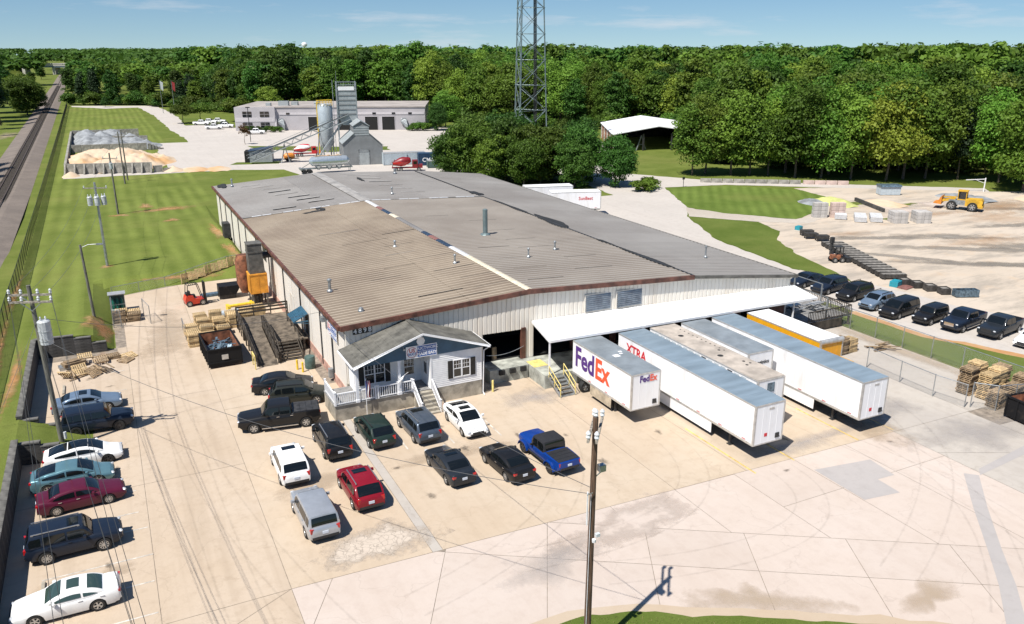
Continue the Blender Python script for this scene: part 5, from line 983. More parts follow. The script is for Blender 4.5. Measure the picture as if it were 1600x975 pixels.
car('minivan', 'black', 'black minivan parked nose to the grass strip', 57.6, -5.4, 189, group=RL_, cat='van', plate=False)
car('truckish', 'black', 'small boxy black SUV between minivan and pickup', 58.6, -8.3, 189, group=RL_, cat='suv', scale=0.93)
car('pickup', 'navy', 'dark crew cab pickup with open bed and chrome grille beside boxy black SUV', 60.0, -11.0, 189, group=RL_, cat='pickup', name='pickup_truck', bed_open=True, trim='chrome')
car('pickup', 'charcoal', 'charcoal pickup with open bed beside a white car', 61.4, -13.9, 189, group=RL_, cat='pickup', name='pickup_truck', bed_open=True)
car('sedan', 'white', 'white sedan at the end of the drive row', 61.4, -17.2, 189, group=RL_, plate=False)

# ------------------------------------------------------------------ semi-trailers
def trailer(u0, u1, vf, vr, label, roofm='trailer_roof_blue', body='trailer_white', h=4.1, floor=1.18, group='trailers backed up to the dock', skirt=False, name='semi_trailer', nose=None, panels=True, gear=True, wheels=True, cat='trailer'):
    t = thing(name, label, cat, ((u0+u1)/2, vf, 0.02), 0, group); w = (u1-u0)/2; L = vr-vf
    for s, nm in ((-1, 'side_wall'), (1, 'side_wall')):
        mb = MB(); n = max(4, int(L/1.22))
        for k in range(n): a, b_ = 0.08+(L-0.1)*k/n, 0.08+(L-0.1)*(k+1)/n; mb.box(min(s*w, s*(w-0.05)), max(s*w, s*(w-0.05)), a+0.006, b_-0.006, floor+0.14, h-0.10)
        mb.box(min(s*(w-0.02), s*(w-0.06)), max(s*(w-0.02), s*(w-0.06)), 0.05, L, floor+0.1, h-0.08); mb.build(nm, body, t)
    mb = MB(); mb.box(-w+0.08, w-0.08, 0.0, 0.06, floor+0.05, h-0.10)
    for x in (-w*0.45, w*0.05, w*0.5): mb.box(x-0.012, x+0.012, -0.012, 0.0, floor+0.1, h-0.15)
    mb.build('front_wall', body, t)
    mb = MB(); mb.box(-w+0.06, w-0.06, L-0.08, L-0.02, floor, h-0.1); mb.build('rear_doors', body, t)
    for x in (-w, w-0.12): mb = MB(); mb.box(x-0.008, x+0.128, -0.015, 0.12, floor-0.02, h-0.02); mb.build('corner_post', 'trailer_rail', t)
    mb = MB()
    for s in (-1, 1): mb.box(min(s*(w+0.012), s*(w-0.07)), max(s*(w+0.012), s*(w-0.07)), 0.1, L, h-0.11, h-0.0); mb.box(min(s*(w+0.012), s*(w-0.07)), max(s*(w+0.012), s*(w-0.07)), 0.1, L, floor-0.02, floor+0.15)
    mb.box(-w+0.1, w-0.1, -0.02, 0.08, h-0.11, h-0.0); mb.box(-w+0.1, w-0.1, -0.02, 0.08, floor-0.02, floor+0.06); mb.build('rails', 'trailer_rail', t)
    mb = MB(); n = max(3, int(L/1.5))
    for k in range(n): a, b_ = 0.03+(L-0.05)*k/n, 0.03+(L-0.05)*(k+1)/n; mb.box(-w+0.03, w-0.03, a, b_-0.004, h-0.03, h+0.012+0.004*(k % 2))
    mb.build('roof', roofm, t)
    mb = MB(); mb.box(-w+0.1, w-0.1, 0.1, L-0.1, floor-0.12, floor); 
    for s in (-0.5, 0.5): mb.box(s-0.06, s+0.06, 0.6, L-0.2, floor-0.4, floor-0.12)
    mb.build('chassis', 'steel_dark', t)
    mb = MB()
    for k in range(int(L/2.4)): mb.box(-w-0.02, -w-0.012, 0.7+k*2.4, 1.05+k*2.4, floor+0.2, floor+0.25)
    mb.build('marker_strips', 'logo_red', t)
    if gear:
        for s in (-1, 1):
            mb = MB(); mb.box(s*0.75-0.07, s*0.75+0.07, 2.65, 2.8, 0.05, floor-0.1); mb.box(s*0.75-0.18, s*0.75+0.18, 2.55, 2.9, 0.0, 0.06); mb.bar((s*0.75, 2.72, 0.5), (s*0.4, 3.6, floor-0.15), 0.05); mb.build('landing_leg', 'steel_dark', t)
        mb = MB(); mb.bar((-0.75, 2.72, 0.55), (0.75, 2.72, 0.55), 0.05); mb.bar((-0.75, 2.72, 0.3), (0.75, 2.72, 0.95), 0.04); mb.build('leg_brace', 'steel_dark', t)
    if wheels:
        tm, rm = wheel_meshes(0.5, 0.5, 'six')
        for y in ((L-1.9, L-3.1) if L > 10 else (L-1.5,)):
            for s in (-1, 1):
                q = link('wheel', None, t, (s*(w-0.3), y, 0.5), rz=0 if s > 0 else math.pi); link('tyre', tm, q); link('rim', rm[0], q)
            mb = MB(); mb.tube((-w+0.3, y, 0.5), (w-0.3, y, 0.5), 0.09, 8); mb.build('axle', 'steel_dark', t)
    if skirt:
        mb = MB(); mb.box(-w, -w+0.04, skirt[0], skirt[1], 0.35, floor-0.03); mb.build('side_skirt', skirt[2], t); mb = MB(); mb.box(w-0.04, w, skirt[0], skirt[1], 0.35, floor-0.03); mb.build('side_skirt', skirt[2], t)
    mb = MB(); mb.obox((w*0.62, -0.02, floor+0.42), (0.34, 0.05, 0.36)); mb.tube((w*0.62, -0.05, floor+0.55), (w*0.75, -0.12, floor+0.3), 0.02, 5); mb.build('hose_connections', 'steel_dark', t)
    return t, w, L
t, w, L = trailer(17.3, 19.9, -14.8, -6.4, 'short white parcel trailer with large purple and orange lettering on its side', 'trailer_roof_grey', h=4.0, skirt=(2.6, 5.6, 'trailer_dusty'))
text('lettering', 'Fed', 2.35, 'logo_purple', t, (-w-0.012, L-3.35, 2.75), LEFT, 0.07, 0.86, align='RIGHT'); text('lettering', 'Ex', 2.35, 'logo_orange', t, (-w-0.012, L-3.42, 2.75), LEFT, 0.07, 0.86, align='LEFT')
text('lettering', 'Fed', 0.70, 'logo_purple', t, (0.28, -0.022, 3.52), FRONT, 0.02, 0.88, align='RIGHT'); text('lettering', 'Ex', 0.70, 'logo_orange', t, (0.30, -0.022, 3.52), FRONT, 0.02, 0.88, align='LEFT')
mb = MB(); mb.box(-0.35, 0.15, 3.6, 4.1, 4.016, 4.03); mb.box(0.35, 0.6, 4.0, 4.2, 4.016, 4.03); mb.box(0.5, 0.8, 4.4, 4.6, 4.016, 4.03); mb.build('roof_patches', 'white_paint', t)
t, w, L = trailer(21.45, 24.05, -23.1, -6.8, 'long white trailer with red lettering near its doors, next to the parcel trailer', skirt=(4.2, 11.5, 'white_paint'))
text('lettering', 'XTRA', 1.1, 'logo_red', t, (-w-0.012, L-2.6, 3.2), LEFT, 0.03, 0.95)
mb = MB(); mb.box(-0.1, 0.35, -0.013, 0.0, 3.62, 3.78); mb.build('vent_plate', 'trailer_rail', t); mb = MB(); mb.box(-0.35, -0.1, -0.014, 0.0, 1.7, 1.95); mb.build('decal', 'logo_red', t)
t, w, L = trailer(24.55, 27.1, -19.9, -6.9, 'older trailer with stained tan roof and a row of small translucent side panes', 'trailer_roof_tan', skirt=False)
for k in range(15): mb = MB(); mb.box(-w-0.016, -w-0.008, 1.2+k*0.75, 1.72+k*0.75, 3.62, 3.92); mb.build('side_pane', 'glass_dark' if k in (2, 6) else 'container_grey', t)
for i, (x, y, r_) in enumerate([(-0.2, 10.2, 0.24), (-0.3, 5.2, 0.24), (0.5, 3.5, 0.12), (0.7, 3.0, 0.1), (0.2, 2.8, 0.12), (0.4, 6.2, 0.12)] + [(0.75, 6+0.55*q, 0.07) for q in range(11)]): mb = MB(); mb.lathe([(r_, 0), (r_*0.9, 0.012)], 14, (x, y, 4.118)); mb.build('roof_patch', 'tar', t)
mb = MB(); mb.box(-w+0.04, w-0.04, 0.05, 2.6, 4.118, 4.15); mb.build('nose_cover', 'trailer_roof_tan', t); mb = MB(); mb.box(-0.35, 0.3, -0.04, 0.0, 3.1, 3.8); mb.box(-0.3, 0.35, -0.2, 0.0, 2.2, 2.9); mb.build('fridge_mount', 'steel_blue', t)
t, w, L = trailer(27.75, 30.3, -15.4, -7.0, 'short white trailer with grey roof and small black lettering between longer trailers', 'trailer_roof_grey')
text('lettering', 'Logistics', 0.42, 'ink_black', t, (0.15, -0.022, 3.2), FRONT, 0.008)
t, w, L = trailer(31.1, 33.65, -23.4, -7.0, 'long plain white trailer with blue-grey roof standing clear on the gate side', skirt=(4.2, 10.5, 'white_paint'))
mb = MB(); mb.box(-0.1, 0.35, -0.013, 0.0, 3.62, 3.78); mb.build('vent_plate', 'trailer_rail', t); mb = MB(); mb.box(-0.35, -0.1, -0.014, 0.0, 1.7, 1.95); mb.build('decal', 'logo_red', t)
t, w, L = trailer(34.75, 37.25, -16.0, -7.4, 'yellow box truck body with white roof and rounded grey nose at the dock', 'white_roof', 'yellow_truck', h=4.12, gear=False, name='box_truck', cat='truck')
mb = MB(); mb.lathe([(0.22, -1.24), (0.22, 1.24)], 14, (0, 0.1, 4.02), axis='x'); mb.build('nose_cap', 'trailer_rail', t, smooth=True)
mb = MB(); mb.box(-1.05, 1.05, -2.0, -0.15, 0.6, 1.4); mb.extr([(-1.6, 1.35), (-0.2, 1.35), (-0.2, 2.75), (-0.9, 2.75), (-1.5, 2.0)], 'x', -1.05, 1.05) if False else mb.box(-1.0, 1.0, -1.5, -0.15, 1.4, 2.6); mb.build('cab', 'yellow_truck', t)
mb = MB(); mb.box(-0.9, 0.9, -1.53, -1.5, 1.65, 2.4); mb.build('windscreen', 'glass_car', t)
tm, rm = wheel_meshes(0.45, 0.3, 'six')
for s in (-1, 1): q = link('wheel', None, t, (s*0.95, -1.3, 0.45), rz=0 if s > 0 else math.pi); link('tyre', tm, q); link('rim', rm[0], q)
t, w, L = trailer(49.0, 51.6, 53.6, 62, 'white trailer with small red lettering behind the warehouse roof', 'white_roof', group='trailers behind the warehouse', h=4.1); t.rotation_euler = (0, 0, R(72)); t.location = (58.4, 54.6, 0.02)
text('lettering', 'SunBest', 0.75, 'logo_red', t, (-w-0.012, 2.6, 3.0), LEFT, 0.012)
t, w, L = trailer(49.0, 51.6, 53.6, 62, 'white trailer parked behind the lettered one, mostly hidden by the warehouse roof', 'white_roof', group='trailers behind the warehouse', h=4.1); t.rotation_euler = (0, 0, R(75)); t.location = (57.2, 61.8, 0.02)
text('lettering', 'SunBest', 0.6, 'logo_red', t, (-w-0.012, 2.6, 3.2), LEFT, 0.01)

# ------------------------------------------------------------------ forklift
fk = thing('forklift', 'red and black forklift with overhead guard beside the stacked pallets', 'forklift', (-7.9, 31.2, 0.02), R(8))
mb = MB(); mb.extr([(-1.25, 0.25), (0.55, 0.25), (0.6, 0.75), (-0.35, 0.85), (-0.5, 1.2), (-1.2, 1.2), (-1.35, 0.7)], 'y', -0.55, 0.55); mb.build('body', 'forklift_red', fk)
mb = MB(); mb.box(-0.75, -0.2, -0.28, 0.28, 0.9, 1.2); mb.box(-0.85, -0.7, -0.28, 0.28, 1.1, 1.65); mb.tube((-1.0, -0.3, 1.35), (-1.0, 0.3, 1.35), 0.18, 10); mb.build('seat', 'plastic_black', fk)
mb = MB()
for s in (-0.5, 0.5): mb.bar((-1.1, s, 1.15), (-0.95, s, 2.35), 0.07); mb.bar((0.5, s, 0.8), (0.1, s, 2.4), 0.07); mb.bar((-0.95, s, 2.38), (0.1, s, 2.42), 0.07)
for q in range(6): x = -0.95+q*0.21; mb.bar((x, -0.5, 2.4), (x, 0.5, 2.4), 0.05)
mb.build('overhead_guard', 'black_metal', fk)
mb = MB()
for s in (-0.32, 0.32): mb.box(0.75, 0.9, s-0.05, s+0.05, 0.1, 2.5)
for z in (0.5, 1.2, 2.4): mb.box(0.76, 0.88, -0.36, 0.36, z, z+0.1)
mb.build('mast', 'black_metal', fk)
for s in (-0.3, 0.3): mb = MB(); mb.box(0.92, 2.0, s-0.06, s+0.06, 0.08, 0.13); mb.box(0.9, 0.95, s-0.06, s+0.06, 0.08, 0.7); mb.build('fork', 'steel_dark', fk)
tm, rm = wheel_meshes(0.33, 0.25, 'six')
for x, s in ((0.45, 1), (0.45, -1), (-0.95, 1), (-0.95, -1)): q = link('wheel', None, fk, (x, s*0.52, 0.33), rz=0 if s > 0 else math.pi); link('tyre', tm, q); link('rim', rm[0], q)
# ------------------------------------------------------------------ retaining walls of block
mat('block_cap', (0.12, 0.115, 0.105), 0.9, var=0.3, scale=1.1, rnd=0.15)
def block_wall(name, label, pts, h, m='block_dark', capm='block_cap', tops=None):
    t = thing(name, label, 'wall')
    for (p, q), hh in zip(zip(pts, pts[1:]), h):
        p, q = Vector((*p, 0)), Vector((*q, 0)); d = q-p; L = d.length; d.normalize(); nb = max(1, round(L/1.2)); ang = math.atan2(d.y, d.x)
        me = MB().obox((0, 0, 0.1), (L/nb-0.02, 0.34, 0.29), 0).mesh('block', m); cap = MB().obox((0, 0, 0.04), (L/nb-0.015, 0.42, 0.08), 0).mesh('cap_block', capm)
        rows = max(1, round(hh/0.3))
        for r_ in range(rows):
            for b_ in range(nb):
                c = p+d*(L/nb)*(b_+0.5); link('block', me, t, (c.x, c.y, r_*0.3+0.05), ang)
        for b_ in range(nb): c = p+d*(L/nb)*(b_+0.5); link('cap_block', cap, t, (c.x, c.y, rows*0.3+0.01), ang)
    return t
block_wall('retaining_wall', 'dark block retaining wall with stepped end around the pallet scrap corner', [(-22.75, 2.5), (-22.75, 20.3), (-19.6, 20.1), (-18.2, 19.95), (-17.0, 19.85)], [1.8, 1.8, 1.5, 1.0])
block_wall('retaining_wall', 'low dark block return wall behind the blue-grey sedan', [(-22.6, 2.5), (-21.6, 2.4), (-20.6, 2.3)], [1.5, 1.0])
block_wall('retaining_wall', 'dark block retaining wall behind the row of parked cars', [(-22.75, -44), (-22.75, -1.5), (-21.3, -1.75), (-20.2, -1.95)], [1.8, 1.6, 1.1])
# ------------------------------------------------------------------ pallets
def pallet_mesh(m):
    mb = MB()
    for k in range(7): x = -0.6+1.2*(k+0.5)/7; mb.box(x-0.05, x+0.05, -0.5, 0.5, 0.118, 0.138)
    for y in (-0.5, -0.02, 0.46): mb.box(-0.6, 0.6, y, y+0.04, 0.022, 0.117)
    for x in (-0.58, 0.0-0.05, 0.48): mb.box(x, x+0.1, -0.5, 0.5, 0.0, 0.02)
    return mb.mesh('pallet', m)
PM = {'pallet_new': pallet_mesh('pallet_new'), 'pallet_old': pallet_mesh('pallet_old')}; pr = random.Random(11)
def stack(x, y, n, m, label, group, rz=0, z=0.02, jit=0.05):
    for k in range(n):
        link('pallet', PM[m], None, (x+pr.uniform(-jit, jit), y+pr.uniform(-jit, jit), z+k*0.142), rz+pr.uniform(-0.07, 0.07), label, 'pallet', group)
g1 = 'pallets stacked beside the side ramp'
for x, y, n in ((-8.2, 20.3, 7), (-6.9, 21.4, 9), (-6.7, 20.0, 6), (-5.4, 21.8, 10), (-4.1, 22.2, 9), (-2.8, 22.6, 11), (-5.5, 23.0, 9), (-4.0, 23.6, 9), (-8.3, 22.2, 8), (-9.6, 21.2, 7), (-7.0, 23.4, 10), (-8.4, 24.0, 8), (-2.7, 24.0, 9)): stack(x, y, n, 'pallet_new', 'pale new wooden pallet in the stacks between the forklift and the side ramp', g1)
for x, y, n in ((-9.6, 17.6, 9), (-8.3, 17.4, 8), (-7.0, 17.3, 8), (-9.6, 19.0, 8)): stack(x, y, n, 'pallet_new', 'pale wooden pallet stacked right behind the black scrap dumpster', 'pallets behind the scrap dumpster')
g2 = 'pallets inside the small wire enclosure'
for x, y, n, m in ((-15.7, 28.4, 8, 'pallet_old'), (-14.4, 28.3, 6, 'pallet_old'), (-15.5, 30.0, 6, 'pallet_new'), (-14.3, 29.8, 5, 'pallet_new')): stack(x, y, n, m, 'weathered pallet stacked in the wire enclosure beside the gas cylinder cage' if m == 'pallet_old' else 'pale pallet stacked in the wire enclosure beside the gas cylinder cage', g2)
g3 = 'broken pallets in the scrap corner'
for i, (x, y, z, rx, rz) in enumerate([(-19.6, 15.2, 0.0, 0, 0.3), (-18.4, 14.6, 0.0, 0.05, 1.0), (-19.2, 14.2, 0.5, 0.9, 0.4), (-18.2, 13.6, 0.35, 0.7, 0.9), (-17.4, 14.2, 0.3, 0.5, 2.0), (-20.2, 13.8, 0.3, 0.8, 2.6), (-16.6, 17.6, 0.0, 0.0, 0.1), (-16.6, 17.6, 0.16, 0.0, 0.2), (-15.3, 17.2, 0.05, 0.2, 0.5), (-15.6, 16.2, 0.05, 0.15, 0.9), (-17.6, 16.6, 0.3, 0.3, 0.2), (-18.8, 17.2, 0.6, 0.15, 0.1)]):
    link('pallet', PM['pallet_new' if i % 3 == 2 else 'pallet_old'], None, (x, y, z+0.04), label='broken pallet thrown on the scrap heap in the retaining wall corner', cat='pallet', group=g3, rot=(rx, 0, rz))
for i, (x, y, z, rz) in enumerate([(-20.0, 16.6, 0.02, 0.2), (-19.7, 16.5, 0.32, 0.4)]):
    mb = MB(); mb.box(-0.9, 0.9, -0.45, 0.45, 0, 0.28); mb.box(-0.7, 0.5, -0.3, 0.35, 0.28, 0.4); mb.build('crate', 'galv' if i == 0 else 'pallet_old', None, (x, y, z), rz, label=('grey flat metal crate on the scrap heap by the wall', 'wooden crate lying on top of the grey metal crate in the scrap corner')[i], cat='crate')
for i in range(5):
    mb = MB(); L_ = pr.uniform(1.2, 2.4); mb.obox((0, 0, 0.05), (L_, 0.13, 0.04)); mb.build('board', 'pallet_old', None, (pr.uniform(-20, -16.8), pr.uniform(12.9, 14.8), pr.uniform(0.03, 0.6)), pr.uniform(0, 3.1), label='loose timber board lying in the scrap corner by the wall', cat='board', group='loose boards in the scrap corner')
for k in range(8):
    x = -8.3+k*0.93; y = 40.9+k*0.33; link('pallet', PM['pallet_new'], None, (x, y, gz(x, y)+0.55), label='wooden pallet stood on edge against the wire fence along the lawn', cat='pallet', group='pallets stood on edge along the lawn', rot=(R(76), 0 if k % 3 else R(90), R(18)))
g4 = 'pallets stacked by the gate'
for x, y, n, m in ((45.2, -21.9, 16, 'pallet_old'), (46.5, -21.7, 17, 'pallet_new'), (45.6, -23.3, 15, 'pallet_new'), (46.9, -23.1, 16, 'pallet_new'), (48.2, -22.6, 15, 'pallet_old'), (44.9, -24.6, 9, 'pallet_old'), (46.4, -24.9, 12, 'pallet_old'), (48.1, -24.4, 14, 'pallet_old')): stack(x, y, n, m, ('greyed ' if m == 'pallet_old' else 'tan ')+'wooden pallet in the tall stacks behind the wire gate', g4, 0.12, jit=0.07)
for x, y, n, m in ((43.0, -10.9, 11, 'pallet_old'), (44.3, -10.8, 9, 'pallet_new')): stack(x, y, n, m, ('greyed' if m == 'pallet_old' else 'tan')+' wooden pallet stacked beside the yellow box truck', 'pallets stacked beside the yellow truck', 0.1)
for i in range(12):
    mb = MB(); mb.obox((0, 0, 0.05), (pr.uniform(1.2, 2.0), 0.12, 0.05)); mb.build('board', 'pallet_old', None, (47.6+pr.uniform(-0.8, 0.8), -11.8+pr.uniform(-0.6, 0.6), 0.03+i*0.03), pr.uniform(-0.9, 0.5), label='broken board on the heap of planks inside the wire fence', cat='board', group='heap of boards at the fence')
# ------------------------------------------------------------------ dumpsters
def dumpster(label, loc, rz, W_, L_, H_):
    t = thing('dumpster', label, 'dumpster', loc, rz); b = 0.15
    for nm, a in (('side', (-W_/2, -W_/2+0.07, 0, L_)), ('side', (W_/2-0.07, W_/2, 0, L_)), ('end', (-W_/2+0.07, W_/2-0.07, 0, 0.07)), ('end', (-W_/2+0.07, W_/2-0.07, L_-0.07, L_))):
        mb = MB(); mb.box(*a, b, H_); o = mb.build(nm+'_wall', ['black_steel_worn'], t)
    mb = MB(); mb.box(-W_/2+0.07, W_/2-0.07, 0.07, L_-0.07, b, b+0.08); mb.build('floor', 'rust', t)
    mb = MB()
    for s in (-1, 1):
        for k in range(int(L_/0.8)+1): y = 0.06+(L_-0.12)*k/int(L_/0.8); mb.box(s*(W_/2+0.035)-0.035, s*(W_/2+0.035)+0.035, y-0.05, y+0.05, b, H_)
        mb.box(s*(W_/2+0.02)-0.06, s*(W_/2+0.02)+0.06, 0, L_, H_-0.06, H_+0.06)
    for y in (-0.03, L_+0.03): mb.box(-W_/2, W_/2, y-0.04, y+0.04, H_-0.07, H_+0.05); mb.box(-W_/2, W_/2, y-0.03, y+0.03, b+0.3, b+0.42)
    mb.build('ribs', 'black_steel_worn', t)
    mb = MB(); mb.box(-W_/2+0.072, -W_/2+0.078, 0.1, L_-0.1, 0.3, H_-0.05); mb.box(W_/2-0.078, W_/2-0.072, 0.1, L_-0.1, 0.3, H_-0.05); mb.box(-W_/2+0.1, W_/2-0.1, L_-0.078, L_-0.072, 0.3, H_-0.05); mb.build('rusty_lining', 'rust', t)
    return t
dp = dumpster('open black roll-off dumpster full of blue-grey metal scrap', (-7.75, 10.7, 0.02), R(2), 2.75, 5.0, 1.75)
mb = MB(); mb.box(-0.3, 0.25, -0.085, -0.075, 0.75, 1.2); mb.build('label_plate', 'trailer_rail', dp)
sr = random.Random(5)
mb = MB()
for i in range(120): mb.obox((sr.uniform(-1.0, 1.0), sr.uniform(0.5, 4.5), 0.5+sr.uniform(0, 0.7)+0.2*sr.random()), (sr.uniform(0.25, 0.9), sr.uniform(0.12, 0.4), 0.02), sr.uniform(0, 3), ry=sr.uniform(-0.7, 0.7))
o = mb.build('metal_scrap', 'steel_blue', None, (-7.75, 10.7, 0.02), kind='stuff', label='jumble of blue-grey sheet metal offcuts in the black dumpster', cat='scrap')
dumpster('black open dumpster standing beyond the wire gate pallets', (44.3, -31.6, 0.02), R(-6), 2.4, 5.4, 1.7)
# small yard pieces
mb = MB(); mb.lathe([(0.42, 0), (0.46, 0.1), (0.46, 1.0), (0.42, 1.1)], 16); t = mb.build('barrel', 'green_tank', None, (-1.2, 7.2, 0.02), smooth=True, label='dark green barrel beside the foot of the side ramp', cat='barrel'); t.data.materials[0] = M['container_green']
for i, (x, y) in enumerate(((-2.0, 6.5), (-2.3, 7.3))): mb = MB(); mb.lathe([(0.09, 0), (0.09, 0.9), (0.0, 0.96)], 12); mb.build('bollard', 'yellow_safety', None, (x, y, 0.02), smooth=True, label='bright yellow bollard guarding the green barrel', cat='bollard', group='bollards by the barrel')
mb = MB(); mb.bar((0, 0, 0.03), (0, 0, 1.25), 0.09); mb.bar((0, 1.3, 0.03), (0, 1.3, 1.25), 0.09); mb.bar((0, 0, 1.2), (0, 1.3, 1.2), 0.09); mb.build('guard_rail', 'yellow_faded', None, (-5.55, 8.9, 0.02), label='yellow guard rail frame at the foot of the ramp', cat='guard rail')
t = thing('cylinder_cage', 'gas cylinder cage with pale roof and green tanks in the enclosure', 'cage', (-15.7, 32.3, 0.02))
mb = MB()
for x in (-0.7, 0.7):
    for y in (-0.5, 0.5): mb.box(x-0.03, x+0.03, y-0.03, y+0.03, 0, 2.0)
for z in (0.1, 0.9, 1.9):
    mb.bar((-0.7, -0.5, z), (0.7, -0.5, z), 0.04); mb.bar((-0.7, 0.5, z), (0.7, 0.5, z), 0.04); mb.bar((-0.7, -0.5, z), (-0.7, 0.5, z), 0.04); mb.bar((0.7, -0.5, z), (0.7, 0.5, z), 0.04)
mb.build('frame', 'steel_grey', t); mb = MB(); mb.box(-0.85, 0.85, -0.65, 0.65, 2.0, 2.06); mb.build('roof', 'trailer_rail', t); mb = MB(); mb.box(-0.7, 0.7, 0.48, 0.52, 0.1, 1.95); mb.build('back_panel', 'container_green', t)
for x in (-0.4, 0.0, 0.4): mb = MB(); mb.lathe([(0.16, 0.05), (0.17, 1.2), (0.06, 1.4), (0.06, 1.5)], 12, (x, 0, 0)); mb.build('cylinder', 'green_tank', t, smooth=True)
t = thing('tipping_hopper', 'dark self-dumping steel hopper on the pad by the orange dust hopper', 'hopper', (-4.6, 32.6, 0.02)); mb = MB(); mb.extr([(-0.9, 0.5), (0.9, 0.5), (1.5, 1.5), (-0.9, 1.5)], 'y', -0.9, 0.9); mb.build('bucket', 'black_steel_worn', t); mb = MB(); mb.box(-0.9, 0.9, -0.7, -0.55, 0, 0.5); mb.box(-0.9, 0.9, 0.55, 0.7, 0, 0.5); mb.build('base', 'steel_dark', t)
for i, (x, y, a, b_, c, m, lb) in enumerate([(-5.2, 25.9, 2.4, 1.0, 0.35, 'container_grey', 'bundle of pale grey sheet steel on the ground by the forklift'), (-6.2, 34.0, 2.2, 1.0, 0.2, 'steel_blue', 'flat blue-grey steel sheets stacked behind the forklift')]):
    mb = MB(); mb.box(-a/2, a/2, -b_/2, b_/2, 0.08, c)
    for k in range(3): mb.box(-a/2+k*a/3, -a/2+k*a/3+0.1, -b_/2, b_/2, 0, 0.08)
    mb.box(-a/2+0.1, a/2-0.2, -b_/2+0.1, b_/2-0.05, c, c+0.08); mb.build('sheet_stack', m, None, (x, y, 0.02), 0.1, label=lb, cat='steel')
t = thing('yellow_lifting_frame', 'yellow steel lifting frame lying beside the orange dust hopper', 'frame', (-4.0, 27.2, 0.02), 0.1); mb = MB(); mb.tube((-1.3, 0, 0.55), (1.3, 0, 0.55), 0.16, 10); mb.box(-1.4, -1.1, -0.5, 0.5, 0.0, 0.7); mb.box(1.1, 1.4, -0.5, 0.5, 0, 0.7); mb.build('beam', 'yellow_safety', t)
# chain-link runs
def chain_fence(name, label, pts, h, z=0.0, m='chain_link', pm='galv', step=3.0, zf=None, rail=True, rr=0.03):
    t = thing(name, label, 'fence'); zf = zf or (lambda x, y: z)
    for p, q in zip(pts, pts[1:]):
        L = math.hypot(q[0]-p[0], q[1]-p[1]); n = max(1, round(L/step)); mb = MB(); rl_ = MB()
        for k in range(n):
            a = (p[0]+(q[0]-p[0])*k/n, p[1]+(q[1]-p[1])*k/n); b_ = (p[0]+(q[0]-p[0])*(k+1)/n, p[1]+(q[1]-p[1])*(k+1)/n); za, zb_ = zf(*a), zf(*b_)
            mb.add([(*a, za+0.05), (*b_, zb_+0.05), (*b_, zb_+h), (*a, za+h)], [(0, 1, 2, 3)])
            rl_.tube((*a, za+h), (*b_, zb_+h), rr, 6)
            ps = MB(); ps.tube((*a, za), (*a, za+h+0.05), rr*1.3, 6); ps.build('post', pm, t)
        mb.build('wire_mesh', m, t)
        if rail: rl_.build('top_rail', pm, t)
    q = pts[-1]; ps = MB(); ps.tube((*q, zf(*q)), (*q, zf(*q)+h+0.05), rr*1.3, 6); ps.build('post', pm, t)
    return t
chain_fence('chain_link_fence', 'galvanised chain-link fence along the grass strip below the parked cars', [(45.0, -3.3), (49.4, -3.3), (49.4, -24.6)], 2.1)
chain_fence('chain_link_gate', 'long sliding chain-link gate panel standing on the concrete', [(42.5, -14.4), (42.2, -18.0), (42.1, -21.2), (42.5, -23.7)], 1.9)
chain_fence('chain_link_fence', 'short chain-link fence run in front of the tall pallet stacks', [(42.9, -23.9), (44.0, -25.2), (48.5, -26.5)], 2.1, step=1.5)
chain_fence('chain_link_fence', 'small chain-link enclosure around pallets and gas cylinder cage', [(-16.3, 33.2), (-16.3, 26.6), (-15.6, 26.3)], 1.9, step=2.2)
chain_fence('chain_link_gate', 'open chain-link gate leaf at the pallet enclosure', [(-12.9, 26.4), (-13.4, 29.4)], 1.9)
chain_fence('chain_link_fence', 'sagging wire fence along the lawn edge above the yard road', [(-16.2, 38.6), (-10.5, 40.6), (-0.6, 44.0)], 1.1, zf=gz, step=2.9)
chain_fence('chain_link_fence', 'low fence of bare posts beside the stacked pallets', [(-10.2, 19.6), (-10.2, 22.6)], 1.3, rail=True)
chain_fence('boundary_fence', 'long black mesh boundary fence beside the railway', [(-25.2, -40), (-25.3, 20), (-26.2, 100), (-26.9, 250), (-27.8, 400)], 2.0, m='chain_link_black', pm='black_metal', step=3.0, zf=gz)
# ------------------------------------------------------------------ poles and lines
def insul(mb, p, r=0.07, h=0.28, m=1): mb.lathe([(r*0.5, 0), (r, h*0.25), (r*0.7, h*0.5), (r, h*0.7), (r*0.4, h)], 8, p, m=m)
def xfmr(root, p, r=0.38, h=1.25):
    mb = MB(); mb.lathe([(r, 0), (r, h), (r*0.8, h+0.08)], 14, p, m=0)
    for a in (-0.15, 0.15): insul(mb, (p[0]+a, p[1], p[2]+h+0.05), 0.06, 0.3, 1)
    for z in (0.25, 0.9): mb.lathe([(r+0.02, z), (r+0.02, z+0.05)], 14, p)
    mb.build('transformer', ['transformer', 'insulator'], root)
p1 = thing('utility_pole', 'tall brown utility pole with double angled crossarms at the street verge', 'utility pole', (1.8, -34.0, 0.03)); mb = MB(); mb.tube((0, 0, 0), (0.1, 0.05, 12.1), 0.17, 12, 0.115); mb.build('shaft', 'pole_wood', p1, smooth=True)
d = Vector((0.62, 0.785, 0))
for s in (-0.17, 0.17):
    o_ = Vector((0.785, -0.62, 0))*s; mb = MB(); mb.bar(Vector((0.1, 0.05, 11.55))+o_-d*1.2, Vector((0.1, 0.05, 11.55))+o_+d*1.2, 0.10, 0.13); mb.build('crossarm', 'crossarm_wood', p1)
mb = MB()
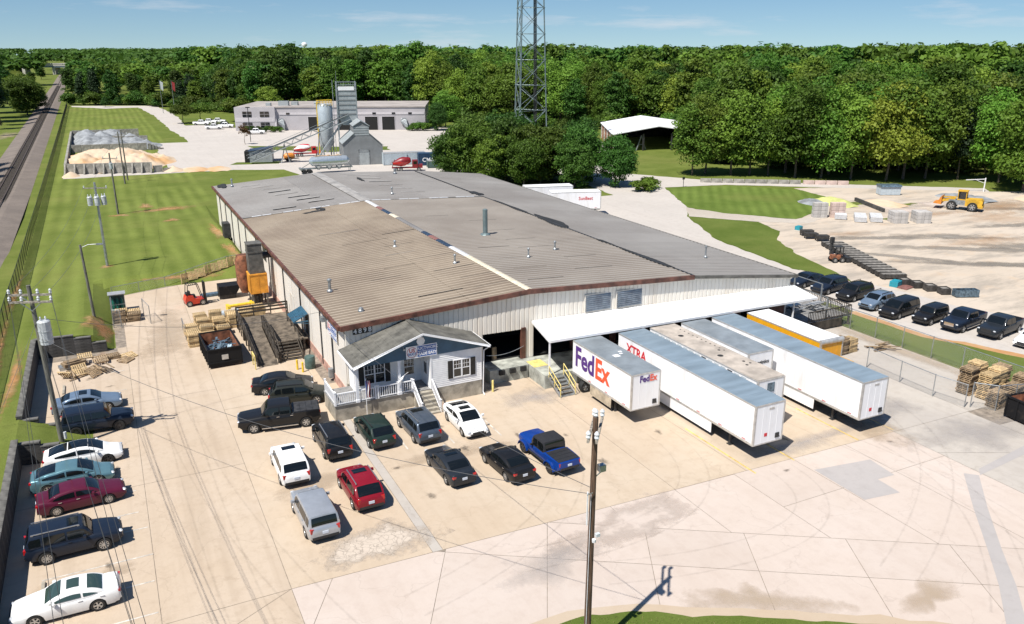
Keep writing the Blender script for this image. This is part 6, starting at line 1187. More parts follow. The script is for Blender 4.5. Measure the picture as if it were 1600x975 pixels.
for k in (-1.1, 1.1):
    for s in (-0.17, 0.17): c = Vector((0.1, 0.05, 11.62))+Vector((0.785, -0.62, 0))*s+d*k; insul(mb, tuple(c), 0.11, 0.36, 0)
insul(mb, (0.1, 0.05, 12.1), 0.11, 0.36, 0); mb.build('insulators', 'insulator', p1)
mb = MB(); mb.box(0.25, 0.55, -0.2, 0.05, 9.6, 9.9); mb.bar((0.1, 0, 9.3), (0.4, -0.1, 9.6), 0.04); mb.bar((-0.05, -0.15, 8.7), (-0.35, -0.2, 8.7), 0.03); mb.build('bracket_box', 'galv', p1)
mb = MB(); mb.lathe([(0.09, 0), (0.09, 0.14)], 8, (0.05, -0.22, 6.3)); mb.box(0.15, 0.35, -0.25, -0.1, 6.5, 6.65); mb.tube((-0.15, -0.12, 0.1), (-0.1, -0.1, 8.6), 0.015, 5); mb.tube((-0.3, -0.15, 7.2), (-0.3, -0.15, 8.8), 0.035, 6); mb.build('pole_fittings', 'insulator', p1)
p2 = thing('utility_pole', 'grey wooden utility pole with two crossarms and one large transformer beside the parked cars', 'utility pole', (-20.15, -0.3, 0.55)); mb = MB(); mb.tube((0, 0, -0.4), (-0.25, 0, 11.4), 0.18, 12, 0.13); mb.build('shaft', 'pole_grey', p2, smooth=True)
dx = Vector((0.93, -0.36, 0))
for z, q in ((10.75, 0.0), (10.35, -0.35)):
    c = Vector((-0.25, q, z)); mb = MB(); mb.bar(c-dx*1.35, c+dx*1.35, 0.10, 0.13)
    for k in (-1.3, -0.55, 0.5, 1.3): insul(mb, tuple(c+dx*k+Vector((0, 0, 0.06))), 0.10, 0.34, 1)
    mb.bar(c+dx*0.7-Vector((0, 0, 0)), c-Vector((0, 0, 0.6)), 0.05, m=2); mb.bar(c-dx*0.7, c-Vector((0, 0, 0.6)), 0.05, m=2); mb.build('crossarm', ['crossarm_wood', 'insulator', 'galv'], p2)
xfmr(p2, (0.25, -0.35, 7.4), 0.40, 1.55)
mb = MB(); mb.lathe([(0.1, 0.2), (0.1, 0.7)], 8, (0.25, -0.1, 0.1)); mb.build('meter', 'insulator', p2)
p3 = thing('utility_pole', 'pale utility pole carrying three small transformers on the lawn', 'utility pole', (-16.35, 49.8, gz(-16.35, 49.8))); mb = MB(); mb.tube((0, 0, -0.2), (0, 0, 10.4), 0.17, 12, 0.12); mb.build('shaft', 'galv', p3, smooth=True)
for s in (-0.75, 0.0, 0.75): xfmr(p3, (s, -0.35-0.2*(s == 0), 7.7), 0.30, 1.0)
c = Vector((0, 0, 9.7)); mb = MB(); mb.bar(c-dx*1.4, c+dx*1.4, 0.09, 0.12); [insul(mb, tuple(c+dx*k), 0.08, 0.3, 1) for k in (-1.3, 0.1, 1.3)]; mb.build('crossarm', ['crossarm_wood', 'insulator'], p3)
mb = MB(); mb.bar((-1, -0.35, 8.4), (1, -0.35, 8.4), 0.08, 0.1); mb.build('transformer_bracket', 'galv', p3)
for i, (x, y, h_, lb) in enumerate([(-14.1, 90.5, 10.3, 'dark utility pole with no transformers in front of the aggregate bins'), (-11.8, 126, 10.6, 'slim utility pole nearest the block wall of the aggregate bins'), (-11.1, 131, 10.5, 'slim utility pole paired behind another before the aggregate bins')]):
    p = thing('utility_pole', lb, 'utility pole', (x, y, 0)); mb = MB(); mb.tube((0, 0, 0), (0, 0, h_), 0.16, 10, 0.11); mb.build('shaft', 'pole_grey', p, smooth=True)
    c = Vector((0, 0, h_-0.9)); mb = MB(); mb.bar(c-dx*1.2, c+dx*1.2, 0.09, 0.12); [insul(mb, tuple(c+dx*k), 0.09, 0.32, 1) for k in (-1.1, 0.0, 1.1)]; mb.build('crossarm', ['crossarm_wood', 'insulator'], p)
    if i == 0: xfmr(p, (0.0, -0.4, h_-2.6), 0.28, 0.9)
lp = thing('lamp_post', 'dark wooden lamp post with a curved arm at the yard corner', 'lamp post', (-17.9, 27.2, gz(-17.9, 27.2))); mb = MB(); mb.tube((0, 0, -0.2), (-0.2, 0, 7.3), 0.15, 10, 0.11); mb.build('shaft', 'pole_grey', lp, smooth=True)
mb = MB(); mb.tube((-0.2, 0, 7.0), (0.5, -0.2, 7.3), 0.035, 6); mb.tube((0.5, -0.2, 7.3), (1.3, -0.4, 7.32), 0.035, 6); mb.obox((1.5, -0.45, 7.3), (0.6, 0.25, 0.14), -0.25); mb.build('lamp_arm', 'galv', lp)
def wire(p, q, sag, label, r=0.011, m='wire', n=22, grp='overhead power lines'):
    p, q = Vector(p), Vector(q); mb = MB(); pts = [p+(q-p)*t+Vector((0, 0, -sag*4*t*(1-t))) for t in [i/n for i in range(n+1)]]
    for a, b_ in zip(pts, pts[1:]): mb.tube(a, b_, r, 5, caps=False)
    return mb.build('power_line', m, None, label=label, cat='power line', group=grp)
A2 = lambda z, q, k: Vector((-20.15-0.25, -0.3+q, 0.55+z+0.3)) + dx*k
for z, q, k, e in ((10.75, 0, -1.3, (-15.4, -62, 12.4)), (10.75, 0, 1.3, (-13.6, -62, 12.4)), (10.35, -0.35, -1.3, (-15.0, -62, 11.6)), (10.35, -0.35, 1.3, (-13.0, -62, 11.6)), (8.2, 0, 0.2, (-12.6, -62, 9.6)), (7.6, 0, 0.2, (-12.4, -62, 8.9))):
    wire(A2(z, q, k), e, 1.6, 'thin overhead wire from the transformer pole towards the street', m='wire_dark')
for k in (-1.3, 0.1, 1.3): wire(A2(10.75, 0, k), Vector((-16.35, 49.8, 10.9))+dx*k, 1.2, 'thin overhead wire between the two transformer poles')
for k in (-1.1, 1.1): wire(Vector((-16.35, 49.8, 10.9))+dx*k, Vector((-14.1, 90.5, 9.7))+dx*k, 0.8, 'thin overhead wire over the left lawn', m='wire_dark')
for k in (-1.1, 1.1): wire(Vector((-14.1, 90.5, 9.7))+dx*k, Vector((-11.8, 126, 10.0))+dx*k, 0.8, 'thin overhead wire in front of the aggregate bins', m='wire_dark')
wire((1.75, -34, 8.9), (-0.35, 4.9, 5.8), 1.3, 'service wire from the street pole to the warehouse corner', 0.014); wire((1.75, -34, 8.6), (-20.3, -0.5, 8.4), 1.5, 'service wire from the street pole to the transformer pole', 0.014)
wire((-20.3, -0.5, 9.8), (-0.35, 4.9, 5.75), 1.0, 'service wire from the transformer pole to the warehouse wall', 0.015)
mb = MB(); mb.tube((-20.3, -0.5, 9.5), (-24.2, 1.6, 1.7), 0.014, 5); mb.build('guy_wire', 'galv', None, label='guy wire anchoring the transformer pole into the lawn', cat='wire')
# ------------------------------------------------------------------ break deck at the right end
dk = thing('break_deck', 'raised dark timber break deck with railings and an umbrella frame at the warehouse end', 'deck', (0, 0, 0))
mb = MB()
for k in range(24): y = -5.4+k*0.33; mb.box(44.6, 50.4, y, y+0.31, 1.0, 1.06)
mb.build('deck_boards', 'deck_grey', dk)
mb = MB()
for x in (44.8, 47.5, 50.3):
    for y in (-5.3, -1.5, 2.3): mb.box(x-0.08, x+0.08, y-0.08, y+0.08, 0, 1.0)
mb.build('deck_posts', 'ramp_dark', dk)
for (p, q) in (((44.6, -5.4), (50.4, -5.4)), ((50.4, -5.4), (50.4, 2.4)), ((46, 2.4), (50.4, 2.4))):
    mb = MB(); n = max(4, int((abs(q[0]-p[0])+abs(q[1]-p[1]))/0.22))
    mb.bar((*p, 2.1), (*q, 2.1), 0.1, 0.08); mb.bar((*p, 1.2), (*q, 1.2), 0.06, 0.08)
    for k in range(n+1): x, y = p[0]+(q[0]-p[0])*k/n, p[1]+(q[1]-p[1])*k/n; mb.box(x-0.025, x+0.025, y-0.025, y+0.025, 1.06, 2.08)
    mb.build('deck_railing', 'ramp_dark', dk)
mb = MB(); mb.box(45.2, 49.2, -5.5, -5.44, 0.15, 1.0); mb.build('skirt_board', 'ramp_dark', dk)
for x, y in ((50.3, 2.3), (50.3, -1.5), (47, 2.3), (47.0, -5.3)): mb = MB(); mb.box(x-0.06, x+0.06, y-0.06, y+0.06, 1.06, 3.3); mb.build('frame_post', 'steel_grey', dk)
mb = MB(); mb.bar((47, 2.3, 3.3), (50.3, 2.3, 3.3), 0.07); mb.bar((50.3, 2.3, 3.3), (50.3, -1.5, 3.3), 0.07); mb.bar((47, 2.3, 3.3), (47, -5.3, 3.3), 0.07); mb.build('frame_beam', 'steel_grey', dk)
for k in range(6): mb = MB(); mb.box(50.5+k*0.36, 50.84+k*0.36, -2.2, -0.9, 0.85-k*0.16, 0.9-k*0.16); mb.build('deck_step', 'deck_grey', dk)
mb = MB(); mb.bar((50.5, -2.25, 2.0), (52.6, -2.25, 1.0), 0.08); mb.bar((50.5, -0.85, 2.0), (52.6, -0.85, 1.0), 0.08); mb.bar((52.6, -2.25, 0), (52.6, -2.25, 1.0), 0.08); mb.bar((52.6, -0.85, 0), (52.6, -0.85, 1.0), 0.08); mb.build('step_rail', 'ramp_dark', dk)
for i, (x, y) in enumerate(((46.0, -2.0), (48.4, -2.6), (46.6, 0.4))):
    t = thing('picnic_table', 'grey picnic table with benches on the break deck', 'table', (x, y, 1.06), 0.1, 'picnic tables on the deck'); mb = MB(); mb.box(-0.9, 0.9, -0.38, 0.38, 0.72, 0.77); mb.build('tabletop', 'trailer_rail', t)
    for s in (-0.72, 0.72): mb = MB(); mb.box(-0.9, 0.9, s-0.14, s+0.14, 0.42, 0.46); mb.build('bench', 'trailer_rail', t)
    mb = MB()
    for s in (-0.6, 0.6): mb.bar((s, -0.75, 0), (s, 0.25, 0.72), 0.06); mb.bar((s, 0.75, 0), (s, -0.25, 0.72), 0.06); mb.bar((s, -0.8, 0.4), (s, 0.8, 0.4), 0.05)
    mb.build('legs', 'steel_dark', t)
# ------------------------------------------------------------------ aggregate bins and heaps
ab = thing('aggregate_bins', 'open aggregate bins of grey precast blocks with buttresses on the lawn', 'bins')
def blk_row(p, q, h, lab='bin_block', w=0.5, L0=2.1, butt=0):
    p, q = Vector((*p, 0)), Vector((*q, 0)); L = (q-p).length; n = max(1, round(L/L0)); d = (q-p)/n; a = math.atan2(d.y, d.x)
    me = MB().obox((0, 0, h/2), (d.length-0.06, w, h), 0).mesh(lab, 'block_grey')
    for k in range(n): c = p+d*(k+0.5); link(lab, me, ab, (c.x, c.y, 0.0), a)
    if butt:
        bm = MB().extr([(-0.25-1.1, 0), (-0.25, 0), (-0.25, h*0.98)], 'x', -0.16, 0.16).mesh('buttress', 'block_grey')
        for k in range(0, n+1): c = p+d*k; link('buttress', bm, ab, (c.x, c.y, 0), a)
blk_row((-22.9, 146.2), (-5.6, 141.0), 2.3, butt=1); blk_row((-5.4, 141.0), (-3.4, 141.2), 1.5); blk_row((-3.3, 141.2), (-1.4, 141.5), 0.8)
blk_row((-23.0, 147), (-23.2, 233), 2.0, L0=3); blk_row((-23.0, 233.2), (-4.0, 231.0), 2.2, L0=2.4); blk_row((-22.5, 190), (-4.0, 187.5), 2.0, L0=2.4); blk_row((-13, 212), (-2.5, 211), 1.8, L0=2.4)
for k in range(5): blk_row((-3.8+k*0.8, 187.5+k*0.2), (-3.0+k*0.8, 187.6+k*0.2), 1.8-k*0.35, L0=0.9)
def heap(name, label, m, x0, x1, y0, y1, peaks, seed, nx=44, ny=34):
    V, F = [], []
    for j in range(ny+1):
        for i in range(nx+1):
            x, y = x0+(x1-x0)*i/nx, y0+(y1-y0)*j/ny; z = 0
            for px, py, h, r_ in peaks: t_ = math.hypot(x-px, (y-py)*0.6)/r_; z = max(z, h*max(0, 1-t_**1.35)**1.1)
            z += 0.55*noise.fractal(Vector((x*0.45, y*0.3, seed)), 0.9, 2.0, 5)*min(1, z)
            V.append((x, y, z-0.05))
    F = [(j*(nx+1)+i, j*(nx+1)+i+1, (j+1)*(nx+1)+i+1, (j+1)*(nx+1)+i) for j in range(ny) for i in range(nx)]
    mb = MB(); mb.add(V, F); return mb.build(name, m, None, smooth=True, label=label, cat='heap')
heap('sand_heap', 'pale orange sand heap filling the front aggregate bin', 'sand', -23, 1, 143.5, 188, [(-16, 168, 2.9, 10), (-11, 166, 3.1, 10), (-19.5, 160, 2.9, 6), (-8, 158, 2.5, 7), (-4, 163, 1.6, 6), (-14, 152, 2.4, 6)], 1, 70, 60)
heap('stone_heap', 'grey crushed stone heaps in the rear aggregate bins', 'stone_grey', -23, 2, 190, 231, [(-18, 212, 2.9, 6), (-12, 222, 3.3, 6), (-19, 224, 3.2, 5), (-13, 203, 2.6, 6), (-5, 200, 1.4, 6), (-7, 214, 2.2, 5), (-15, 216, 3.2, 5)], 5, 70, 60)
for i, (x, y, r_, h_) in enumerate([(-22.0, 142.3, 1.8, 1.0), (-1.0, 142.5, 2.6, 0.8), (3.5, 141.5, 3.2, 0.7), (8.5, 140, 3.0, 0.6)]): heap('sand_heap', ('small spilled sand heap at the corner of the aggregate bins', 'low spilled sand heap trailing from the end of the aggregate bins')[min(i, 1)], 'sand', x-r_-1, x+r_+1, y-r_-1, y+r_+1, [(x, y, h_, r_)], 9+i, 12, 12)['group'] = 'sand spills'
# ------------------------------------------------------------------ pale depot building
fb = thing('depot_building', 'long pale lilac-grey flat-roofed depot with dark bay doors behind the batching plant', 'building', (27.2, 234, 0), R(-23.3))
BH = 7.9; WL = 63.5
mb = MB(); mb.box(0, WL, 0.0, 30, 0, BH-0.35); mb.build('wall', 'far_wall', fb)
mb = MB(); mb.box(-0.2, WL+0.2, -0.25, 30.2, BH-0.35, BH); mb.build('roof', 'far_roof', fb)
mb = MB(); mb.box(14.2, WL-0.3, -0.14, -0.01, 5.2, 5.95); mb.build('pale_band', 'far_wall_light', fb)
mb = MB(); mb.box(-0.5, 13.0, -1.2, -0.02, 0, BH-0.1); mb.build('office_block', 'far_wall', fb); mb = MB(); mb.box(-0.3, 12.8, -1.27, -1.21, 3.0, 4.4); mb.build('pale_band', 'far_wall_light', fb)
mb = MB(); mb.extr([(-1.8, 0), (0, 0), (0, 7.2), (-0.2, 7.2)], 'x', 12.9, 13.3); mb.build('fin_wall', 'far_wall_light', fb)
for x in (2.2, 8.0):
    for z in (1.0, 4.6):
        mb = MB(); mb.box(x, x+3.0, -1.32, -1.28, z, z+1.8); w_ = mb.build('window', 'glass_dark', fb); mb = MB(); mb.box(x+1.46, x+1.54, -1.36, -1.33, z, z+1.8); mb.box(x, x+3.0, -1.36, -1.33, z+0.86, z+0.94); mb.build('mullion', 'far_wall', w_)
for x in (16.5, 27.5, 45.6, 52.2, 57.8): mb = MB(); mb.box(x, x+1.2, -0.22, -0.15, 5.3, 5.9); mb.build('window', 'glass_dark', fb)
for x in (23.8, 33.6, 43.0, 48.8):
    mb = MB(); mb.box(x, x+4.3, -0.06, -0.02, 0.05, 4.5); q = mb.build('bay_door', 'interior_dark', fb); mb = MB()
    for a in (x-0.15, x+4.3): mb.box(a, a+0.15, -0.12, -0.02, 0, 4.6)
    mb.box(x-0.15, x+4.45, -0.12, -0.02, 4.5, 4.65); mb.build('door_frame', 'far_wall_light', q)
for x, lab in ((13.8, 0), (55.3, 1)): mb = MB(); mb.add([(x, -0.6, 3.0), (x+0.0, -0.1, 3.0), (x+2.3, -0.1, 0.1), (x+2.3, -1.6, 0.1), (x, -0.1, 4.0), (x+1.8, -0.9, 3.6), (x+2.3, -1.6, 1.8)], [(0, 1, 4, 5), (0, 5, 6, 3), (1, 2, 3, 0), (4, 2, 6, 5)]); mb.lathe([(1.15, -0.6), (1.15, -0.05)], 18, (x+1.0, 0, 2.9), 'y'); mb.build('stair_hood', 'steel_grey', fb)
for i, (x, y, a, b_, h_) in enumerate([(9, 4, 1.6, 1.6, 1.0), (13, 5, 3.4, 2.2, 1.5), (17, 7, 2.2, 2, 1.2), (26, 6, 1.8, 1.8, 1.4)]):
    mb = MB()
    if i < 3: mb.box(x, x+a, y, y+b_, BH, BH+h_)
    else: mb.lathe([(1.0, 0), (0.9, 0.8), (1.1, 0.9), (0.9, 1.4)], 14, (x, y, BH))
    mb.build('rooftop_unit', 'plant_light', fb)
shr = None
# ------------------------------------------------------------------ concrete batching plant
bp_ = thing('batching_house', 'dark grey gabled batching house with stepped upper tower and pale door', 'building', (36.2, 132.6, 0), R(-10))
mb = MB(); mb.extr([(0, 0), (9.3, 0), (9.3, 4.6), (6.2, 7.4), (6.2, 9.2), (4.4, 10.2), (2.6, 9.2), (2.6, 7.4), (0, 5.2)], 'y', 0, 9); mb.build('wall', 'plant_grey', bp_)
mb = MB()
for (a, b_) in (((-0.3, 5.0), (2.65, 7.5)), ((9.6, 4.4), (6.15, 7.5)), ((2.4, 9.1), (4.4, 10.3)), ((6.4, 9.1), (4.4, 10.3))): mb.add([(a[0], -0.25, a[1]), (b_[0], -0.25, b_[1]), (b_[0], 9.2, b_[1]), (a[0], 9.2, a[1]), (a[0], -0.25, a[1]+0.12), (b_[0], -0.25, b_[1]+0.12), (b_[0], 9.2, b_[1]+0.12), (a[0], 9.2, a[1]+0.12)], [(0,3,2,1),(4,5,6,7),(0,1,5,4),(1,2,6,5),(2,3,7,6),(3,0,4,7)])
mb.build('roof', 'plant_light', bp_)
for k in range(4): mb = MB(); mb.box(2.55, 6.25, -0.06, -0.01, 7.0+k*0.55, 7.4+k*0.55); mb.build('cladding_band', 'plant_light', bp_)
mb = MB(); mb.box(3.7, 5.9, -0.07, -0.01, 0, 3.0); q = mb.build('door', 'plant_light', bp_); mb = MB(); mb.box(3.5, 3.7, -0.1, -0.01, 0, 3.6); mb.box(5.9, 6.1, -0.1, -0.01, 0, 3.6); mb.box(3.5, 6.1, -0.1, -0.01, 3.0, 3.6); mb.build('door_frame', 'steel_grey', q)
tw = thing('aggregate_tower', 'tall ribbed blue-grey aggregate tower with top railing rising above the batching house', 'tower', (40.2, 142.0, 0), R(-14))
mb = MB(); mb.extr([(-2.2, 10.6), (-1.2, 8.8), (1.2, 8.8), (2.2, 10.6), (2.2, 17.4), (-2.2, 17.4)], 'y', -2.0, 2.0); mb.build('bin', 'plant_light', tw)
for k in range(6): mb = MB(); mb.box(-2.3, 2.3, -2.1, 2.1, 11.3+k*1.1, 11.55+k*1.1); mb.build('rib', 'plant_grey', tw)
mb = MB(); mb.box(-1.9, 1.9, -2.14, -2.11, 17.0, 17.9); mb.build('top_panel', 'white_paint', tw)
mb = MB()
for s in (-2.3, 2.3):
    for y in (-2.1, 2.1): mb.box(s-0.15, s+0.15, y-0.15, y+0.15, 0, 19.0); 
for z in (18.2, 18.9):
    for a, b_ in (((-2.3, -2.1), (2.3, -2.1)), ((2.3, -2.1), (2.3, 2.1)), ((2.3, 2.1), (-2.3, 2.1)), ((-2.3, 2.1), (-2.3, -2.1))): mb.bar((*a, z), (*b_, z), 0.08)
for k in range(9): x = -2.3+k*0.575; mb.bar((x, -2.1, 17.4), (x, -2.1, 18.9), 0.05); mb.bar((-2.3, -2.1+k*0.525, 17.4), (-2.3, -2.1+k*0.525, 18.9), 0.05)
mb.bar((-3.2, -1.4, 0), (-3.2, -1.4, 19.4), 0.12); mb.bar((-3.2, -0.7, 0), (-3.2, -0.7, 19.4), 0.12)
for k in range(40): mb.bar((-3.2, -1.4, 0.4+k*0.48), (-3.2, -0.7, 0.4+k*0.48), 0.05)
mb.bar((-2.2, -1, 18), (-2.2, -1, 21.5), 0.06); mb.build('frame_and_ladder', 'galv', tw)
sl = thing('cement_silo', 'tall pale blue cement silo with yellow top rail on steel legs', 'silo', (36.4, 149, 0)); mb = MB(); mb.lathe([(0.25, 1.4), (1.9, 3.8), (1.9, 13.0), (1.6, 13.4)], 22); mb.build('shell', 'silo', sl, smooth=True)
for a in range(4): t_ = math.pi/4+a*math.pi/2; mb = MB(); mb.tube((1.8*math.cos(t_), 1.8*math.sin(t_), 0), (1.8*math.cos(t_), 1.8*math.sin(t_), 4.2), 0.16, 8); mb.build('leg', 'steel_grey', sl)
mb = MB()
for k in range(16): t_ = k*math.pi/8; t2 = (k+1)*math.pi/8; a, b_ = (1.95*math.cos(t_), 1.95*math.sin(t_)), (1.95*math.cos(t2), 1.95*math.sin(t2)); mb.bar((*a, 14.3), (*b_, 14.3), 0.09); mb.bar((*a, 13.8), (*b_, 13.8), 0.07); mb.bar((*a, 13.0), (*a, 14.3), 0.07)
mb.bar((-1.95, 0, 0.5), (-1.95, 0, 14.0), 0.1); mb.bar((-1.95, 0.5, 0.5), (-1.95, 0.5, 14.0), 0.1); mb.build('top_rail', 'yellow_safety', sl)
cv = thing('conveyor', 'long inclined lattice conveyor rising to the aggregate tower', 'conveyor'); a, b_ = Vector((16.5, 146.2, 0.9)), Vector((40.0, 139.5, 10.8)); dd = (b_-a).normalized(); sd = dd.cross(Vector((0, 0, 1))).normalized(); up_ = sd.cross(dd)
mb = MB()
for s in (-0.75, 0.75):
    for h_ in (-0.6, 0.6): mb.bar(a+sd*s+up_*h_, b_+sd*s+up_*h_, 0.16)
    n = 22; L = (b_-a).length
    for k in range(n): p, q = a+dd*L*k/n+sd*s, a+dd*L*(k+1)/n+sd*s; mb.bar(p-up_*0.6, q+up_*0.6, 0.09) if k % 2 else mb.bar(p+up_*0.6, q-up_*0.6, 0.09)
mb.build('truss', 'plant_light', cv); mb = MB(); mb.bar(a+up_*0.75, b_+up_*0.75, 1.3, 0.12); mb.build('belt', 'steel_dark', cv); mb = MB(); mb.bar(a+up_*1.3+sd*0.9, b_+up_*1.3+sd*0.9, 0.08); mb.bar(a+up_*0.6+sd*0.95, b_+up_*0.6+sd*0.95, 0.5, 0.08); mb.build('walkway', 'galv', cv)
mb = MB()
for t_ in (0.35, 0.7): p = a+(b_-a)*t_; [mb.bar(p+sd*s, Vector((p.x+s*1.5, p.y, 0)), 0.16) for s in (-0.7, 0.7)]
mb.bar((31, 140.5, 0), (38.6, 141, 9.5), 0.35); mb.build('supports', 'plant_light', cv)
fbin = thing('feed_bunker', 'low feed bunker with sloping grey roof at the conveyor foot', 'bunker', (16.5, 148.5, 0), R(-15)); mb = MB(); mb.extr([(0, 0), (5.8, 0), (5.8, 3.2), (0.4, 2.6)], 'y', 0, 5); mb.build('walls', 'plant_light', fbin); mb = MB(); mb.add([(0.2, -0.3, 2.65), (6.1, -0.3, 3.3), (6.1, 5.3, 3.3), (0.2, 5.3, 2.65), (0.2, -0.3, 2.8), (6.1, -0.3, 3.45), (6.1, 5.3, 3.45), (0.2, 5.3, 2.8)], [(0,3,2,1),(4,5,6,7),(0,1,5,4),(1,2,6,5),(2,3,7,6),(3,0,4,7)]); mb.build('roof', 'cap_blue', fbin); mb = MB(); mb.box(-0.7, 0.3, -0.2, 4, 0, 2.7); mb.build('dark_end', 'interior_dark', fbin)
# tanker trailer, mixers, containers
tk = thing('tanker_trailer', 'silver bulk tanker trailer parked behind the warehouse roof', 'trailer', (29.6, 123.2, 0.02), R(-3)); mb = MB(); mb.lathe([(0.35, -4.4), (1.0, -3.8), (1.15, -2.0), (1.15, 2.2), (1.0, 4.0), (0.3, 4.6)], 18, (0.6, 0, 2.6), 'x'); mb.build('tank', 'tank_silver', tk, smooth=True)
mb = MB()
for x in (-1.8, 0.6, 2.8): mb.lathe([(0.9, 1.7), (0.25, 0.7)], 12, (x, 0, 0))
mb.build('discharge_cones', 'tank_silver', tk, smooth=True); mb = MB(); mb.box(-5.8, 5.8, -0.5, 0.5, 0.95, 1.2); mb.bar((-5.6, 0, 1.2), (-3.4, 0, 2.4), 0.12); mb.bar((5.6, 0, 1.2), (4.6, 0, 2.3), 0.12); mb.box(-6, -5.6, -1.2, 1.2, 0.9, 1.3); mb.bar((5.2, -0.8, 0), (5.2, -0.8, 1), 0.12); mb.bar((5.2, 0.8, 0), (5.2, 0.8, 1), 0.12); mb.build('frame', 'galv', tk)
mb = MB(); mb.box(-2.5, 3.5, -0.3, 0.3, 3.74, 3.8)
for x in (-1.5, 0.6, 2.6): mb.lathe([(0.3, 0), (0.3, 0.15)], 10, (x, 0, 3.78))
mb.build('catwalk', 'sand', tk)
tm, rm = wheel_meshes(0.5, 0.3, 'six')
for x in (-5.0, -3.8):
    for s in (-1, 1): q = link('wheel', None, tk, (x, s*1.05, 0.5), rz=0 if s > 0 else math.pi); link('tyre', tm, q); link('rim', rm[1], q)
mat('mixer_dark', (0.20, 0.012, 0.016), 0.4, var=0.15)
def mixer(label, loc, rz, drum, cabm='mixer_red'):
    t = thing('mixer_truck', label, 'truck', loc, rz, 'concrete mixer trucks'); t.scale = (0.86,)*3; prof = [(0.45, -2.6), (1.15, -0.6), (1.2, 0.4), (0.8, 1.9), (0.5, 2.3)]
    for k, m in enumerate(drum):
        mb = MB(); n = len(drum); a0, a1 = 2*math.pi*k/n, 2*math.pi*(k+1)/n; V = []; seg = 5
        for r_, h_ in prof:
            for j in range(seg+1): t_ = a0+(a1-a0)*j/seg+h_*0.25; V.append((h_, r_*math.cos(t_), r_*math.sin(t_)))
        mb.add(V, [(i*(seg+1)+j, i*(seg+1)+j+1, (i+1)*(seg+1)+j+1, (i+1)*(seg+1)+j) for i in range(4) for j in range(seg)]); o = mb.build('drum_panel', m, t, (-0.6, 0, 2.45), smooth=True); o.rotation_euler = (0, R(-12), 0)
    mb = MB(); mb.lathe([(0.48, -2.65), (0.46, -2.55)], 14, (0, 0, 0), 'x'); o = mb.build('drum_mouth', 'steel_dark', t, (-0.6, 0, 2.45)); o.rotation_euler = (0, R(-12), 0)
    mb = MB(); mb.extr([(2.0, 0.8), (4.6, 0.8), (4.6, 1.7), (3.6, 1.85), (3.3, 2.9), (2.0, 2.9)], 'y', -1.05, 1.05) if False else mb.box(2.0, 3.4, -1.05, 1.05, 0.8, 2.85); mb.box(3.4, 4.7, -0.85, 0.85, 0.8, 1.75); mb.build('cab', cabm, t)
    mb = MB(); mb.box(3.41, 3.44, -0.9, 0.9, 1.85, 2.65); mb.box(2.3, 3.2, -1.07, -1.055, 1.85, 2.6); mb.box(2.3, 3.2, 1.055, 1.07, 1.85, 2.6); mb.build('cab_windows', 'glass_car', t)
    mb = MB(); mb.box(-3.4, 4.4, -0.45, 0.45, 0.75, 1.05); mb.bar((-3.3, 0.3, 1), (-2.6, 0.3, 3.0), 0.15); mb.bar((-3.3, -0.3, 1), (-2.6, -0.3, 3.0), 0.15); mb.add([(-3.0, -0.4, 2.9), (-3.0, 0.4, 2.9), (-3.9, 0.25, 1.7), (-3.9, -0.25, 1.7)], [(0, 1, 2, 3)]); mb.build('frame_and_chute', cabm, t)
    for x in (-2.2, -1.0, 3.7):
        for s in (-1, 1): q = link('wheel', None, t, (x, s*0.95, 0.5), rz=0 if s > 0 else math.pi); link('tyre', tm, q); link('rim', rm[0], q)
    return t
mixer('mixer truck with red, white and blue striped drum behind the conveyor', (31.8, 154.5, 0.02), R(-12), ['ink_white', 'mixer_red', 'ink_white', 'mixer_red', 'mixer_blue', 'mixer_blue'])
mixer('all dark red mixer truck between the batching house and the tree clump', (46.2, 117.8, 0.02), R(-18), ['mixer_dark', 'mixer_dark', 'mixer_red', 'mixer_dark'], 'mixer_dark')
mixer('red mixer truck with green drum half hidden behind the batching house', (47.5, 145, 0.02), R(70), ['green_tank', 'container_green', 'green_tank', 'container_green'])
def container(label, loc, rz, m, L=6.1, H_=2.6, txt=None):
    t = thing('shipping_container', label, 'container', loc, rz, 'containers at the batching plant'); mb = MB(); n = int(L/0.28)
    for k in range(n): a = -L/2+L*k/n; mb.box(a, a+L/n*0.55, -1.22, 1.22, 0.15, H_-0.1)
    mb.box(-L/2+0.05, L/2-0.05, -1.17, 1.17, 0.12, H_-0.08); mb.build('walls', m, t); mb = MB(); mb.box(-L/2, L/2, -1.22, 1.22, H_-0.1, H_); mb.build('roof', 'trailer_rail' if m != 'container_blue' else m, t); mb = MB()
    for x in (-L/2, L/2): [mb.box(x-0.08, x+0.08, y-0.08, y+0.08, 0, H_) for y in (-1.2, 1.2)]
    mb.build('corner_posts', m, t)
    if txt: text('lettering', txt, 1.35, 'ink_white', t, (0, -1.24, 1.35), FRONT, 0.015)
    return t
container('pale grey container with blue door panels behind the dark red mixer', (47.6, 129.2, 0), R(-12), 'container_grey', 5.5, 2.9); container('second pale grey container beside the blue one', (52.6, 128.4, 0), R(-12), 'container_grey', 4.6, 2.9); container('dark blue container with white lettering next to the tree clump', (56.2, 124.6, 0), R(-14), 'container_blue', 8.0, 2.9, 'CMA.COM')
container('low dark green bin in front of the lettered blue container', (55.2, 120.0, 0), R(-14), 'container_green', 5.0, 1.7)
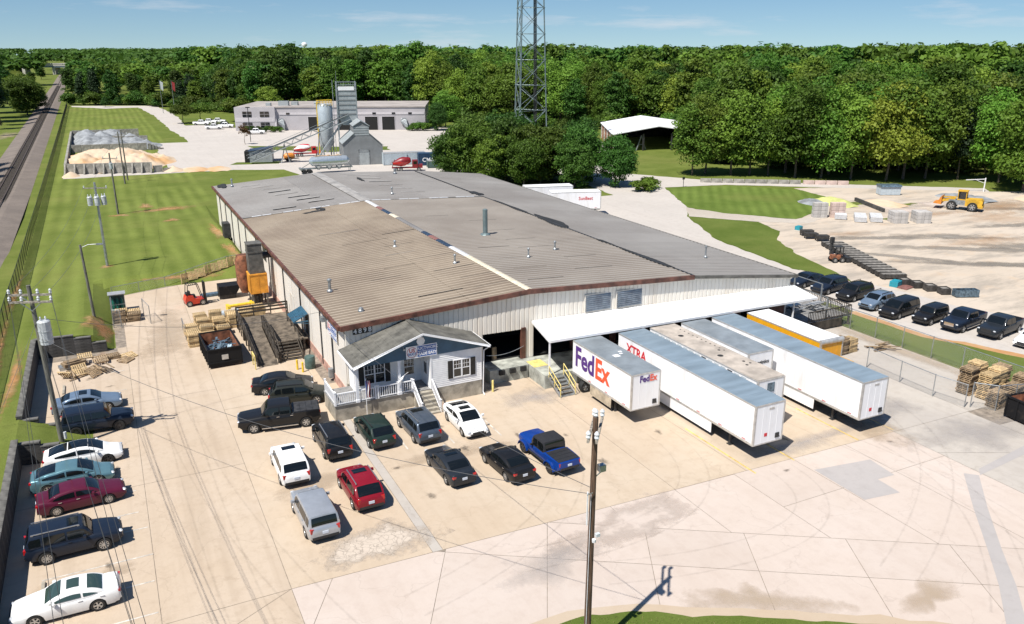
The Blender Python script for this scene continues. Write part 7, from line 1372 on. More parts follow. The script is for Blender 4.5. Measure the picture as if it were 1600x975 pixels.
om = thing('compressor_trailer', 'small orange towable machine beside the conveyor foot', 'machine', (26.2, 146.8, 0.02), 0.2); mb = MB(); mb.lathe([(0.5, -1.3), (0.8, -0.8), (0.8, 0.8), (0.5, 1.3)], 12, (0, 0, 1.2), 'x'); mb.build('drum', 'orange_machine', om); mb = MB(); mb.box(-1.6, 2.4, -0.5, 0.5, 0.5, 0.65); mb.build('frame', 'steel_dark', om)
for s in (-1, 1): q = link('wheel', None, om, (-0.3, s*0.8, 0.5), rz=0 if s > 0 else math.pi); link('tyre', tm, q); link('rim', rm[0], q)
WG = 'white pickups at the depot'
for x, y, h_, lb in ((18.5, 262, -25, 'white pickup parked nearest the shade tree at the depot'), (21.6, 266, -25, 'white pickup between two others at the depot lawn'), (25.0, 268, -20, 'white crew cab at the end of the depot lawn row'), (20.5, 243, -20, 'white pickup in the middle of the depot forecourt'), (24.8, 247, -22, 'white pickup beside the depot planting bed'), (30.5, 219, -15, 'white pickup passing the depot fin wall')): car('pickup', 'white', lb, x, y, h_, 'pickup_truck', WG, 'pickup', tonneau='plastic_black', plate=False)
car('minivan', 'white', 'white van parked at the forest edge behind the tower', 122, 178, -25, 'van', 'vehicles at the forest edge', 'van', plate=False); car('suv', 'jeep', 'blue car between white vehicles at the forest edge', 120.5, 173, -25, group='vehicles at the forest edge', plate=False); car('suv', 'white', 'white car parked before the blue car at the forest edge', 116.5, 169, -25, group='vehicles at the forest edge', plate=False); car('suv', 'charcoal', 'dark SUV at the left corner of the depot office', 25.5, 253, 60, group='vehicles at the depot', plate=False)
car('pickup', 'red', 'red pickup glimpsed behind the lattice tower', 103, 190, -30, 'pickup_truck', None, 'pickup', plate=False)
# flagpoles
for i, (x, y, m) in enumerate(((10.5, 330, 'ink_white'), (14.6, 322, 'sign_red'))):
    t = thing('flagpole', ('flagpole with pale flag before the dark evergreens', 'flagpole with red flag before the dark evergreens')[i], 'flagpole', (x, y, 0)); mb = MB(); mb.tube((0, 0, 0), (0, 0, 14), 0.12, 8, 0.06); mb.build('staff', 'galv', t); mb = MB(); mb.add([(0, 0, 13.6), (1.3, 0.1, 12.8), (1.1, 0.15, 9.2), (0, 0, 10.4)], [(0, 1, 2, 3)]); mb.build('cloth', m, t)
lpp = thing('lamp_post', 'slim lamp post on the drive in front of the depot office', 'lamp post', (25.0, 196, 0)); mb = MB(); mb.tube((0, 0, 0), (0, 0, 10), 0.1, 8); mb.box(-0.6, 0.6, -0.2, 0.2, 9.9, 10.2); mb.build('shaft', 'steel_dark', lpp)
# ------------------------------------------------------------------ lattice tower
tw = thing('lattice_tower', 'tall three-legged steel lattice communications tower rising behind the tree clump', 'tower', (81.2, 124.6, 0), R(12))
def leg(a, z): r_ = 5.2*(1-z/150); return Vector((r_*math.cos(R(90+120*a)), r_*math.sin(R(90+120*a)), z))
TOP = 62; secs = [0]; z = 0
while z < TOP: z += 6.0 if z < 36 else 4.4; secs.append(min(z, TOP))
for a in range(3):
    mb = MB()
    for z0, z1 in zip(secs, secs[1:]): mb.tube(leg(a, z0), leg(a, z1), 0.16, 8, caps=False); mb.lathe([(0.27, -0.1), (0.27, 0.1)], 8, tuple(leg(a, z1)))
    mb.build('leg', 'tower_steel', tw)
for a in range(3):
    mb = MB(); b_ = (a+1) % 3
    for z0, z1 in zip(secs, secs[1:]):
        if z1-z0 < 1: continue
        zm = (z0+z1)/2; mb.tube(leg(a, z0), leg(b_, z1), 0.07, 6); mb.tube(leg(b_, z0), leg(a, z1), 0.07, 6); mb.tube(leg(a, z1), leg(b_, z1), 0.06, 6)
    mb.build('bracing', 'tower_steel', tw)
mb = MB(); c = Vector((0.2, 0.4, 0))
for k in range(7): mb.tube((0.9+0.12*k, -1.6-0.05*k, 0), (0.6+0.10*k, -1.1-0.05*k, TOP), 0.055, 6)
mb.build('cable_run', 'steel_dark', tw)
mb = MB()
for s in (-0.25, 0.25): mb.tube((-2.4+s, 0.2, 0), (-1.3+s, 0.2, TOP), 0.05, 6)
for k in range(130): t_ = k/130; mb.tube((-2.65+1.1*t_, 0.2, TOP*t_), (-2.15+1.1*t_, 0.2, TOP*t_), 0.03, 4)
mb.build('ladder', 'tower_steel', tw)
# ------------------------------------------------------------------ open shed with white roof
sh = thing('open_shed', 'open-sided storage shed with bright white gable roof by the forest edge', 'shed', (109.5, 127.5, 0))
ax, ay = Vector((0.88, -0.2, 0)).normalized(), Vector((0.46, 0.89, 0)).normalized(); LW, LD = 25, 36
def sp(i, j, z): p = ax*i+ay*j; return (p.x, p.y, z)
mb = MB(); mb.add([sp(-0.8, -1, 4.5), sp(LW/2, -1, 6.4), sp(LW/2, LD, 6.4), sp(-0.8, LD, 4.5)] + [sp(-0.8, -1, 4.72), sp(LW/2, -1, 6.62), sp(LW/2, LD, 6.62), sp(-0.8, LD, 4.72)], [(0,3,2,1),(4,5,6,7),(0,1,5,4),(1,2,6,5),(2,3,7,6),(3,0,4,7)]); mb.add([sp(LW+0.8, -1, 4.5), sp(LW/2, -1, 6.4), sp(LW/2, LD, 6.4), sp(LW+0.8, LD, 4.5)] + [sp(LW+0.8, -1, 4.72), sp(LW/2, -1, 6.62), sp(LW/2, LD, 6.62), sp(LW+0.8, LD, 4.72)], [(0,3,2,1),(4,5,6,7),(0,1,5,4),(1,2,6,5),(2,3,7,6),(3,0,4,7)]); mb.build('roof', 'white_roof', sh)
mb = MB(); mb.add([sp(LW, 0, 0), sp(LW, LD, 0), sp(LW, LD, 4.4), sp(LW, 0, 4.4)], [(0, 1, 2, 3)]); mb.add([sp(0, LD-0.5, 0), sp(LW, LD-0.5, 0), sp(LW, LD-0.5, 5), sp(0, LD-0.5, 5)], [(0, 1, 2, 3)]); mb.build('back_wall', 'steel_dark', sh)
for k in range(9): mb = MB(); p = sp(0, k*LD/8.2, 0); mb.box(p[0]-0.3, p[0]+0.3, p[1]-0.6, p[1]+0.6, 0, 4.45); mb.build('side_panel', 'rust' if k % 2 else 'foundation', sh)
for k in range(4): mb = MB(); p = sp(k*LW/3, 0, 0); mb.box(p[0]-0.2, p[0]+0.2, p[1]-0.2, p[1]+0.2, 0, 4.5); mb.build('post', 'steel_dark', sh)
car('pickup', 'white', 'white pickup parked under the white-roofed shed', 113.5, 131.5, 60, 'pickup_truck', None, 'pickup', plate=False)
af = thing('a_frame', 'dark steel A-frame stand at the mouth of the white-roofed shed', 'frame', (117.5, 126.5, 0)); mb = MB(); mb.bar((-1.6, 0, 0), (0, 0, 4), 0.2); mb.bar((1.6, 0, 0), (0, 0, 4), 0.2); mb.bar((-0.9, 0, 1.6), (0.9, 0, 1.6), 0.15); mb.bar((0, 1.8, 0), (0, 0, 4), 0.2); mb.build('legs', 'steel_grey', af)
# ------------------------------------------------------------------ storage yard on the right
ld = thing('wheel_loader', 'yellow articulated wheel loader with raised bucket in the gravel yard', 'loader', (117.0, 30.2, 0.02), R(118)); ld.scale = (0.92,)*3
mb = MB(); mb.extr([(-3.4, 0.9), (-0.6, 0.9), (-0.6, 2.2), (-3.2, 2.3), (-3.5, 1.8)], 'y', -1.1, 1.1); mb.build('engine_hood', 'loader_yellow', ld); mb = MB(); mb.box(-3.53, -3.5, -0.75, 0.75, 1.1, 1.95); mb.build('radiator_grille', 'black_metal', ld)
mb = MB(); mb.box(-3.6, -2.9, -1.25, 1.25, 0.7, 1.2); mb.build('counterweight', 'loader_yellow', ld)
mb = MB(); mb.box(-0.6, 1.0, -0.85, 0.85, 1.0, 1.9); mb.box(0.8, 2.2, -0.7, 0.7, 0.8, 1.9); mb.build('front_frame', 'steel_grey', ld)
cb = MB(); cb.box(-0.7, 0.8, -0.85, 0.85, 1.9, 2.1); cb.box(-0.8, 0.9, -0.95, 0.95, 3.5, 3.65); [cb.box(x-0.06, x+0.06, y-0.06, y+0.06, 2.1, 3.5) for x in (-0.64, 0.74) for y in (-0.79, 0.79)]; cab = cb.build('cab', 'loader_yellow', ld); mb = MB(); mb.box(-0.6, 0.7, -0.8, 0.8, 2.1, 3.48); mb.build('cab_glass', 'glass_dark', cab)
mb = MB()
for s in (-0.55, 0.55): mb.bar((1.2, s, 2.0), (3.4, s, 1.5), 0.25, 0.4)
mb.bar((1.0, 0, 2.3), (3.2, 0, 2.2), 0.2); mb.build('lift_arms', 'loader_yellow', ld)
mb = MB(); mb.extr([(3.3, 0.9), (4.6, 1.0), (4.7, 1.1), (3.9, 1.3), (3.6, 2.2), (3.3, 2.4)], 'y', -1.5, 1.5); mb.build('bucket', 'orange_machine', ld)
tm2, rm2 = wheel_meshes(0.85, 0.65, 'six')
for x in (-1.9, 1.6):
    for s in (-1, 1): q = link('wheel', None, ld, (x, s*1.1, 0.85), rz=0 if s > 0 else math.pi); link('tyre', tm2, q); link('rim', rm2[0], q)
sd_ = thing('storage_box', 'small blue-grey metal storage box at the back of the gravel yard', 'box', (118.6, 46.6, 0), R(-26)); mb = MB(); mb.box(-1.9, 1.9, -1, 1, 0.1, 1.6); mb.build('walls', 'container_grey', sd_); mb = MB(); mb.extr([(-1.2, 1.6), (1.2, 1.6), (1.0, 1.95), (-1.0, 1.95)], 'x', -2, 2); mb.build('lid', 'steel_blue', sd_)
heap('sulphur_heap', 'pale yellow-green powder heap at the lawn edge of the yard', 'sulfur', 97, 107, 40, 50, [(102, 44.6, 1.15, 3.2), (100.8, 45.4, 0.9, 2.2)], 31, 30, 30); heap('gravel_heap', 'small grey gravel heap beside the yellow-green heap', 'stone_grey', 95, 102, 43, 49, [(98.6, 46.0, 1.0, 2.2)], 33, 18, 18)
for i, (x, y, r_, h_, m, lb) in enumerate([(139, 27, 5, 1.6, 'sand', 'low sandy spoil mound at the right side of the yard'), (146, 22, 6, 1.9, 'sand', 'broad sandy spoil mound beyond the wheel loader'), (128, 37, 4, 0.8, 'stone_grey', 'low grey gravel mound behind the wheel loader'), (110, 40, 3, 0.7, 'sand', 'small sandy mound near the blue-grey storage box')]): heap('spoil_mound', lb, m, x-r_-1, x+r_+1, y-r_-1, y+r_+1, [(x, y, h_, r_), (x+r_*0.4, y-r_*0.3, h_*0.7, r_*0.6)], 50+i, 26, 26)
def block_stack(x, y, nx, nz, m, label, rz=0, ny=1, s=(1.15, 1.15, 0.62)):
    g = 'stacks of paving blocks in the yard'; me = MB().box(-s[0]/2+0.02, s[0]/2-0.02, -s[1]/2+0.02, s[1]/2-0.02, 0.0, s[2]-0.04).mesh('block_pack', m)
    c, si = math.cos(rz), math.sin(rz)
    for i in range(nx):
        for j in range(ny):
            for k in range(nz): a, b_ = i*s[0], j*s[1]; link('block_pack', me, None, (x+a*c-b_*si, y+a*si+b_*c, 0.02+k*s[2]), rz, label, 'block pack', g)
block_stack(89.4, 36.6, 2, 4, 'block_stack', 'grey strapped pack of paving blocks beside pink packs', R(-26)); block_stack(92.0, 35.3, 2, 4, 'block_stack_pink', 'pinkish strapped pack of paving blocks beside grey packs', R(-26))
block_stack(97.2, 27.4, 2, 3, 'block_stack', 'pale pack of blocks in the left white stack by the loader', R(-26), 2); block_stack(100.6, 25.8, 2, 3, 'block_stack', 'pale pack of blocks in the right white stack by the loader', R(-26), 2)
for i, (x, y, L_) in enumerate(((92.0, 33.8, 1.8), (94.0, 31.6, 4.2), (96.2, 30.4, 4.0))):
    t = thing('slab_stack', ('short stack of pale concrete slabs beside the pink block packs', 'long stack of white concrete slabs in the yard', 'long stack of white concrete slabs in the yard')[i], 'slab stack', (x, y, 0.02), R(-26+70), 'slab stacks in the yard')
    for k in range(4): mb = MB(); mb.box(-L_/2, L_/2, -0.9, 0.9, 0.1+k*0.2, 0.25+k*0.2); mb.build('slab', 'cap_white', t)
g = 'dark casting moulds in a row'
for k in range(15):
    f = k/14; x, y = 75.6+(68.9-75.6)*f, 20.2+(4.6-20.2)*f
    t = thing('casting_mould', 'long dark steel casting mould in the row across the gravel yard', 'mould', (x, y, 0.02), R(-24), g); mb = MB(); mb.box(-1.5, 1.5, -0.42, 0.42, 0.15, 0.62); mb.build('side_plates', 'mold_dark', t); mb = MB(); mb.box(-1.45, 1.45, -0.34, 0.34, 0.625, 0.66); mb.build('top', 'mold_top', t); mb = MB()
    for a in (-1.2, 1.2): mb.box(a-0.1, a+0.1, -0.5, 0.5, 0, 0.15); mb.box(a-0.05, a+0.05, -0.5, -0.42, 0.1, 0.7)
    mb.build('feet', 'mold_dark', t)
for k, (x, y) in enumerate(((77.6, 27.0), (76.6, 25.2), (76.9, 23.4))): t = thing('casting_mould', 'small dark steel mould on legs at the lawn end of the row', 'mould', (x, y, 0.02), R(-24), g); mb = MB(); mb.box(-0.9, 0.9, -0.5, 0.5, 0.3, 0.85); mb.build('side_plates', 'mold_dark', t); mb = MB(); [mb.box(a-0.06, a+0.06, b_-0.06, b_+0.06, 0, 0.3) for a in (-0.8, 0.8) for b_ in (-0.4, 0.4)]; mb.build('feet', 'mold_dark', t)
for k, (x, y) in enumerate(((67.9, 2.2), (68.2, 0.7), (68.4, -0.8), (68.7, -2.4))): t = thing('square_mould', 'small square dark mould set out on the drive edge', 'mould', (x, y, 0.02), R(-24), 'square moulds on the drive edge'); mb = MB(); [mb.box(*b_) for b_ in ((-0.55, -0.47, -0.55, 0.55, 0.1, 0.75), (0.47, 0.55, -0.55, 0.55, 0.1, 0.75), (-0.47, 0.47, -0.55, -0.47, 0.1, 0.75), (-0.47, 0.47, 0.47, 0.55, 0.1, 0.75), (-0.5, 0.5, -0.5, 0.5, 0.0, 0.1))]; mb.build('frame', 'mold_dark', t); mb = MB(); mb.box(-0.46, 0.46, -0.46, 0.46, 0.6, 0.66); mb.build('top', 'mold_top', t)
t = thing('trough', 'long dark blue-grey steel trough at the end of the square moulds', 'trough', (69.9, -4.2, 0.02), R(-24)); mb = MB(); mb.box(-1.3, 1.3, -0.5, -0.42, 0.1, 0.85); mb.box(-1.3, 1.3, 0.42, 0.5, 0.1, 0.85); mb.box(-1.3, -1.22, -0.42, 0.42, 0.1, 0.85); mb.box(1.22, 1.3, -0.42, 0.42, 0.1, 0.85); mb.box(-1.25, 1.25, -0.45, 0.45, 0.05, 0.12); mb.build('walls', 'steel_blue', t)
for i, (x, y, m, a) in enumerate(((66.4, 2.2, 'teal', 0.6), (79.6, 30.6, 'teal', 0.5))): mb = MB(); mb.box(-a, a, -a*0.8, a*0.8, 0, a*1.1); mb.box(-a*0.8, a*0.8, -a*0.6, a*0.6, a*1.1, a*1.2); mb.build('crate', m, None, (x, y, 0.02), 0.3, label=('teal plastic crate by the nearest casting moulds', 'teal crate at the lawn corner of the yard')[i], cat='crate')
mb = MB(); mb.box(-0.9, 0.9, -0.6, 0.6, 0.0, 0.12); mb.build('red_mat', 'cap_red', None, (66.9, 1.2, 0.02), 0.2, label='dull red flat panel lying under the teal crate', cat='panel')
sk = thing('skid_steer', 'small orange and dark skid steer beside the row of moulds', 'loader', (69.3, 13.6, 0.02), R(-20)); mb = MB(); mb.box(-0.9, 0.5, -0.4, 0.4, 0.4, 0.95); mb.build('body', 'rust', sk); mb = MB(); [mb.box(x-0.05, x+0.05, y-0.05, y+0.05, 1.1, 2.0) for x in (-0.5, 0.5) for y in (-0.4, 0.4)]; mb.box(-0.6, 0.6, -0.5, 0.5, 2.0, 2.08); mb.build('cab_frame', 'steel_dark', sk); mb = MB(); mb.box(0.9, 1.5, -0.8, 0.8, 0.15, 0.7); mb.bar((0.2, -0.5, 1.0), (1.0, -0.5, 0.5), 0.1); mb.bar((0.2, 0.5, 1.0), (1.0, 0.5, 0.5), 0.1); mb.build('bucket', 'steel_dark', sk)
tm3, rm3 = wheel_meshes(0.35, 0.25, 'six')
for x in (-0.6, 0.4):
    for s in (-1, 1): q = link('wheel', None, sk, (x, s*0.58, 0.35), rz=0 if s > 0 else math.pi); link('tyre', tm3, q); link('rim', rm3[0], q)
gt = thing('bar_gate', 'white swing bar gate on a post at the far edge of the gravel yard', 'gate', (138.0, 40.5, 0)); gt.scale = (0.75,)*3; mb = MB(); mb.bar((0, 0, 0), (0, 0, 3.6), 0.2); mb.bar((0, 0, 3.3), (-4.6, 2.2, 3.1), 0.16); mb.bar((0, 0, 2.2), (-2.2, 1.1, 3.1), 0.1); mb.build('bars', 'white_paint', gt)
for i, (p, q, m) in enumerate((((96, 74.6), (113, 63.4), 'block_grey'), ((113.4, 63.2), (121, 58.2), 'block_stack_pink'))):
    t = thing('block_kerb', ('low wall of grey precast barrier blocks along the far drive', 'low wall of pinkish precast barrier blocks along the far drive')[i], 'wall'); P, Q = Vector((*p, 0)), Vector((*q, 0)); n = int((Q-P).length/2.2); me = MB().obox((0, 0, 0.4), (2.1, 0.6, 0.8)).mesh('barrier_block', m); an = math.atan2((Q-P).y, (Q-P).x)
    for k in range(n): c = P+(Q-P)*(k+0.5)/n; link('barrier_block', me, t, (c.x, c.y, 0), an)
t = thing('retaining_kerb', 'long dark timber kerb beside the yellow-green heap', 'kerb'); mb = MB(); mb.bar((107.5, 44.5, 0.3), (103, 34.5, 0.3), 0.4, 0.7); mb.build('timber', 'block_dark', t)
mb = MB(); mb.bar((0, 0, 0), (0, 0, 2.2), 0.3); mb.box(-0.25, 0.25, -0.2, 0.2, 1.6, 2.4); mb.build('control_post', 'steel_dark', None, (71.6, 16.8, 0.02), label='dark control post near the moulds', cat='post'); mb = MB(); mb.tube((0, 0, 0), (0, 0, 2.0), 0.06, 6); mb.box(-0.3, 0.3, -0.02, 0.02, 1.5, 2.0); mb.build('sign_post', 'steel_dark', None, (89.0, 71.2, 0.02), label='small dark sign post where the drive meets the striped lawn', cat='sign')
# ------------------------------------------------------------------ overpass far down the railway
br = thing('road_overpass', 'concrete road overpass crossing the railway far away', 'bridge', (-60, 940, 0), R(-26)); mb = MB(); mb.box(-60, 34, -6, 6, 9.6, 11.2); mb.build('deck', 'bridge', br); mb = MB(); mb.box(-60, 34, -6.2, -5.9, 11.2, 12.3); mb.box(-60, 34, 5.9, 6.2, 11.2, 12.3); mb.build('parapet', 'bridge', br); mb = MB(); mb.box(-18, 30, -5.8, 5.8, 8.2, 9.6); mb.build('girders', 'steel_blue', br)
for x in (-17, 14): mb = MB(); mb.box(x-1.5, x+1.5, -5, 5, 0, 8.4); mb.build('pier', 'bridge', br)
mb = MB(); mb.add([(-60, -8, 0), (-18, -8, 0), (-18, 8, 0), (-60, 8, 0), (-60, -8, 9.5), (-26, -8, 9.5), (-26, 8, 9.5), (-60, 8, 9.5)], [(0,3,2,1),(4,5,6,7),(0,1,5,4),(1,2,6,5),(2,3,7,6),(3,0,4,7)]); mb.build('embankment', 'grass', br)
mb = MB(); mb.bar((60, 845, 13), (150, 800, 13.5), 0.3, 1.0); mb.bar((60, 845, 10.5), (150, 800, 11), 2, 1.0); [mb.bar((60+k*9, 845-k*4.5, 0), (60+k*9, 845-k*4.5, 13), 0.6) for k in range(11)]; mb.build('guard_rail', 'galv', None, label='distant highway guard rail showing above the left trees', cat='guard rail')
t = thing('water_tower', 'tiny white water tower on the horizon', 'water tower', (520, 2300, 0)); mb = MB(); mb.lathe([(0.5, 30), (7, 33), (8, 38), (6, 42), (0.5, 44)], 16); mb.build('bowl', 'white_paint', t); mb = MB(); mb.tube((0, 0, 0), (0, 0, 31), 1.8, 10); mb.build('stem', 'white_paint', t)
# ------------------------------------------------------------------ trees
def crown(seed, rx, rz, zc, nclump, nleaf, leaf, m, cone=0.0, hang=0.5, clump_r=None, flat=0.2, low=-0.55):
    r = np.random.RandomState(seed); V = []; cr = clump_r or rx*0.30
    lob = [(np.array([0, 0, zc]), np.array([rx*0.72, rx*0.72, rz*0.86]))]
    for _ in range(6):
        a = r.uniform(0, 6.28); h = r.uniform(-0.45, 0.55); k = rx*r.uniform(0.35, 0.55); lob.append((np.array([math.cos(a)*k, math.sin(a)*k, zc+rz*h]), np.array([rx*r.uniform(0.38, 0.55)]*2+[rz*r.uniform(0.32, 0.5)])))
    cs = []
    for i in range(nclump):
        c, s = lob[0] if r.rand() < 0.35 else lob[r.randint(1, len(lob))]
        d = r.normal(size=3); d /= np.linalg.norm(d)
        if d[2] < low: d[2] *= -0.5
        p = c+d*s*r.uniform(0.72, 1.05)
        if cone:
            t = (p[2]-(zc-rz))/(2*rz); k = max(0.12, 1-cone*t); p[0] *= k; p[1] *= k
        cs.append((p, cr*r.uniform(0.6, 1.25)))
    for p, q in cs:
        n = nleaf; d = r.normal(size=(n, 3)); d /= np.linalg.norm(d, axis=1)[:, None]; d[:, 2] = np.where(d[:, 2] < -0.4, -d[:, 2]*0.6, d[:, 2])
        c = p+d*q*r.uniform(0.55, 1.08, size=(n, 1))*np.array([1.12, 1.12, 0.8])
        nn = d*0.75+r.normal(size=(n, 3))*0.42+np.array([0, 0, 0.30]); nn /= np.linalg.norm(nn, axis=1)[:, None]
        t = np.cross(nn, r.normal(size=(n, 3))); t /= np.linalg.norm(t, axis=1)[:, None]+1e-9; b = np.cross(nn, t)
        s = leaf*r.uniform(0.6, 1.35, size=(n, 1)); w = s*r.uniform(0.5, 0.9, size=(n, 1))
        quad = np.stack([c-t*s*0.6, c+b*w*0.55+nn*s*0.1, c+t*s*0.65, c-b*w*0.5-nn*s*0.08], axis=1); V.append(quad)
    V = np.concatenate(V).reshape(-1, 3)
    return V
def leaf_mesh(name, V, m):
    n = len(V)//4; me = bpy.data.meshes.new(name); me.vertices.add(len(V)); me.vertices.foreach_set('co', V.astype(np.float32).ravel()); me.loops.add(n*4); me.loops.foreach_set('vertex_index', np.arange(n*4, dtype=np.int32)); me.polygons.add(n); me.polygons.foreach_set('loop_start', np.arange(0, n*4, 4, dtype=np.int32)); me.polygons.foreach_set('loop_total', np.full(n, 4, dtype=np.int32)); me.materials.append(M[m]); me.update(); me.validate(); return me
def trunk(seed, h, r0, spread, m='bark', zl=0.35):
    r = random.Random(seed); mb = MB(); p = Vector((0, 0, -0.3)); rr = r0; n = 5
    for k in range(n):
        q = Vector((r.uniform(-0.2, 0.2), r.uniform(-0.2, 0.2), h*0.86*(k+1)/n)); mb.tube(p, q, rr, 8, rr*0.8, caps=False); 
        if q.z > h*zl:
            for _ in range(2): a = r.uniform(0, 6.28); e = q+Vector((math.cos(a)*spread, math.sin(a)*spread, h*r.uniform(0.06, 0.16))); mb.tube(q, e, rr*0.45, 6, rr*0.12, caps=False)
        p = q; rr *= 0.8
    return mb.mesh('trunk', m, True)
# kinds: crown mesh variants (base heights in metres) with a matching trunk
VAR = {}
def kind(key, variants): VAR[key] = variants
kind('forest', [(leaf_mesh('crown', crown(100+i, 5.6, 9.8, 11.0, 200, 44, 0.60, 'x', low=-0.85), ('leaf_dark', 'leaf_mid', 'leaf_dark', 'leaf_mid')[i % 4]), trunk(i, 18, 0.32, 2.8), 21.0) for i in range(6)])
kind('field', [(leaf_mesh('crown', crown(200+i, 5.9, 8.6, 9.0, 240, 60, 0.44, 'x', low=-0.9), ('leaf_light', 'leaf_mid', 'leaf_light', 'leaf_mid', 'leaf_mid', 'leaf_yellow')[i]), trunk(20+i, 15, 0.26, 2.6, zl=0.2), 18.0) for i in range(6)])
kind('clump', [(leaf_mesh('crown', crown(300+i, 6.0, 6.0, 5.6, 260, 80, 0.36, 'x', clump_r=1.45, low=-0.95), ('leaf_dark', 'leaf_mid')[i % 2]), trunk(40+i, 10, 0.25, 3), 12.5) for i in range(3)])
kind('evergreen', [(leaf_mesh('crown', crown(400+i, 4.2, 8.5, 9.6, 130, 44, 0.5, 'x', cone=0.75), 'leaf_evergreen'), trunk(60+i, 16, 0.25, 1.2), 18.5) for i in range(3)])
kind('small', [(leaf_mesh('crown', crown(500+i, 3.4, 2.5, 4.0, 110, 60, 0.30, 'x'), 'leaf_mid'), trunk(80+i, 5, 0.14, 1.4), 6.7) for i in range(2)])
kind('bush', [(leaf_mesh('crown', crown(600+i, 1.5, 0.9, 0.9, 50, 50, 0.2, 'x', clump_r=0.5, low=-0.9), ('leaf_mid', 'leaf_dark')[i % 2]), trunk(90+i, 1.2, 0.06, 0.5), 1.9) for i in range(2)])
kind('topiary', [(leaf_mesh('crown', crown(650, 1.7, 2.1, 2.1, 80, 60, 0.2, 'x', cone=0.45, clump_r=0.6), 'leaf_dark'), trunk(95, 2.5, 0.08, 0.4), 4.3)])
kind('forest_red', [(leaf_mesh('crown', crown(700, 1.2, 2.2, 2.6, 40, 30, 0.2, 'x', clump_r=0.5), 'leaf_red'), trunk(97, 4, 0.07, 0.5), 4.8)])
tr = random.Random(21)
def tree(k, x, y, h, label, group=None, wide=1.0, name='tree', cat='tree', v=None):
    cm, tm_, bh = VAR[k][v if v is not None else tr.randrange(len(VAR[k]))]; s = h/bh; rz = tr.uniform(0, 6.28)
    t = thing(name, label, cat, (x, y, gz(x, y) if abs(x) < 60 and y < 100 else 0.0), rz, group); t.scale = (s*wide, s*wide, s)
    link('crown', cm, t); link('trunk', tm_, t); return t
# row in front on the right with visible stems
g = 'field trees at the back of the gravel yard'
for x, y, h, w, v in ((100.6, 83.0, 15.5, 1.0, 1), (104.6, 83.5, 17.0, 1.0, 0), (108.5, 79.5, 18.5, 1.0, 2), (112.5, 78.0, 17.0, 1.0, 3), (115.5, 75.5, 17.5, 0.85, 5), (118.5, 70.5, 20.5, 0.95, 1), (123.0, 67.5, 19.5, 1.0, 4), (127.5, 63.5, 19.0, 1.0, 0), (132.2, 58.5, 21.5, 0.95, 5), (137.5, 58.5, 21.5, 1.05, 2), (142.5, 57, 20, 1.0, 0), (151.5, 46.5, 18.5, 1.0, 0), (144.5, 37.0, 19.0, 1.0, 3), (149.0, 32.5, 17.5, 0.9, 5), (155.0, 30.0, 20.0, 1.1, 4), (157.0, 42.0, 20.0, 1.1, 2), (121.5, 76.5, 20.0, 1.0, 2), (129.0, 71.0, 21.0, 1.0, 1)): tree('field', x, y, h, ('yellow-green broadleaf tree among darker ones behind the gravel yard' if v == 5 else ('mid green broadleaf tree with bare stem behind the gravel yard' if v in (1, 3, 4) else 'light green broadleaf tree with bare stem behind the gravel yard')), g, w, v=v)
tree('evergreen', 147.5, 53.0, 15.5, 'dark thin-crowned pine among the light green trees behind the yard', None, 1.0, 'pine_tree', v=0)
g = 'dense tree clump behind the warehouse'
for x, y, h, w in ((51.5, 101.5, 11.5, 0.9), (54.5, 97.0, 13.0, 0.95), (57.5, 103.5, 15.0, 0.95), (60.0, 93.5, 14.5, 0.95), (64.0, 98.0, 15.5, 0.95), (65.5, 88.5, 13.0, 0.95), (70.0, 92.0, 12.5, 0.9), (73.0, 84.0, 13.5, 0.85), (77.0, 78.0, 11.5, 0.8), (75.5, 89.5, 14.0, 0.85), (61.0, 87.0, 10.5, 0.9), (69.0, 80.5, 10.5, 0.9), (56.0, 92.5, 10.5, 0.9)): tree('clump', x, y, h, 'dense rounded dark green tree in the clump below the lattice tower', g, w)
# around the depot
for x, y, h, lb in ((13.2, 272, 7.5, 'round shade tree on the depot lawn by the drive'), (20.0, 277, 7.5, 'round shade tree on the depot lawn by the white pickups'), (33.0, 272, 9.5, 'light shade tree behind the depot office')): tree('small', x, y, h, lb, 'shade trees at the depot', 1.2)
tree('clump', 88.0, 204.5, 10.5, 'dark rounded tree at the right end of the depot', None, 0.75, v=0); tree('field', 95.0, 214.0, 12.5, 'light green tree behind the right end of the depot', None, 1.3, v=0); tree('field', 46, 275, 13, 'light green tree behind the depot roof units', None, 1.2, v=2)
for i, (x, y, s) in enumerate([(29.0+k*1.9, 227.5-k*0.95, 2.0) for k in range(6)] + [(80.5, 207.5, 2.6), (82.5, 206.8, 3.0), (84.5, 205.8, 2.8)]): tree('bush', x, y, s, 'low clipped shrub in the depot planting bed' if i < 6 else 'upright shrub by the depot stair hood', 'depot shrubs' if i < 6 else 'shrubs by the stair hood', 1.0, 'shrub', 'shrub')
tree('topiary', -11.2, 384, 5.0, 'clipped conical evergreen standing alone at the lawn end', None, 1.15, 'clipped_evergreen'); tree('forest_red', 22.5, 190, 6.0, 'small reddish-brown sapling on the plant drive', None, 1.0, 'sapling')
for x, y in ((78.5, 70.5), (80.5, 71.5), (82, 73)): tree('bush', x, y, 2.2, 'rounded shrub where the drive passes the tree clump', 'shrubs by the drive', 1.3, 'shrub', 'shrub', 0)
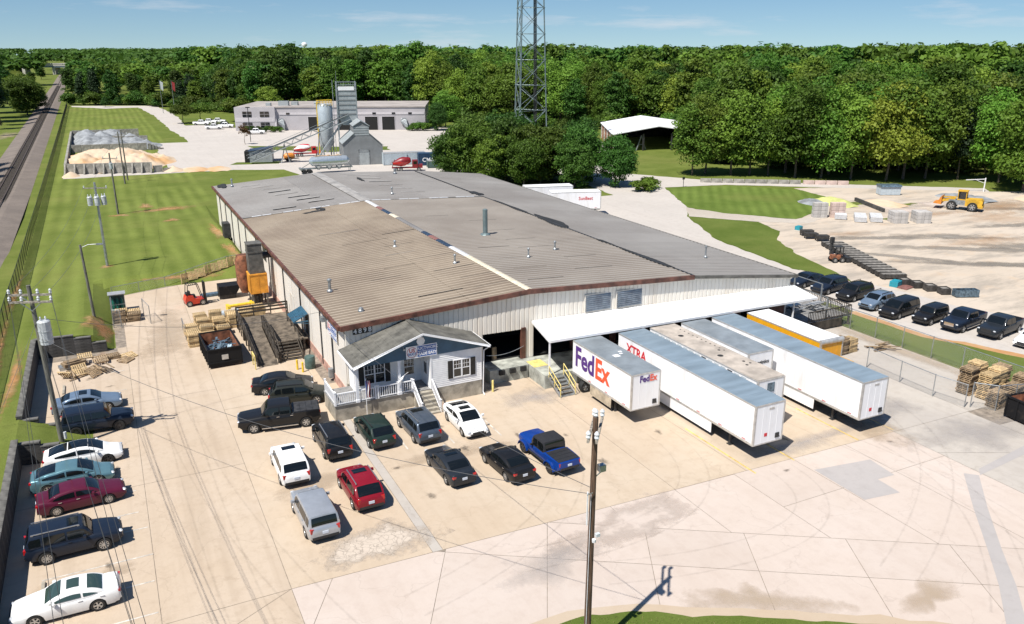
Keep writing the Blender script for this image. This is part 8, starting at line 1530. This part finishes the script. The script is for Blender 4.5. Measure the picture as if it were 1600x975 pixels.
# along the railway on the left
g = 'trees beyond the railway'
for x, y, h, k in ((-41.5, 345, 16, 'clump'), (-44.5, 362, 17, 'clump'), (-39.5, 372, 13, 'clump'), (-47.0, 292, 20, 'evergreen'), (-50.5, 310, 24, 'forest'), (-54.0, 330, 25, 'forest'), (-49, 275, 18, 'evergreen'), (-58, 360, 25, 'forest'), (-62, 400, 24, 'forest'), (-55, 430, 20, 'forest'), (-64, 470, 24, 'forest'), (-70, 540, 24, 'forest'), (-76, 620, 24, 'forest'), (-82, 700, 24, 'forest'), (-44.5, 143, 15, 'field'), (-46, 154, 17, 'field'), (-45.5, 166, 15, 'field'), (-47, 132, 16, 'field'), (-45, 250, 11, 'evergreen')): tree(k, x, y, h, 'leafy tree on the far side of the railway', g)
# forest: countable front trees, the rest as one mass
FL = [(-29, 408), (6, 392), (34, 334), (46, 300), (100, 285), (106, 245), (118, 208), (134, 190), (160, 172), (148, 128), (120, 98), (126, 84), (142, 72), (156, 62), (170, 46), (178, 22), (205, 4), (270, -40)]
def infront(x, y):                                        # polygon test: forest = FL line closed by a far arc
    poly = FL + [(900, -40), (900, 900), (-29, 900)]; c = False; n = len(poly)
    for i in range(n):
        (x0, y0), (x1, y1) = poly[i], poly[(i+1) % n]
        if (y0 > y) != (y1 > y) and x < (x1-x0)*(y-y0)/(y1-y0)+x0: c = not c
    return c
camx, camy = cam.location.x, cam.location.y; yaw = R(26.457); pts = []
fr = random.Random(77); y = -60
while y < 900:
    x = -40
    while x < 900:
        px, py = x+fr.uniform(-3.2, 3.2), y+fr.uniform(-3.2, 3.2); dx_, dy_ = px-camx, py-camy
        lat = dx_*math.cos(yaw)-dy_*math.sin(yaw); dep = dx_*math.sin(yaw)+dy_*math.cos(yaw); dist = math.hypot(dx_, dy_)
        if dep > 100 and abs(lat) < dep*0.68 and dist < 640 and infront(px, py) and not (-58 < px-rl(py) < 14 and px < -20): pts.append((dist, px, py))
        step = 8.4; x += step
    y += 8.4
pts.sort()
def edge_dist(x, y):
    b = 1e9
    for (a, b_), (c, d) in zip(FL, FL[1:]):
        t = max(0, min(1, ((x-a)*(c-a)+(y-b_)*(d-b_))/((c-a)**2+(d-b_)**2))); b = min(b, math.hypot(x-a-(c-a)*t, y-b_-(d-b_)*t))
    return b
rank = sorted(pts, key=lambda p: p[0]*0.55+edge_dist(p[1], p[2])*1.6); near, rest = rank[:290], rank[290:]
for d_, x, y in near:
    wd = 'at the end of the striped lawn' if x < 34 else ('behind the pale depot' if x < 104 else ('behind the lattice tower and white-roofed shed' if y > 125 else 'behind the gravel yard'))
    h = fr.uniform(15, 26) if x > 110 else (fr.triangular(13, 22, 17) if x < 40 else fr.triangular(18, 32, 23))
    if x < 40 and fr.random() < 0.35: tree('evergreen', x, y, fr.uniform(13, 19), 'dark conical evergreen in the woodland edge', 'evergreens in the woodland edge', 1.1, 'pine_tree')
    else: tree('field' if (x > 105 and fr.random() < 0.4) else 'forest', x, y, h, 'tall leafy tree in the woodland '+wd, 'woodland trees '+wd, fr.uniform(0.8, 1.25))
ui = 0
for (a, b_), (c, d) in zip(FL, FL[1:]):
    L = math.hypot(c-a, d-b_); n = int(L/4.2)
    for k in range(n):
        t_ = (k+fr.random())/n; x, y = a+(c-a)*t_+fr.uniform(0.5, 4.5)*(b_-d)/L*-1, b_+(d-b_)*t_+fr.uniform(0.5, 4.5)*(c-a)/L*1
        if x > 100 and y < 96 and fr.random() < 0.55: continue
        dx_, dy_ = x-camx, y-camy; dep = dx_*math.sin(yaw)+dy_*math.cos(yaw)
        if abs(dx_*math.cos(yaw)-dy_*math.sin(yaw)) > dep*0.68: continue
        tree('bush', x, y, fr.uniform(3.5, 7.5), 'leafy undergrowth bush along the woodland edge '+('at the end of the striped lawn' if x < 34 else ('behind the pale depot' if x < 104 else ('near the white-roofed shed' if y > 96 else 'behind the gravel yard'))), 'undergrowth bushes', fr.uniform(0.7, 1.0), 'bush', 'bush'); ui += 1
lowv = [crown(800+i, 5.6, 6.2, 14.5, 54, 12, 1.15, 'x', clump_r=1.9) for i in range(4)]
def mass(name, label, items, m, lows, zf=lambda x, y: 0.0):
    out = []
    for x, y, s, w in items:
        V = lows[fr.randrange(len(lows))]; a = fr.uniform(0, 6.28); c, si = math.cos(a), math.sin(a)
        P = V*np.array([s*w, s*w, s]); Q = P.copy(); Q[:, 0] = P[:, 0]*c-P[:, 1]*si+x; Q[:, 1] = P[:, 0]*si+P[:, 1]*c+y; Q[:, 2] += zf(x, y); out.append(Q)
    o = link(name, leaf_mesh(name, np.concatenate(out), m), None, kind='stuff', label=label, cat='woodland'); return o
it = [(x, y, fr.uniform(0.86, 1.40)*(0.72 if x < 45 and y > 350 else 1), fr.uniform(0.9, 1.15)*(1.3 if d_ > 360 else 1)) for d_, x, y in rest if d_ < 360 or fr.random() < 0.42]
fr.shuffle(it); h_ = len(it)//2
h2 = len(it)//5; mass('woodland', 'closed canopy of dark green woodland behind the front trees', it[h2:h_], 'leaf_dark', lowv); mass('woodland', 'scattered pale green crowns in the woodland canopy', it[:h2], 'leaf_light', lowv); mass('woodland', 'closed canopy of brighter green woodland behind the front trees', it[h_:], 'leaf_mid', lowv)
lowf = [crown(900+i, 16, 6, 15, 70, 6, 3.4, 'x', clump_r=4.5) for i in range(3)]
far = []
for k in range(750):
    a = fr.uniform(-40, 40); dist = 640+2400*fr.random()**1.5; th = math.pi/2-yaw+R(a); x, y = camx+dist*math.cos(th), camy+dist*math.sin(th)
    if abs(x-rl(y)) < 28 and y < 930: continue
    far.append((x, y, 1.0, fr.uniform(0.9, 1.5)))
mass('distant_woodland', 'far wooded ridges along the horizon', far, 'leaf_dark', lowf, gz)
g = 'trees around the overpass'
for x, y, h in ((-26, 470, 17), (-22, 520, 18), (-18, 430, 16), (-24, 570, 18), (-20, 640, 17), (-26, 700, 17), (-58, 700, 10), (-56, 800, 14), (-30, 800, 20)): tree('forest', x, y, h, 'leafy tree close beside the railway cutting', g, 1.2)
# grass tufts on the street verge
r = np.random.RandomState(3); P = []
for _ in range(9000):
    x, y = r.uniform(-1.5, 20), r.uniform(-41, -31.3)
    if y > -31.45-0.0*(x) and x < 3.6: continue
    if x > 3.6 and y > -31.6-0.56*(x-3.6): continue
    a = r.uniform(0, 6.28); h = r.uniform(0.03, 0.10); w = 0.02; dx_, dy_ = math.cos(a)*w, math.sin(a)*w; lx, ly = r.uniform(-0.04, 0.04, 2)
    P += [(x-dx_, y-dy_, 0.045), (x+dx_, y+dy_, 0.045), (x+dx_*0.3+lx, y+dy_*0.3+ly, 0.045+h), (x-dx_*0.3+lx, y-dy_*0.3+ly, 0.045+h)]
mat('grass_blade', (0.12, 0.16, 0.035), 0.8, var=0.4, scale=0.8, space='World', col2=(0.20, 0.19, 0.06))
link('verge_grass', leaf_mesh('verge_grass', np.array(P), 'grass_blade'), None, kind='stuff', label='short rough grass on the street verge', cat='grass')
